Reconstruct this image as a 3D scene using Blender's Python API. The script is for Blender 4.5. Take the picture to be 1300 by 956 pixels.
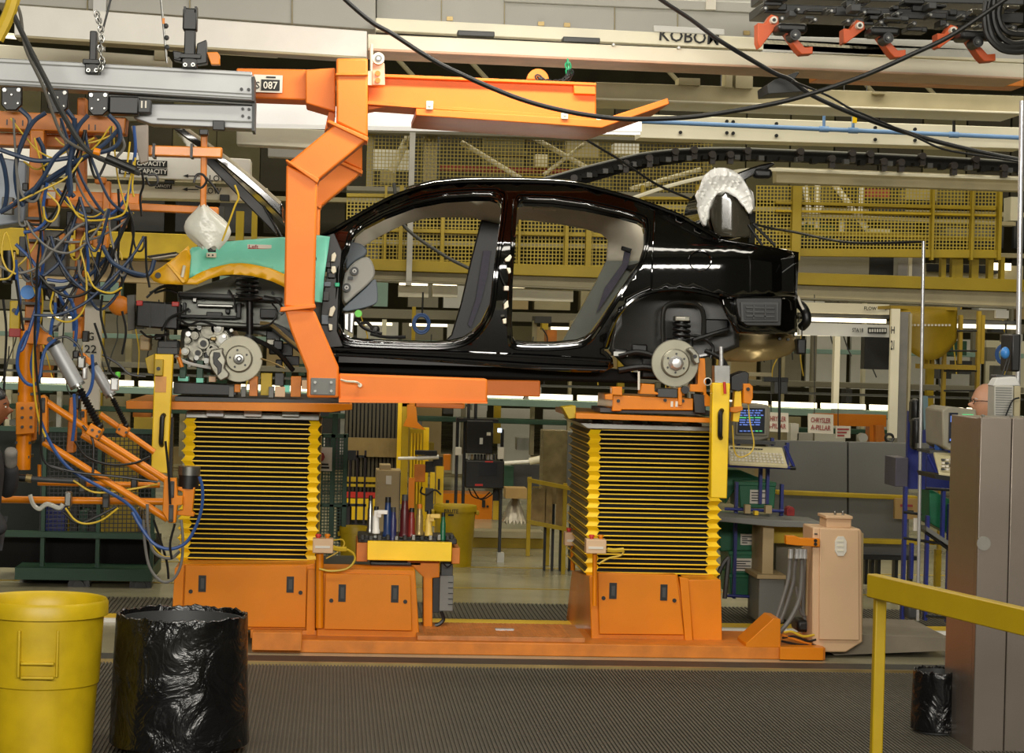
import bpy, bmesh, math, random
from mathutils import Vector, Matrix, geometry
random.seed(7)
for o in list(bpy.data.objects): bpy.data.objects.remove(o)
SC = bpy.context.scene
COL = SC.collection
# ---------------------------------------------------------------- camera
F_PX, CX, CY = 2800.0, 650.0, 433.0          # focal length in pixels, principal point (image 1300 x 956)
CAM = Vector((0.0, 0.0, 1.95))
YAW, ROLL = math.radians(4.6), 0.026
FW = Vector((math.sin(YAW), math.cos(YAW), 0))
R0 = Vector((math.cos(YAW), -math.sin(YAW), 0)); UP = Vector((0, 0, 1))
RT = R0 * math.cos(ROLL) + UP * math.sin(ROLL)
UPC = UP * math.cos(ROLL) - R0 * math.sin(ROLL)
cd = bpy.data.cameras.new('camera'); cam = bpy.data.objects.new('camera', cd); COL.objects.link(cam)
cd.sensor_width = 36.0; cd.lens = 36.0 * F_PX / 1300.0; cd.shift_y = -(478.0 - CY) / 1300.0
cd.clip_end = 200
mw = Matrix((RT, UPC, -FW)).transposed().to_4x4(); mw.translation = CAM
cam.matrix_world = mw
SC.camera = cam
def P0(px, py, Y):
    d = FW * F_PX + RT * (px - CX) - UPC * (py - CY); return CAM + d * (Y / d.y)
# ---------------------------------------------------------------- world, lights, exposure
SC.view_settings.view_transform = 'Standard'; SC.view_settings.look = 'None'
SC.view_settings.gamma = 1.0; SC.view_settings.use_curve_mapping = False
SC.view_settings.exposure = 0.14
w = bpy.data.worlds.new('World'); SC.world = w; w.use_nodes = True
bg = w.node_tree.nodes['Background']; bg.inputs[0].default_value = (0.9, 0.85, 0.6, 1); bg.inputs[1].default_value = 0.045
def area(name, loc, sx, sy, watts, col=(1, .93, .78), rot=(0, 0, 0)):
    l = bpy.data.lights.new(name, 'AREA'); l.shape = 'RECTANGLE'; l.size = sx; l.size_y = sy
    l.energy = watts; l.color = col
    o = bpy.data.objects.new(name, l); COL.objects.link(o); o.location = loc; o.rotation_euler = rot
    return o
# rows of ceiling fluorescents over the near floor, the line and the bays behind, after a frontal fill
area('front_fill_lamp', (0, -2.0, 4.5), 11, 1.2, 1350, (1, .95, .86), (math.radians(68), 0, 0))  # added low frontal fill behind the camera, in place of a flash
area('ceiling_lamp_front', (1.0, 8.8, 6.8), 14, .7, 260, (1, .94, .82), (math.radians(22), 0, 0))
area('ceiling_lamp_line', (0.0, 15.6, 6.0), 13, .5, 260, (1, .94, .8), (math.radians(28), 0, 0))
area('ceiling_lamp_bay', (2, 18.6, 6.9), 16, .9, 340, (1, .9, .66))
area('ceiling_lamp_rear', (2, 25.0, 7.4), 20, .8, 250, (1, .9, .62))
area('ceiling_lamp_far', (3, 30.5, 7.6), 26, .8, 380, (1, .92, .68), (math.radians(15), 0, 0))
area('hoist_lamp', tuple(P0(650, -70, 12.6)), 1.5, .2, 48, (1, .95, .86), (math.radians(12), 0, 0))
# ---------------------------------------------------------------- helpers
def ray(px, py):
    return FW * F_PX + RT * (px - CX) - UPC * (py - CY)
def P(px, py, Y):                      # the point of the plane y = Y seen at a photo pixel
    d = ray(px, py); return CAM + d * (Y / d.y)
def S(p): return F_PX / ((Vector(p) - CAM).dot(FW))       # pixels per metre at a point
def lin(h):
    c = [int(h[i:i+2], 16) / 255 for i in (0, 2, 4)]
    return tuple(x / 12.92 if x <= .04045 else ((x + .055) / 1.055) ** 2.4 for x in c)
MATS = {}
def mat(name, hexc, rough=.5, metal=0., var=.12, scale=6., bump=0., bscale=60., coat=0., emit=0., spec=.5, alpha=1., trans=0., bdist=.01):
    m = bpy.data.materials.new(name); m.use_nodes = True; nt = m.node_tree
    b = nt.nodes['Principled BSDF']; c = lin(hexc)
    b.inputs['Roughness'].default_value = rough; b.inputs['Metallic'].default_value = metal
    b.inputs['Specular IOR Level'].default_value = spec
    b.inputs['Coat Weight'].default_value = coat; b.inputs['Coat Roughness'].default_value = .06
    b.inputs['Alpha'].default_value = alpha; b.inputs['Transmission Weight'].default_value = trans
    tc = nt.nodes.new('ShaderNodeTexCoord')
    n = nt.nodes.new('ShaderNodeTexNoise'); n.inputs['Scale'].default_value = scale; n.inputs['Detail'].default_value = 5
    nt.links.new(tc.outputs['Object'], n.inputs['Vector'])
    r = nt.nodes.new('ShaderNodeValToRGB'); r.color_ramp.elements[0].position = .3; r.color_ramp.elements[1].position = .72
    r.color_ramp.elements[0].color = tuple(x * (1 - var) for x in c) + (1,)
    r.color_ramp.elements[1].color = tuple(min(1, x * (1 + var)) for x in c) + (1,)
    nt.links.new(n.outputs['Fac'], r.inputs['Fac']); nt.links.new(r.outputs['Color'], b.inputs['Base Color'])
    if bump:
        n2 = nt.nodes.new('ShaderNodeTexNoise'); n2.inputs['Scale'].default_value = bscale; n2.inputs['Detail'].default_value = 2 if bdist < .02 else 5; n2.inputs['Distortion'].default_value = 0 if bdist < .02 else 1.2
        nt.links.new(tc.outputs['Object'], n2.inputs['Vector'])
        bm_ = nt.nodes.new('ShaderNodeBump'); bm_.inputs['Strength'].default_value = bump; bm_.inputs['Distance'].default_value = bdist
        nt.links.new(n2.outputs['Fac'], bm_.inputs['Height']); nt.links.new(bm_.outputs['Normal'], b.inputs['Normal'])
    if emit:
        b.inputs['Emission Color'].default_value = c + (1,); b.inputs['Emission Strength'].default_value = emit
    MATS[name] = m; return m
ORANGE_C = mat('carrier_orange', 'EB7E2C', .46, var=.07, scale=3, bump=.03, bscale=90, spec=.3)
ORANGE = mat('orange_enamel', 'D97E08', .36, var=.08, scale=3, bump=.03, bscale=90, coat=.12, spec=.35)
ORANGE_D = mat('orange_worn', 'C8741A', .45, var=.18, scale=9, bump=.05)
ORANGE_T = mat('tread_orange', 'B8763A', .42, var=.2, scale=14)
YELLOW = mat('yellow_paint', 'F4CA12', .4, var=.08, scale=4, coat=.15)
YELLOW_O = mat('yellow_olive', 'B3970E', .5, var=.15, scale=5)
YELLOW_B = mat('yellow_bin', 'C2A40E', .42, var=.15, scale=7, bump=.04, bscale=25)
CREAM = mat('cream_paint', 'E2DCC4', .45, var=.06, scale=2)
CREAM_D = mat('cream_dim', 'A49A7A', .55, var=.12, scale=3)
WHITE = mat('white_paint', 'F0EEE6', .4, var=.04, scale=2)
DUCT = mat('duct_grey', 'A6A49C', .5, var=.05, scale=2)
GREYL = mat('light_grey', 'C4C4C0', .45, var=.06, scale=2)
GREY = mat('grey_paint', '6F706C', .5, var=.08, scale=5)
GREYD = mat('dark_grey', '3A3B3B', .5, var=.12, scale=8)
PANEL = mat('grey_panel', '6A6A66', .6, var=.05, scale=2)
BLACKG = mat('gloss_black_paint', '050505', .06, var=.1, scale=2, coat=1.0, spec=.6)
BLACK = mat('black_plastic', '121212', .42, var=.2, scale=12)
BLACKM = mat('black_fabric', '0C0B09', .7, var=.2, scale=30, spec=.2)
RUBBER = mat('rubber', '262624', .55, var=.15, scale=20)
MAT_R = mat('mat_rubber', '565248', .6, var=.12, scale=16, spec=.35)
ALU = mat('aluminium', 'A6A8A9', .5, .5, var=.06, scale=3)
STEEL = mat('steel', '8E8E8A', .3, .9, var=.15, scale=8)
SHEET = mat('brushed_sheet', '8A8076', .36, .7, var=.12, scale=1.5)
ROTOR = mat('cast_rotor', '8F8C7C', .42, .6, var=.08, scale=10)
CAST = mat('cast_alloy', '8C8A7E', .4, .7, var=.3, scale=18)
APRON = mat('bare_grey_steel', '62645F', .4, .5, var=.2, scale=5)
TEAL = mat('teal_vinyl', '7AD6BC', .45, var=.07, scale=5, bump=.05, bscale=20)
AMBER = mat('amber_vinyl', 'E8B012', .4, var=.1, scale=6)
TAN = mat('tan_enamel', 'D3B08A', .45, var=.04, scale=3)
TAN_D = mat('beige_box', 'A8936A', .5, var=.06, scale=3)
TAN_M = mat('tan_pressed_steel', '9A8557', .35, .5, var=.2, scale=5)
GREEN = mat('green_frame', '1E4430', .5, var=.15, scale=5)
GREENT = mat('green_tote', '0B6440', .45, var=.12, scale=6)
BLUE = mat('blue_hose', '2C4E88', .4, var=.1, scale=8)
BLUE_P = mat('blue_pipe', '6E94C4', .4, var=.06, scale=4)
NAVY = mat('navy_frame', '1E2A78', .4, var=.12, scale=6)
YCABLE = mat('yellow_cable', 'C8A82A', .45, var=.1, scale=8)
GCABLE = mat('grey_cable', '6C6A66', .5, var=.1, scale=8)
TRIM_L = mat('trim_light', 'E0D8C4', .7, var=.06, scale=6)
TRIM_D = mat('trim_dark', '84887F', .65, var=.1, scale=6)
DASH = mat('dash_grey', 'A2A29A', .55, var=.05, scale=5)
DASH_D = mat('dash_slate', '667078', .55, var=.05, scale=5)
BELT = mat('belt_web', '5C5A68', .7, var=.1, scale=30)
WRAP = mat('white_film', 'F6F6F2', .3, var=.05, scale=12, bump=.5, bscale=26)
BAG = mat('black_bag', '0B0B0D', .24, var=.2, scale=6, bump=.9, bscale=4.5, coat=.3, bdist=.06)
RAILY = mat('railing_yellow', 'B4960C', .45, var=.08, scale=4)
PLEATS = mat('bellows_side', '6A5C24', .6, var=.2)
POLY = mat('clear_bag', 'D8D8CC', .25, var=.06, scale=8, bump=.5, bscale=20, alpha=.75)
CHROME = mat('chrome', 'D8D8D8', .25, .6, var=.03)
RED = mat('red_plastic', 'C43028', .4)
GREEN_L = mat('green_knob', '5AC43A', .4)
SKIN = mat('skin', '7E4C2E', .5, var=.08, scale=20)
SKIN_L = mat('skin_light', 'C08E70', .5, var=.08, scale=20)
CLOTH = mat('dark_work_cloth', '2A2A2C', .8, var=.2, scale=14)
GLOVE = mat('grey_glove', '77736C', .8, var=.1, scale=30)
CARD = mat('cardboard', 'A98A56', .7, var=.08, scale=5)
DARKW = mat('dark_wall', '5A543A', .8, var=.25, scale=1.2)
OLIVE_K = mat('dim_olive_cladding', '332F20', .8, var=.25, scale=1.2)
CEIL = mat('ceiling_deck', '6A6754', .8, var=.2, scale=1.5)
SIGNW = mat('sign_white', 'D8D2C4', .5, var=.03)
INKB = mat('black_ink', '141414', .6, var=.05)
INKR = mat('red_ink', '9A3A38', .6, var=.05)
TUBE = mat('lit_tube', 'FFF4DC', .4, emit=5.0)
TUBE2 = mat('lit_tube_far', 'FFF0CC', .4, emit=2.4)
SCREEN = mat('crt_screen', '20242C', .2, emit=.25)
SCR_B = mat('screen_blue', '5A78C8', .3, emit=.7)
SCR_G = mat('screen_green', '48C07A', .3, emit=.7)
SLATE = mat('slate_beam', '7C7766', .5, var=.1, scale=3)
TEALB = mat('teal_beam', '86A49A', .5, var=.08, scale=3)
OLIVE = mat('bronze_film', '3C382E', .12, var=.4, scale=4, coat=1.)

class MB:
    def __init__(s): s.v = []; s.f = []; s.mi = []; s.sm = []
    def add(s, vs, fs, mi=0, sm=False):
        k = len(s.v); s.v += [Vector(a) for a in vs]
        for f in fs: s.f.append([i + k for i in f]); s.mi.append(mi); s.sm.append(sm)
    def box(s, c, sz, rot=None, mi=0):
        c = Vector(c); hx, hy, hz = (a / 2 for a in sz)
        vs = [Vector((x, y, z)) for x in (-hx, hx) for y in (-hy, hy) for z in (-hz, hz)]
        if rot is not None: vs = [rot @ v for v in vs]
        s.add([c + v for v in vs], [(0, 1, 3, 2), (4, 6, 7, 5), (0, 4, 5, 1), (2, 3, 7, 6), (0, 2, 6, 4), (1, 5, 7, 3)], mi)
    def bp(s, x0, y0, x1, y1, Y, dep, mi=0):           # box whose front face (in plane Y) covers a pixel rectangle
        c = P((x0 + x1) / 2, (y0 + y1) / 2, Y); k = S(c)
        s.box(c + Vector((0, dep / 2, 0)), (abs(x1 - x0) / k, dep, abs(y1 - y0) / k), None, mi)
    def prism(s, pts, d, mi=0, sm=False):
        pts = [Vector(p) for p in pts]; n = len(pts); d = Vector(d)
        s.add(pts + [p + d for p in pts], [tuple(range(n)), tuple(range(2 * n - 1, n - 1, -1))], mi)
        s.add(pts + [p + d for p in pts], [((i + 1) % n, i, i + n, (i + 1) % n + n) for i in range(n)], mi, sm)
    def pp(s, pts, Y, dep, mi=0, sm=False): s.prism([P(a[0], a[1], Y) for a in pts], (0, dep, 0), mi, sm)
    def cyl(s, p, q, r, n=12, r2=None, mi=0, caps=True):
        p, q = Vector(p), Vector(q); r2 = r if r2 is None else r2
        z = (q - p).normalized(); a = z.orthogonal().normalized(); b = z.cross(a)
        cs = [(math.cos(2 * math.pi * i / n), math.sin(2 * math.pi * i / n)) for i in range(n)]
        vs = [p + (a * c + b * t) * r for c, t in cs] + [q + (a * c + b * t) * r2 for c, t in cs]
        s.add(vs, [(i, (i + 1) % n, (i + 1) % n + n, i + n) for i in range(n)], mi, True)
        if caps: s.add(vs, [tuple(range(n - 1, -1, -1)), tuple(range(n, 2 * n))], mi)
    def rod(s, a, b, rpx, Y, n=10, mi=0, Y2=None):     # rod between two pixels, radius in pixels
        p = P(a[0], a[1], Y); q = P(b[0], b[1], Y if Y2 is None else Y2); s.cyl(p, q, rpx / S(p), n, mi=mi)
    def disc(s, c, rpx, Y, dep, n=20, mi=0, r2px=None):   # cylinder facing the camera
        p = P(c[0], c[1], Y); k = S(p); s.cyl(p, p + Vector((0, dep, 0)), rpx / k, n, None if r2px is None else r2px / k, mi)
    def tube(s, pts, r, n=6, mi=0, sub=5):
        pts = [Vector(p) for p in pts]
        if len(pts) > 2 and sub > 1:
            q = []
            ex = [pts[0] * 2 - pts[1]] + pts + [pts[-1] * 2 - pts[-2]]
            for i in range(1, len(ex) - 2):
                a, b, c, d = ex[i - 1:i + 3]
                for j in range(sub):
                    t = j / sub
                    q.append(.5 * ((2 * b) + (c - a) * t + (2 * a - 5 * b + 4 * c - d) * t * t + (3 * b - a - 3 * c + d) * t ** 3))
            q.append(pts[-1]); pts = q
        vs = []; prev = None
        for i, p in enumerate(pts):
            t = (pts[min(i + 1, len(pts) - 1)] - pts[max(i - 1, 0)])
            t = t.normalized() if t.length > 1e-9 else Vector((1, 0, 0))
            a = t.orthogonal().normalized() if prev is None else (prev - t * prev.dot(t))
            a = a.normalized() if a.length > 1e-6 else t.orthogonal().normalized()
            prev = a; b = t.cross(a)
            vs += [p + (a * math.cos(2 * math.pi * k / n) + b * math.sin(2 * math.pi * k / n)) * r for k in range(n)]
        m = len(pts)
        s.add(vs, [(i * n + k, i * n + (k + 1) % n, (i + 1) * n + (k + 1) % n, (i + 1) * n + k) for i in range(m - 1) for k in range(n)], mi, True)
        s.add(vs, [tuple(range(n - 1, -1, -1)), tuple(range((m - 1) * n, m * n))], mi)
    def tp(s, pts, rpx, Y, n=6, mi=0, sub=5):
        q = [P(a[0], a[1], a[2] if len(a) > 2 else Y) for a in pts]; s.tube(q, rpx / S(q[0]), n, mi, sub)
    def lathe(s, prof, c, n=24, mi=0, ax='z'):
        c = Vector(c); vs = []
        for r, z in prof:
            for k in range(n):
                t = 2 * math.pi * k / n
                vs.append(c + (Vector((r * math.cos(t), r * math.sin(t), z)) if ax == 'z' else Vector((r * math.cos(t), z, r * math.sin(t)))))
        s.add(vs, [(i * n + k, i * n + (k + 1) % n, (i + 1) * n + (k + 1) % n, (i + 1) * n + k) for i in range(len(prof) - 1) for k in range(n)], mi, True)
    def ell(s, c, r, n=12, m=8, mi=0):
        c = Vector(c); r = (r, r, r) if isinstance(r, (int, float)) else r
        vs = [c + Vector((r[0] * math.sin(math.pi * i / m) * math.cos(2 * math.pi * k / n), r[1] * math.sin(math.pi * i / m) * math.sin(2 * math.pi * k / n), r[2] * math.cos(math.pi * i / m))) for i in range(m + 1) for k in range(n)]
        s.add(vs, [(i * n + k, (i + 1) * n + k, (i + 1) * n + (k + 1) % n, i * n + (k + 1) % n) for i in range(m) for k in range(n)], mi, True)
    def grid(s, fn, nu, nv, mi=0, sm=True):
        vs = [fn(i / nu, j / nv) for i in range(nu + 1) for j in range(nv + 1)]
        s.add(vs, [(i * (nv + 1) + j, (i + 1) * (nv + 1) + j, (i + 1) * (nv + 1) + j + 1, i * (nv + 1) + j + 1) for i in range(nu) for j in range(nv)], mi, sm)
    def build(s, name, mats, parent=None, bev=0., sharp=40, solid=0.):
        me = bpy.data.meshes.new(name)
        off = WOFF.get(parent.name, Vector()) if parent else Vector()
        org = Vector()
        if parent is None and s.v:
            xs = [v.x for v in s.v]; ys = [v.y for v in s.v]; zs = [v.z for v in s.v]
            org = Vector(((min(xs) + max(xs)) / 2, (min(ys) + max(ys)) / 2, min(zs)))
        me.from_pydata([v - off - org for v in s.v], [], s.f)
        mats = mats if isinstance(mats, (list, tuple)) else [mats]
        for m in mats: me.materials.append(m)
        me.polygons.foreach_set('material_index', s.mi); me.polygons.foreach_set('use_smooth', s.sm)
        b = bmesh.new(); b.from_mesh(me); bmesh.ops.remove_doubles(b, verts=b.verts, dist=1e-5)
        if not solid: bmesh.ops.recalc_face_normals(b, faces=b.faces)
        b.to_mesh(me); b.free()
        me.set_sharp_from_angle(angle=math.radians(sharp))
        o = bpy.data.objects.new(name, me); COL.objects.link(o)
        if parent: o.parent = parent
        o.location = org
        WOFF[o.name] = off + org
        if solid:
            md = o.modifiers.new('solid', 'SOLIDIFY'); md.thickness = solid; md.offset = 0
        if bev:
            md = o.modifiers.new('bevel', 'BEVEL'); md.width = bev; md.segments = 2; md.limit_method = 'ANGLE'; md.harden_normals = False
        return o
WOFF = {}
LABELS = {}
def tag(o, label, cat, group=None, kind=None):
    o['label'] = label; o['category'] = cat
    if group: o['group'] = group
    if kind: o['kind'] = kind
    return o
def thing(name, label, cat, loc, group=None):
    o = bpy.data.objects.new(name, None); COL.objects.link(o); o.location = loc; o.empty_display_size = .1
    WOFF[o.name] = Vector(loc); return tag(o, label, cat, group)
def struct(m, name, mats, **k):
    o = m.build(name, mats, **k); o['kind'] = 'structure'; return o
def dup(root, d, label=None, name=None):
    r = root.copy(); COL.objects.link(r); r.location = root.location + Vector(d)
    if label: r['label'] = label
    WOFF[r.name] = WOFF[root.name] + Vector(d)
    for ch in list(root.children):
        c = ch.copy(); COL.objects.link(c); c.parent = r
        for g in list(ch.children):
            e = g.copy(); COL.objects.link(e); e.parent = c
    return r
def box_part(name, rect, Y, dep, m, parent, bev=0.):
    b = MB(); b.bp(*rect, Y, dep); return b.build(name, m, parent, bev)
def poly_part(name, pts, Y, dep, m, parent, bev=0.):
    b = MB(); b.pp(pts, Y, dep); return b.build(name, m, parent, bev)
def rod_part(name, a, b, r, Y, m, parent, n=10, Y2=None):
    k = MB(); k.rod(a, b, r, Y, n, Y2=Y2); return k.build(name, m, parent)
def text(s, px, py, hpx, Y, m, parent, name='lettering', wpx=None, rot=0., lines=1.0):
    cu = bpy.data.curves.new('t', 'FONT'); cu.body = s; cu.align_x = 'CENTER'; cu.align_y = 'CENTER'; cu.space_line = lines
    cu.extrude = .0015; cu.offset = .012; cu.resolution_u = 2
    t = bpy.data.objects.new('t', cu); COL.objects.link(t); bpy.context.view_layer.update()
    me = bpy.data.meshes.new_from_object(t.evaluated_get(bpy.context.evaluated_depsgraph_get()))
    bpy.data.objects.remove(t); bpy.data.curves.remove(cu)
    xs = [v.co.x for v in me.vertices]; ys = [v.co.y for v in me.vertices]
    w_, h_ = max(xs) - min(xs), max(ys) - min(ys); cx, cy = (max(xs) + min(xs)) / 2, (max(ys) + min(ys)) / 2
    c = P(px, py, Y); k = S(c); sy = hpx / k / h_; sx = sy if wpx is None else wpx / k / w_
    R = Matrix.Rotation(rot, 3, 'Y'); off = WOFF.get(parent.name, Vector()) if parent else Vector()
    for v in me.vertices:
        v.co = R @ Vector(((v.co.x - cx) * sx, -v.co.z, (v.co.y - cy) * sy)) + c - off
    me.materials.clear(); me.materials.append(m)
    o = bpy.data.objects.new(name, me); COL.objects.link(o); o.parent = parent; WOFF[o.name] = off
    return o
def one(m, name, mats, label, cat, group=None, **k): return tag(m.build(name, mats, **k), label, cat, group)
def flo(px, py):                          # floor point seen at a pixel
    d = ray(px, py); return CAM + d * (-CAM.z / d.z)
# ================================================================ SETTING
def concrete():
    m = bpy.data.materials.new('sealed_concrete'); m.use_nodes = True; nt = m.node_tree; b = nt.nodes['Principled BSDF']
    tc = nt.nodes.new('ShaderNodeTexCoord'); n = nt.nodes.new('ShaderNodeTexNoise'); n.inputs['Scale'].default_value = .9; n.inputs['Detail'].default_value = 8
    r = nt.nodes.new('ShaderNodeValToRGB'); r.color_ramp.elements[0].color = lin('8C876E') + (1,); r.color_ramp.elements[1].color = lin('B8B294') + (1,)
    r.color_ramp.elements[0].position = .35; r.color_ramp.elements[1].position = .7
    nt.links.new(tc.outputs['Object'], n.inputs['Vector']); nt.links.new(n.outputs['Fac'], r.inputs['Fac']); nt.links.new(r.outputs['Color'], b.inputs['Base Color'])
    b.inputs['Roughness'].default_value = .22; return m
m = MB(); m.box((3, 27, -.05), (60, 56, .1)); struct(m, 'floor', concrete())
m = MB(); m.box((3, 52, 4.5), (60, .3, 9.4)); struct(m, 'wall_back', DARKW)
m = MB(); m.box((3, 27, 9.2), (60, 56, .2)); struct(m, 'ceiling', CEIL)
m = MB(); m.box((-24, 27, 4.5), (.3, 56, 9.4)); struct(m, 'wall_left', DARKW)
m = MB(); m.box((32, 27, 4.5), (.3, 56, 9.4)); struct(m, 'wall_right', DARKW)
m = MB()
for y in (17.3, 18.9): m.box((3, y, .0015), (40, .035, .003))
struct(m, 'trim_1', YELLOW_O)

# ribbed rubber mats (ribs run away from the camera)
def ribbed(name, label, x0, x1, y0, y1, border, pitch=.035):
    t = thing(name, label, 'mat', ((x0 + x1) / 2, (y0 + y1) / 2, 0))
    m = MB(); m.box(((x0 + x1) / 2, (y0 + y1) / 2, .006), (x1 - x0, y1 - y0, .012)); m.build('mat_base', MAT_R, t)
    m = MB(); n = int((x1 - x0) / pitch)
    for i in range(n):
        m.box((x0 + (i + .5) * pitch, (y0 + y1 - border) / 2, .016), (pitch * .5, y1 - y0 - border, .009))
    o = m.build('rib', MAT_R, t); o['kind'] = 'stuff'
    return t
ribbed('rubber_mat', 'dark ribbed rubber mat on the near floor before the lifts', -3.2, 5.2, 6.0, 13.0, .0, .02)
ribbed('rubber_mat', 'dark ribbed rubber mat on the floor behind the orange platform', -4.0, 6.4, 15.26, 16.2, .0, .03)
m = MB(); m.box((.9, 13.26, .004), (9.2, .36, .008)); one(m, 'floor_strip', RUBBER, 'smooth black floor strip between orange platform and pale line', 'mat')
m = MB(); m.box((1.0, 13.06, .014), (8.6, .022, .028)); one(m, 'edge_strip', TAN_M, 'thin pale metal strip edging the near rubber mat', 'strip')
t = thing('edge_curb', 'bright yellow and white lit curb running behind the lifts', 'curb', (1, 15.3, 0))
m = MB(); m.box((1.2, 15.1, .01), (10.5, .26, .02)); m.build('yellow_strip', YELLOW, t)
m = MB(); m.box((1.2, 14.94, .012), (10.5, .06, .024)); m.build('white_strip', WHITE, t)

# ---- orange platform of the lift station
t = thing('lift_platform', 'long low orange tread plate platform under both lift tables', 'platform', P(640, 825, 13.7))
pl0 = P(320, 822, 13.62).x; pl1 = P(1048, 830, 13.62).x
m = MB(); m.box(((pl0 + pl1) / 2, 13.99, .04), (pl1 - pl0, .74, .08)); m.build('base_plate', ORANGE_D, t, .006)
dk0, dk1 = P(536, 800, 13.9).x, P(722, 800, 13.9).x
m = MB(); m.box(((dk0 + dk1) / 2 + .02, 14.0, .095), (dk1 - dk0 + .12, .66, .03)); m.build('tread_plate', ORANGE_T, t, .004)
m = MB()
for i in range(26):
    for j in range(28):
        x = dk0 + (i + .5 + (j % 2) * .5) * (dk1 - dk0) / 26.5; y = 13.7 + j * .0222
        m.box((x, y, .1115), (.024, .006, .003), Matrix.Rotation(math.radians(45 if (i + j) % 2 else -45), 3, 'Z'))
o = m.build('tread_stud', ORANGE_T, t); o['kind'] = 'stuff'
m = MB(); m.box((P(640, 802, 14.0).x, 13.98, .116), (.12, .04, .01)); m.build('lift_eye', CHROME, t)
poly_part('slope_guard', [(947, 822), (947, 817), (982, 785), (991, 786), (991, 822)], 13.62, .3, ORANGE, t, .004)
box_part('end_plate', (990, 822, 1046, 838), 13.58, .5, ORANGE, t, .004)
box_part('front_step', (320, 803, 383, 826), 13.56, .1, ORANGE_D, t, .004)

# ================================================================ LIFT TABLES
def bellows(root, x0t, x0b, x1t, x1b, yt, yb, Y, dep, n, bw, lean):
    """n pleats between pixel rows yt..yb; each pleat is one part: black sheet with yellow edges, yellow corner facets."""
    for i in range(n):
        m = MB()
        def row(tt):
            y = yt + (yb - yt) * tt
            a = P(x0t + (x0b - x0t) * tt, y, Y); b = P(x1t + (x1b - x1t) * tt, y + (x1t - x0t) * lean, Y); return a, b
        t0, t1, t2 = i / n, (i + .5) / n, (i + 1) / n
        px = 1 / S(P(x0t, yt, Y)); fold = .022
        def ring(tt, o):
            a, b = row(tt); z = (a.z + b.z) / 2; lo, hi = a.x - o, b.x + o; return lo, hi, Y - o, Y + dep + o, z
        R = [ring(t0, 0), ring(t1, fold), ring(t2, 0)]
        W = bw * px
        for (l0, h0, f0, k0, z0), (l1, h1, f1, k1, z1) in zip(R, R[1:]):
            m.add([(l0 + W, f0, z0), (h0 - W, f0, z0), (h1 - W, f1, z1), (l1 + W, f1, z1)], [(0, 1, 2, 3)], 0)
            m.add([(l0, f0, z0), (l0 + W, f0, z0), (l1 + W, f1, z1), (l1, f1, z1)], [(0, 1, 2, 3)], 1)
            m.add([(h0 - W, f0, z0), (h0, f0, z0), (h1, f1, z1), (h1 - W, f1, z1)], [(0, 1, 2, 3)], 1)
            for sx in (0, 1):
                x_0, x_1 = (l0, l1) if sx == 0 else (h0, h1)
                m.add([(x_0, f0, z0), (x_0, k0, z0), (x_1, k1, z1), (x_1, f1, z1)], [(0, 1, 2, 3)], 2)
            m.add([(l0, k0, z0), (h0, k0, z0), (h1, k1, z1), (l1, k1, z1)], [(0, 1, 2, 3)], 0)
        e = .0037
        for (l, h, f, k, z), yo in ((R[0], 0), (R[1], 0)):
            m.box(((l + h) / 2, f - .003, z), (h - l - 2 * W, .008, e * 2.1), None, 1)
            for x in (l, h): m.box((x, (f + k) / 2, z), (.008, k - f, e * 1.6), None, 1)
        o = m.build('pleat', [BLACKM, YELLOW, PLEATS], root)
def slot_door(root, name, quad, Y, slots, locks, dep=.03):
    d = poly_part(name, quad, Y, dep, ORANGE, root, .004)
    for s in slots:
        b = MB(); b.bp(*s, Y - .004, .02); b.build('grip_slot', BLACK, d)
        cx = (s[0] + s[2]) / 2; b = MB(); b.bp(cx - 2, s[1] + 4, cx + 2.5, s[3] - 4, Y - .012, .01); b.build('latch_pull', GREYD, d)
    for c in locks:
        b = MB(); b.disc(c, 2.6, Y - .008, .012, 14); b.build('lock', BLACK, d)
    return d
def button_box(root, x0, y0, x1, y1, Y, px0, px1, pyb, cable=True):
    rod_part('button_post', ((px0 + px1) / 2, y1), ((px0 + px1) / 2 - .3, pyb), (px1 - px0) / 2, Y + .04, ORANGE, root)
    b = box_part('button_box', (x0, y0, x1, y1), Y - .03, .1, TAN, root, .005)
    box_part('label_plate', (x0 + 3, y0 + 9, x1 - 4, y0 + 12), Y - .034, .004, SIGNW, b)
    for k, (fx, mm) in enumerate(((.27, RED), (.72, ORANGE))):
        c = P(x0 + (x1 - x0) * fx, y0, Y + .02); q = MB(); q.cyl(c, c + Vector((0, 0, .022)), .013, 12); q.cyl(c + Vector((0, 0, .018)), c + Vector((0, 0, .03)), .02, 12, .016); q.build('push_button', mm, b)
    return b
def plate_clutter(root, x0, x1, y0, y1, Y, seed):
    pass
# ---- left lift
t = thing('lift_table', 'left orange scissor lift with yellow and black bellows under the front axle', 'lift table', P(320, 800, 14.2))
L1 = t
poly_part('base_housing', [(234, 716), (390, 717), (400, 715), (400, 800), (233, 800), (219, 782), (222, 721)], 13.92, 1.5, ORANGE, t, .006)
poly_part('side_flange', [(222, 721), (234, 717), (231.5, 778), (218.5, 778)], 13.9, .05, ORANGE, t, .003)
slot_door(t, 'access_door', [(235.5, 717.5), (389.5, 718.5), (388, 797), (232.5, 795)], 13.89, [(252, 730.5, 261.5, 751.5), (363.8, 732, 373, 752.5)], [(242, 751), (381.5, 752.5)])
box_part('plinth', (318, 800, 402, 811), 13.86, .8, ORANGE_D, t, .004)
poly_part('door_post', [(391, 723), (400, 723), (400, 806), (388.5, 806)], 13.86, .1, ORANGE, t, .003)
bellows(t, 238, 229, 403.5, 399, 531, 715, 14.2, 1.1, 15, 12.5, .0)
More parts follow.
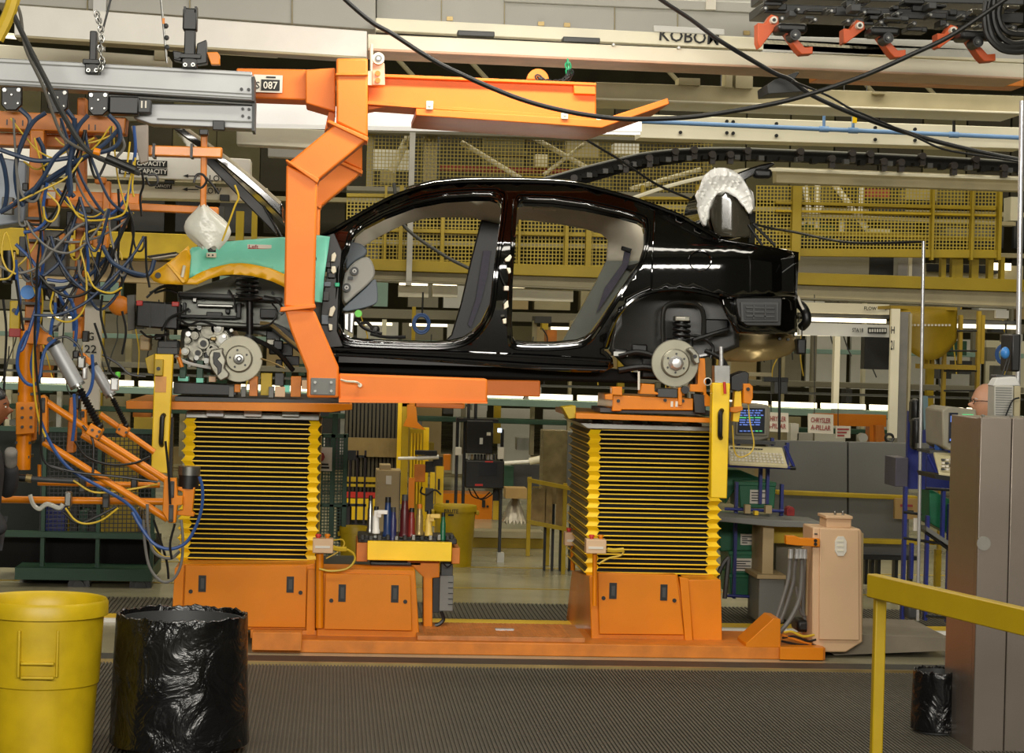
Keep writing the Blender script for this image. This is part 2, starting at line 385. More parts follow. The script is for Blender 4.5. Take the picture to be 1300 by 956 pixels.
box_part('bellows_cap', (237, 524, 405, 532), 14.16, 1.2, STEEL, t, .003)
box_part('chain_cover', (213, 530, 219, 640), 14.0, .06, BLACK, t)
for i in range(3): box_part('guide_block', (262 + i * 48, 520, 284 + i * 48, 529), 14.1, .3, [ALU, GREYL, STEEL][i], t, .003)
# fixture plate on the left lift
f = thing('fixture_pallet', 'orange fixture plate with clamps and stops under the front axle', 'fixture', P(330, 520, 14.1))
poly_part('pallet_plate', [(160, 509), (447, 512.5), (447, 520), (420, 523.5), (160, 519)], 13.95, 1.5, ORANGE, f, .003)
poly_part('top_plate', [(222, 503.5), (444, 509), (444, 512.5), (222, 509)], 13.97, 1.4, GREYD, f)
poly_part('cross_bar', [(220, 485), (300, 489), (300, 502), (220, 500)], 14.05, .3, BLACK, f, .004)
for r, mm in (((228, 455, 236, 480), GREEN), ((249.5, 458, 257.5, 486), GREEN), ((226, 478, 239, 484), TEAL), ((249, 480, 258, 486), TEAL), ((290.5, 491, 297, 504), GREY), ((306, 491, 312, 504), GREY), ((297.5, 488, 305, 498), ORANGE),
              ((316.5, 478, 327, 503), ORANGE_D), ((341, 491, 347.5, 505), GREY), ((349, 474, 360, 490), GREYD), ((349, 491, 362, 504), TAN), ((360.5, 489.5, 367.5, 498), TEAL), ((369, 478, 382, 504), ORANGE_D), ((331, 474, 345, 502), YELLOW_O), ((383, 483, 390, 494), TAN),
              ((265, 478, 274, 485), TAN)):
    box_part('locator_block', r, 14.02 + random.random() * .04, .12, mm, f, .003)
m = MB(); m.tp([(222, 452), (232, 458), (246, 463), (268, 467)], 2.2, 13.99); m.build('air_line', GREYL, f)
for a in ((270, 512, 14.1), (300, 515, 14.1), (225, 470, 14.2)): pass
rod_part('spring_pin', (226.5, 453), (231, 466), 2.6, 13.93, ORANGE, f)
# yellow guard left
def guard(name, label, quad, Y, handle, cap):
    t = thing(name, label, 'guard', P(quad[2][0], quad[2][1], Y))
    poly_part('guard_panel', quad, Y, .09, YELLOW, t, .006)
    m = MB(); (hx, h0), (hx2, h1) = handle
    m.tp([(hx + 2, h0, Y), (hx, h0 + 4, Y - .03), ((hx + hx2) / 2, (h0 + h1) / 2, Y - .035), (hx2, h1 - 4, Y - .03), (hx2 + 1, h1, Y)], 3.2, Y, 8); m.build('handle', BLACK, t)
    return t
g = guard('lift_guard', 'tall yellow guard panel with black handle beside the left bellows', [(196.5, 449), (220, 449.5), (212.5, 601), (191.5, 600)], 13.8, ((206, 527), (204.5, 565)), None)
box_part('latch', (196, 456, 207, 477), 13.76, .05, YELLOW_O, g, .004)
b = MB(); b.disc((201, 468), 2.4, 13.75, .02); b.build('lock', BLACK, g)
box_part('warning_sticker', (197, 478, 211, 498), 13.795, .004, mat('sticker_peach', 'D89A50', .5), g)
poly_part('bracket', [(184, 455), (196, 449), (196, 475), (188, 474)], 13.86, .1, YELLOW_O, g, .003)
box_part('top_clamp', (199, 441, 226, 450), 13.8, .12, BLACK, g, .004)
button_box(t, 397, 684, 423, 702.5, 13.75, 401, 411, 797)
m = MB(); m.tp([(422, 695), (430, 697), (440, 697)], 3.3, 13.74); m.tp([(440, 697), (449, 703), (450, 712), (440, 722), (420, 725), (405, 722)], 1.4, 13.74); m.tp([(423, 686), (434, 685), (437, 691), (430, 700), (414, 709)], .9, 13.76); m.build('cable', YCABLE, t)
# ---- lower cabinet between the lifts
t = thing('pump_cabinet', 'low glossy orange cabinet between left lift and tool stand', 'cabinet', P(470, 810, 13.8))
poly_part('cabinet_body', [(404, 722), (527, 724), (533, 815), (402, 812)], 13.82, .3, ORANGE, t, .006)
poly_part('cabinet_top', [(405, 722.5), (526, 724.5), (526, 730), (405, 730)], 14.12, .9, BLACK, t)
slot_door(t, 'access_door', [(413.5, 728), (521, 730), (523, 801), (411.5, 799)], 13.79, [(429.7, 742, 439, 764), (496.5, 743, 506, 765)], [(420.6, 762.5), (514.5, 764)])
poly_part('plinth', [(400, 812), (533, 815), (533, 821), (400, 819)], 13.76, .3, ORANGE_D, t)
# ---- right lift
t = thing('lift_table', 'right orange scissor lift with yellow and black bellows under the rear axle', 'lift table', P(820, 815, 14.2))
L2 = t
m = MB()
fr = [P(748, 731, 13.9), P(860, 729, 13.9), P(879, 823, 13.89), P(751, 821, 13.89)]
bk = [P(726, 724, 15.3), P(838, 722, 15.3), P(847, 796, 15.4), P(718, 795, 15.4)]
m.add(fr + bk, [(0, 1, 2, 3), (7, 6, 5, 4), (0, 4, 5, 1), (1, 5, 6, 2), (2, 6, 7, 3), (3, 7, 4, 0)]); m.build('base_housing', ORANGE, t, .006)
slot_door(t, 'access_door', [(759, 727), (859, 730), (868.5, 806), (761, 805)], 13.86, [(773.5, 740, 783, 760.5), (838.3, 742, 847.3, 762.5)], [(766.3, 759.5), (856.3, 762.5)], .06)
poly_part('side_panel', [(873, 736), (915, 736), (917, 818), (880, 818)], 13.9, 1.1, ORANGE, t, .005)
poly_part('rib_plate', [(863, 733), (874, 734), (880, 820), (870, 820)], 13.87, .06, ORANGE, t, .003)
poly_part('kick_plate', [(879, 817), (925, 818), (926, 824), (879, 824)], 13.75, .3, ORANGE_D, t)
bellows(t, 750, 746, 913, 908, 546, 732, 14.2, 1.05, 16, 14, .012)
poly_part('bellows_cap', [(736, 537), (912, 542), (912, 548), (746, 544)], 14.15, 1.1, STEEL, t, .003)
button_box(t, 744, 685, 770, 703, 13.72, 752, 758, 769)
button_box(t, 717, 676, 736, 693, 15.0, 724.5, 730.5, 724)
m = MB(); m.tp([(771, 698), (780, 699), (792, 698)], 3.0, 13.7); m.tp([(792, 699), (788, 705), (772, 709), (760, 716)], 1.3, 13.7); m.build('cable', YCABLE, t)
f = thing('fixture_pallet', 'orange fixture plate with locating tower under the rear axle', 'fixture', P(830, 530, 14.1))
poly_part('pallet_plate', [(731, 524.5), (904, 531), (904, 537), (731, 531.5)], 13.95, 1.3, ORANGE, f, .003)
poly_part('carriage', [(778, 502), (880, 506), (880, 521), (789, 520), (789, 522), (777, 522)], 14.0, .8, ORANGE, f, .005)
poly_part('slide_rail', [(762, 518), (903, 522), (903, 527), (762, 523)], 14.05, .5, GREYD, f)
for i in range(6): box_part('roller_block', (752 + i * 25, 533.5 + i * .8, 766 + i * 25, 541 + i * .8), 14.2, .2, [BLACK, STEEL, BLACK, GREYD, STEEL, BLACK][i], f, .003)
poly_part('end_stop', [(714, 517), (731, 515), (731, 531), (722, 532)], 14.0, .2, YELLOW_O, f, .004)
for q, mm in (([(815, 487), (831, 488), (831, 497), (836, 499), (836, 501), (812, 500)], ORANGE), ([(887, 455), (895, 455), (897, 500), (903, 505), (903, 516), (894, 516), (893, 498), (876, 497), (876, 488), (886, 488)], ORANGE),
              ([(861, 492), (866, 492), (866, 515), (861, 514)], ORANGE), ([(777, 491), (790, 491), (790, 502), (777, 501)], ORANGE), ([(768, 501), (778, 500), (778, 508), (768, 507)], ORANGE), ([(835, 494), (860, 494), (860, 505), (835, 504)], GREYD), ([(880, 500), (896, 501), (896, 525), (882, 524)], BLACK)):
    poly_part('locating_arm', q, 13.98, .1, mm, f, .003)
m = MB(); m.disc((870, 495), 5, 13.95, .06); m.build('bushing', BLACK, f)
rod_part('gauge_pin', (811, 471.5), (811, 495), 1.6, 13.9, SIGNW, f)
for x in (853, 859): box_part('index_mark', (x - 1.5, 509.5, x + 1.5, 516.5), 13.995, .004, SIGNW, f)
for c in ((785, 509), (844.5, 508), (867, 509)):
    m = MB(); m.disc(c, 2.2, 13.99, .02, 10); m.build('bolt', BLACK, f)
g = guard('lift_guard', 'tall yellow guard panel with black handle beside the right bellows', [(904.5, 486), (927, 486.5), (923, 633), (902.3, 632)], 13.75, ((914.5, 521), (914, 556)), None)
m = MB(); m.lathe([(.021, 0), (.026, .004), (.026, .012), (.021, .016), (.021, 0)], P(898.8, 484.5, 13.7), 20, ax='y'); m.build('ring_target', SIGNW, g)
rod_part('spring_pin', (919.5, 485), (920.5, 500), 2, 13.7, RED, g)
poly_part('bracket', [(907, 464), (927, 464), (927, 487), (907, 486)], 13.8, .1, STEEL, g, .003)
rod_part('plunger', (915.5, 440), (916, 470), 2.6, 13.82, CHROME, g)
# sensor head at the right guard
t = thing('clamp_head', 'black and orange clamp head with yellow switch right of the right guard', 'clamp', P(940, 536, 13.9))
poly_part('clamp_body', [(928, 478), (946, 471), (951, 474), (950, 492), (938, 497), (928, 495)], 13.85, .2, BLACK, t, .005)
poly_part('clamp_jaw', [(944, 487), (952, 487), (956, 491), (956, 505), (953, 513), (944, 512)], 13.82, .15, ORANGE, t, .004)
m = MB(); m.disc((950, 494), 2.2, 13.8, .03, 10); m.build('bolt', BLACK, t)
poly_part('switch_body', [(933, 497), (941, 496), (942, 515), (938, 536), (930, 535)], 13.86, .08, YELLOW, t, .004)
poly_part('switch_arm', [(927, 517), (943, 516), (943, 521), (935, 524), (927, 523)], 13.83, .05, ORANGE, t, .003)
m = MB(); m.tp([(950, 512), (952, 535), (957, 560), (955, 572), (948, 578), (938, 580), (932, 570), (930, 540)], 1, 13.85); m.build('cable', YCABLE, t)
# ================================================================ OVERHEAD CARRIER (hook)
t = thing('overhead_carrier', 'orange hanging carrier hook that holds the black car body', 'carrier', P(428, 505, 13.3))
CAR_HANG = t
def hook(Y, dep, front):
    k = 13.25
    segs = [([(427, 74), (467, 74), (467, 174), (427, 155)], 'hook_post'),
            ([(425, 158), (466, 177), (404, 229), (364, 208)], 'hook_arm'),
            ([(363.5, 209), (403, 229), (399, 394), (360.5, 389)], 'hook_post'),
            ([(361, 392), (399, 394), (430, 466), (430, 505), (389.5, 505), (389.5, 471), (369, 420)], 'hook_arm')]
    dz = Vector((0, Y - k, 0))
    for q, nm in segs:
        m = MB(); m.prism([P(a, b, k) + dz for a, b in q], (0, dep, 0)); o = m.build(nm, ORANGE_C, t, .012)
    for q in ([(414.5, 155), (418, 152), (468, 174), (466.5, 180)], [(362, 204), (364, 202), (405.5, 227), (403, 233)], [(355, 396), (356.5, 390), (400, 385.5), (401, 391)], [(426, 92.5), (467.5, 92.5), (467.5, 96), (426, 96)]):
        m = MB(); m.prism([P(a, b, k - .025) + dz for a, b in q], (0, dep + .05, 0)); m.build('collar', ORANGE_C, t, .006)
    m = MB(); m.prism([P(a, b, k + .02) + dz for a, b in [(430, 474.5), (619, 481), (619, 511.5), (430, 510)]], (0, dep - .04, 0)); m.build('lower_arm', ORANGE_C, t, .012)
    m = MB(); m.prism([P(a, b, k + .01) + dz for a, b in [(430, 506), (619, 510), (619, 512.5), (430, 511)]], (0, dep - .02, 0)); m.build('arm_lip', ORANGE_C, t)
hook(13.25, .22, True)
hook(15.9, .22, False)
poly_part('arm_tip', [(617, 482), (686, 483), (686, 504), (617, 502)], 14.3, .25, ORANGE_C, t, .008)
poly_part('support_pad', [(528, 510), (589, 513), (589, 519), (528, 517)], 14.9, .2, ORANGE_C, t, .005)
b = box_part('name_plate', (394.5, 480, 426, 501.5), 13.235, .014, GREY, t, .003)
for c in ((400, 485.5), (420.5, 485.5), (400, 496.5), (420.5, 496.5)):
    m = MB(); m.disc(c, 1.9, 13.22, .02, 8); m.build('screw', STEEL, b)
m = MB(); m.tp([(433, 482, 13.24), (440, 484, 13.2), (452, 485, 13.2), (457, 488, 13.23)], 1.4, 13.22); m.disc((457, 489), 2.6, 13.22, .04); m.build('tie_strap', CREAM, t)
poly_part('beam_left', [(300, 86.5), (415, 88.5), (415, 128), (300, 124)], 13.5, .3, ORANGE_C, t, .01)
poly_part('beam_right', [(466, 93), (757, 106.5), (757, 152), (466, 132)], 13.5, .3, ORANGE_C, t, .01)
poly_part('gusset', [(388, 88.5), (426, 86), (426, 142), (388, 131)], 13.42, .4, ORANGE_C, t, .008)
poly_part('gusset', [(467, 131), (496, 134), (467, 140)], 13.5, .2, ORANGE_C, t, .004)
poly_part('gusset', [(417, 142), (426, 140), (424, 157), (412, 166)], 13.5, .2, ORANGE_C, t, .004)
poly_part('end_block', [(728, 106), (756, 108), (757, 120), (729, 119)], 13.45, .2, ORANGE_C, t, .005)
for q in ([(466, 93), (757, 105), (757, 108.5), (466, 97)], [(466, 128), (757, 149), (757, 153.5), (466, 132.5)]):
    poly_part('flange', q, 13.44, .42, ORANGE_C, t, .003)
# fork tray under the beam
poly_part('fork_tray', [(528, 137.5), (762, 152), (848, 124.5), (850, 132), (764, 162.5), (528, 146.5)], 13.38, .85, ORANGE_C, t, .006)
for c in ((545.5, 133), (717, 145)):
    b = box_part('tray_lug', (c[0] - 4.5, c[1] - 5, c[0] + 4.5, c[1] + 6), 13.36, .03, CREAM, t, .003); m = MB(); m.disc(c, 2, 13.35, .02, 10); m.build('bolt', STEEL, b)
# lifting eye and chain
m = MB(); c = P(683, 101, 13.6); k = S(c)
m.prism([c + Vector((math.cos(a) * 14 / k, 0, math.sin(a) * 14 / k)) for a in [math.pi * i / 12 for i in range(13)]], (0, .06, 0)); m.build('lifting_eye', ORANGE_C, t, .004)
def chain(pts, Y, rpx, n, par, mm):
    q = [P(a, b, Y) for a, b in pts]; L = []
    for i in range(n):
        u = i / (n - 1) * (len(q) - 1); j = min(int(u), len(q) - 2); p = q[j].lerp(q[j + 1], u - j); d = (q[j + 1] - q[j]).normalized()
        m = MB(); s = Vector((0, 1, 0)) if i % 2 else d.cross(Vector((0, 1, 0))).normalized(); r = rpx / S(p)
        m.tube([p + d * math.cos(a) * r * 1.5 + s * math.sin(a) * r for a in [2 * math.pi * z / 10 for z in range(11)]], r * .34, 6, sub=1); m.build('chain_link', mm, par)
chain([(684, 99), (690, 104), (704, 105), (714, 104), (721, 99), (724, 93)], 13.56, 3.4, 15, t, BLACK)
chain([(722, 91), (721, 80)], 13.6, 3.4, 4, t, mat('green_chain', '1E8A5A', .4))
# plate 087 and roller bracket
b = box_part('number_plate', (322, 95, 358.5, 117.5), 13.46, .012, SIGNW, t, .002)
box_part('plate_field', (331.5, 101, 355, 115), 13.455, .006, INKB, b)
text('087', 343.3, 108.2, 9.5, 13.45, SIGNW, b, wpx=18)
text('S', 327, 108, 9, 13.45, INKB, b, name='lettering')
box_part('plate_bar', (338, 97, 350, 99), 13.455, .004, INKB, b)
b = poly_part('roller_bracket', [(473, 80), (488, 80), (489, 108), (473, 108)], 13.4, .05, mat('peach_steel', 'E2B08C', .45), t, .003)
for y in (93, 102): m = MB(); m.disc((479.5, y), 3.4, 13.38, .03, 14); m.build('bolt', ORANGE_D, b)
m = MB(); m.disc((480.5, 74), 7.6, 13.36, .07, 24); m.disc((480.5, 74), 4.5, 13.352, .02, 20, 1); m.disc((480.5, 74), 2, 13.345, .02, 12, 2); m.build('guide_roller', [CREAM, GREY, CHROME], t)
box_part('roller_foot', (467, 90, 473, 108), 13.42, .05, CREAM, t)

# ================================================================ CAR BODY
YC = 14.0
t = thing('car_body', 'black sedan body shell without doors hanging on the orange carrier', 'car', P(600, 470, 14.9))
CAR = t
def off(x, y):
    d = 0.
    if y < 338: d += .30 * ((338 - y) / 103) ** 1.7
    if y > 372: d += .10 * ((y - 372) / 95) ** 1.6
    if x > 915: d += .20 * ((x - 915) / 98) ** 2.2
    if y < 310 and x > 820: d += .25 * min(1, (x - 820) / 90) * 1.0 * max(0, (310 - y) / 40) * .5
    return d
def smooth_poly(pts, it=1):
    for _ in range(it):
        q = []
        for i, p in enumerate(pts):
            a = pts[(i + 1) % len(pts)]
            q += [(p[0] * .75 + a[0] * .25, p[1] * .75 + a[1] * .25), (p[0] * .25 + a[0] * .75, p[1] * .25 + a[1] * .75)]
        pts = q
    return pts
def inside(p, poly):
    c = False; j = len(poly) - 1
    for i in range(len(poly)):
        a, b = poly[i], poly[j]
        if (a[1] > p[1]) != (b[1] > p[1]) and p[0] < (b[0] - a[0]) * (p[1] - a[1]) / (b[1] - a[1]) + a[0]: c = not c
        j = i
    return c
def sheet(name, outline, holes, Y, offf, m, parent, step=9, thick=.05, mi=0):
    vs = []; ed = []
    for loop in [outline] + holes:
        k = len(vs); vs += [Vector(p) for p in loop]; n = len(loop); ed += [(k + i, k + (i + 1) % n) for i in range(n)]
    xs = [p[0] for p in outline]; ys = [p[1] for p in outline]
    x = min(xs) + step / 2; row = 0
    while x < max(xs):
        y = min(ys) + step / 2 + (row % 2) * step / 2; row += 1
        while y < max(ys):
            p = (x, y)
            if inside(p, outline) and not any(inside(p, h) for h in holes):
                if all((Vector(p) - v).length > step * .45 for v in vs[:sum(len(l) for l in [outline] + holes)]): vs.append(Vector(p))
            y += step
        x += step
    V, E, Fc, *_ = geometry.delaunay_2d_cdt(vs, ed, [], 0, 1e-4)
    b = MB(); fs = []
    for f in Fc:
        c = (sum(V[i].x for i in f) / len(f), sum(V[i].y for i in f) / len(f))
        if inside(c, outline) and not any(inside(c, h) for h in holes): fs.append(tuple(f))
    b.add([P(v.x, v.y, Y + offf(v.x, v.y)) for v in V], fs, 0, True)
    o = b.build(name, m, parent, sharp=50, solid=0)
    if thick:
        # push the sheet inwards (+Y) as a solid
        md = o.modifiers.new('solid', 'SOLIDIFY'); md.thickness = thick
        nrm = sum((p.normal.y for p in o.data.polygons)); md.offset = -1 if nrm < 0 else 1
    return o
outline = [(404, 302), (425, 291), (452, 275), (490, 254), (520, 242), (552, 234), (585, 230.8), (616, 230), (660, 230.3), (700, 231.5), (730, 234), (758, 240), (796, 250), (829, 261), (865, 275), (890, 290), (913, 303), (945, 308), (975, 312.5), (1000, 317), (1014, 322), (1013.5, 345), (1012, 372), (1013, 377), (925, 377), (913, 374.5), (895, 370.5), (880, 367.5), (862, 365.5), (843, 366), (827, 369), (812, 375), (800, 383), (788, 396), (779, 412), (771, 430), (767, 446), (778, 456), (779, 466), (765, 473), (730, 472.5), (684, 470), (620, 465), (560, 460), (490, 455), (440, 452), (424, 449), (412, 440), (405, 425), (408, 400), (414, 370), (416, 335), (413, 316)]
hole1 = [(453, 293), (463, 284.5), (489, 270.5), (527, 255.5), (565, 248.2), (600, 246), (622, 246), (632, 249), (637, 256), (634.5, 283), (630, 315), (626, 347), (622, 387), (611, 411), (600, 423), (588, 431), (572, 435), (552, 436.5), (500, 435), (463, 433.5), (445, 431.5), (436, 426), (430.5, 413), (431.5, 385), (433, 362), (434, 342), (443, 318), (448, 300)]
hole2 = [(657, 259), (659, 254.5), (666, 252.3), (703, 253.7), (744, 259.5), (786, 269), (810, 276.5), (817, 281), (819, 290), (818, 309), (811.5, 332), (799, 351), (784, 374), (765, 404), (751, 424), (743, 430.5), (733, 434.5), (703, 437.2), (668, 437), (655, 435), (651, 429), (650, 408), (651, 362), (654, 310), (655.5, 280)]
sheet('body_side', outline, [hole1, hole2], YC, off, BLACKG, t, 8, .07)
# jamb flange lines (bright weld seams round both door openings)
for hp, nm in ((hole1, 'door_seal'), (hole2, 'door_seal')):
    m = MB(); c = (sum(p[0] for p in hp) / len(hp), sum(p[1] for p in hp) / len(hp))
    q = [(p[0] + (p[0] - c[0]) * .02, p[1] + (p[1] - c[1]) * .03) for p in hp]; q.append(q[0])
    m.tube([P(a, b, YC + off(a, b) - .004) for a, b in q], .008, 6, sub=3); m.build(nm, BLACKG, t)
    q2 = [(p[0] + (p[0] - c[0]) * .055, p[1] + (p[1] - c[1]) * .065) for p in hp]; q2.append(q2[0])
    m = MB(); m.tube([P(a, b, YC + off(a, b) - .002) for a, b in q2], .011, 6, sub=3); m.build('jamb_ridge', BLACKG, t)
def roofy(fr, a, b):    # point across the car: fr 0 near .. 1 far
    n = P(a, b, YC + off(a, b)); fw = 1.8 - 2 * off(a, b)
    return n + Vector((0, fw * fr, .055 * math.sin(math.pi * fr)))
roof = [(520, 242), (552, 234), (585, 230.8), (616, 230), (660, 230.3), (700, 231.5), (730, 234), (758, 240), (796, 250), (829, 261)]
m = MB(); n = len(roof) - 1
m.grid(lambda u, v: roofy(v, *roof[round(u * n)]), n, 10); o = m.build('roof_panel', [BLACKG], t, solid=.02)
m = MB(); m.grid(lambda u, v: roofy(.03 + .94 * v, *roof[round(u * n)]) + Vector((0, 0, -.035)), n, 10); m.build('headliner', TRIM_L, t, solid=.012)
# drip moulding along the roof edge, bright
m = MB(); m.tube([P(a, b - .5, YC + off(a, b) - .01) for a, b in outline[0:17]], .012, 6, sub=3); m.build('roof_moulding', BLACKG, t)
# windscreen frame: far pillar and cowl
m = MB(); m.prism([P(400, 303, 15.3), P(455, 270, 15.3), P(520, 246, 15.3), P(520, 251, 15.3), P(460, 277, 15.3), P(405, 309, 15.3)], (0, .12, 0)); m.build('pillar_far', BLACKG, t)
m = MB(); m.prism([P(396, 298, 14.1), P(412, 299, 14.1), P(412, 310, 14.1), P(396, 310, 14.1)], (0, 1.6, 0)); m.build('cowl', BLACK, t)
m = MB(); a, b, c, d = P(403, 301, 14.12), P(519, 243.5, 14.3), P(519, 243.5, 15.5), P(403, 301, 15.68)
m.add([a, b, c, d], [(0, 1, 2, 3)]); m.build('windscreen', mat('tinted_glass', 'B4BCB0', .04, alpha=.28, spec=.8), t, solid=.006)
# boot deck & rear panel
m = MB()
m.grid(lambda u, v: P(905 + 109 * u, 303 + 19 * u, YC + off(905 + 109 * u, 303 + 19 * u)) + Vector((0, (1.8 - 2 * off(905 + 109 * u, 315)) * (v * .12), 0)), 6, 3); m.build('deck_rail', BLACKG, t, solid=.02)
poly_part('rear_panel', [(1003, 330), (1012, 332), (1011, 420), (1003, 420)], 14.3, 1.3, BLACKG, t, .006)
poly_part('parcel_shelf', [(826, 330), (912, 306), (912, 312), (826, 336)], 14.25, 1.4, BLACK, t)
# far side of the body seen through the openings
far_out = [(425, 322), (455, 290), (500, 264), (540, 253), (620, 248), (720, 251), (790, 266), (830, 281), (900, 309), (1000, 328), (1004, 415), (930, 416), (900, 380), (850, 372), (800, 395), (772, 443), (430, 443)]
fh1 = [(436, 441), (440, 340), (458, 313), (480, 299), (512, 283.5), (540, 275.6), (565, 274), (590, 274.3), (605, 275.5), (611.5, 280), (604, 308), (596, 338), (585.5, 386), (573, 425), (566, 436)]
fh2 = [(644, 438), (648, 400), (654, 290), (659, 277), (680, 278.5), (703, 281.5), (745, 289.5), (764, 295.5), (772, 299), (775, 305), (772, 330), (757, 357), (715, 432), (712, 438)]
sheet('far_side', far_out, [fh1, fh2], 15.6, lambda x, y: 0, BLACKG, t, 14, .05)
hl_out = [(446, 322), (452, 300), (490, 268), (530, 254), (600, 248.5), (720, 250), (790, 263), (828, 278), (828, 331), (770, 331), (772, 304), (764, 297), (745, 291), (703, 283), (659, 278.5), (655, 290), (640, 290), (612, 280), (605, 277), (590, 275.8), (565, 275.5), (540, 277), (512, 285), (480, 301), (458, 315)]
sheet('roof_rail_trim', hl_out, [], 15.5, lambda x, y: 0, TRIM_L, t, 14, .03)
poly_part('pillar_trim', [(770, 331), (822, 331), (800, 380), (765, 425), (735, 440), (713, 438), (716, 431), (757, 358)], 15.46, .05, TRIM_D, t, .006)
poly_part('pillar_trim', [(611, 279), (634, 284), (640, 300), (622, 395), (605, 420), (570, 440), (560, 438), (573, 425), (585, 386), (596, 338)], 15.44, .06, BLACK, t, .008)
poly_part('seat_belt', [(614, 318), (623, 318), (619, 350), (611, 382), (598, 416), (594, 412), (604, 380)], 15.4, .015, BELT, t)
poly_part('seat_belt', [(793, 318), (801, 321), (797, 338), (775, 372), (757, 398), (768, 365), (790, 335)], 15.4, .015, BELT, t)
poly_part('belt_guide', [(790, 312), (803, 316), (800, 321), (789, 317)], 15.36, .05, BLACK, t, .006)
box_part('grab_handle', (677, 263, 707, 267), 15.42, .06, TRIM_L, t, .01)
# floor, sill inner
poly_part('floor_pan', [(430, 446), (770, 456), (770, 470), (430, 460)], 14.1, 1.6, BLACK, t)
poly_part('underbody', [(420, 452), (800, 470), (815, 487), (640, 482), (430, 474)], 14.3, 1.2, BLACKM, t, .02)
for q in ([(424, 442.5), (560, 447), (684, 452.5), (775, 458)], [(426, 449), (560, 455.5), (684, 463.5), (772, 467)]):
    m = MB(); m.tube([P(a, b, YC + off(a, b) - .006) for a, b in q], .012, 6, sub=4); m.build('sill_moulding', BLACKG, t)
# seams: rear door shut line, fuel flap, shoulder crease
m = MB(); m.tube([P(a, b, YC + off(a, b) - .001) for a, b in [(831, 268), (829.5, 300), (828, 335), (827, 367)]], .006, 6, sub=4); m.build('shut_line', BLACKG, t)
m = MB(); c0 = [(877 + 0, 326)]
m.tube([P(889 + 14 * math.cos(a), 331 + 13 * math.sin(a), YC + off(889, 331) - .002) for a in [2 * math.pi * i / 24 for i in range(25)]], .005, 6, sub=1); m.build('fuel_flap', BLACKG, t)
# wheel arches
arch = [(768, 440), (774, 422), (783, 403), (795, 388), (808, 378), (826, 371), (843, 368), (862, 367.5), (880, 369.5), (897, 373), (913, 377)]
m = MB(); m.tube([P(a, b, YC + off(a, b) - .004) for a, b in arch], .012, 6, sub=3); m.build('arch_lip', BLACKG, t)
inner = mat('dark_wheel_house', '2B2A26', .35, var=.2, scale=6, coat=.4)
sheet('wheel_house', [(775, 445), (785, 400), (808, 378), (843, 366), (880, 366), (913, 372), (938, 376), (938, 440), (905, 452), (800, 470)], [], 14.28, lambda x, y: .10 * math.cos((x - 850) / 60) + .08, inner, t, 10, .03)
m = MB()
m.tp([(842, 440, 14.3), (842, 398, 14.3), (850, 386, 14.3), (870, 384, 14.3), (887, 388, 14.3), (893, 400, 14.3), (893, 425, 14.3)], 3, 14.3, 8); m.build('strut_tower', inner, t)
# rear strut
m = MB(); m.rod((865, 405), (866, 440), 6, 14.22, 14); m.build('strut', BLACK, t)
m = MB()
m.tube([P(865, 408 + i * .9, 14.22) + Vector((.052 * math.cos(i * .9), .052 * math.sin(i * .9), 0)) for i in range(36)], .011, 6, sub=2); m.build('coil_spring', BLACK, t)
b = MB(); b.bp(857, 401.5, 876, 407.5, 14.16, .1); b.build('strut_mount', CAST, t, .004)
b = MB(); b.bp(859, 402.5, 870, 404.5, 14.15, .01); b.build('part_tag', SIGNW, t)
# rear lower corner: recess panel with vent
sheet('corner_panel', [(913, 377), (1012, 376), (1011, 420), (1002, 424), (936, 423), (926, 405)], [], 14.1, lambda x, y: .2 * max(0, (x - 915) / 98) ** 2, BLACKG, t, 10, .04)
v = poly_part('body_vent', smooth_poly([(934, 384), (934, 378), (942, 378), (986, 378), (993, 378), (993, 385), (992, 408), (992, 414), (984, 414), (952, 414), (946, 413), (938, 405)], 1), 14.04, .1, BLACK, t, .006)
poly_part('vent_frame', smooth_poly([(940, 387), (940, 383), (945, 383), (984, 383), (989, 383), (989, 388), (989, 404), (989, 409), (984, 409), (946, 409), (941, 409), (941, 404)], 1), 14.02, .05, GREYD, v, .004)
poly_part('vent_core', [(944, 386.5), (985.5, 386.5), (985.5, 405.5), (945, 405.5)], 14.012, .03, BLACK, v)
for i in range(3): b = MB(); b.bp(947, 389.5 + i * 5.4, 984, 392 + i * 5.4, 14.0, .02); b.build('vent_louvre', GREYD, v, .002)
for x in (957, 971.5): b = MB(); b.bp(x - .8, 387, x + .8, 405, 14.0, .02); b.build('vent_bar', GREYD, v)
b = MB(); b.bp(930, 376, 992, 378.5, 14.06, .02); b.build('corner_crease', BLACKG, t)
poly_part('lamp_recess', [(977, 330), (1010, 324), (1009, 372), (985, 371), (990, 350)], 14.12, .08, BLACKG, t, .01)
rod_part('seam_bar', (993, 346), (1008, 335), .9, 14.08, GREYD, t)
m = MB(); m.tp([(1012, 384, 14.5), (1019, 390, 14.45), (1023, 398, 14.45), (1024, 408, 14.45), (1018, 415, 14.5)], 6, 14.5, 10); m.build('bumper_beam', BLACK, t)
m = MB(); m.tp([(1013, 376), (1016, 385), (1020, 393)], 1.6, 14.25); m.build('wiring', SIGNW, t)
rod_part('tow_eye', (1018, 414), (1018, 432), .8, 14.45, BLACK, t)
b = MB(); b.bp(1012, 430, 1024, 450, 14.4, .12); b.build('muffler_hanger', BLACK, t, .012)
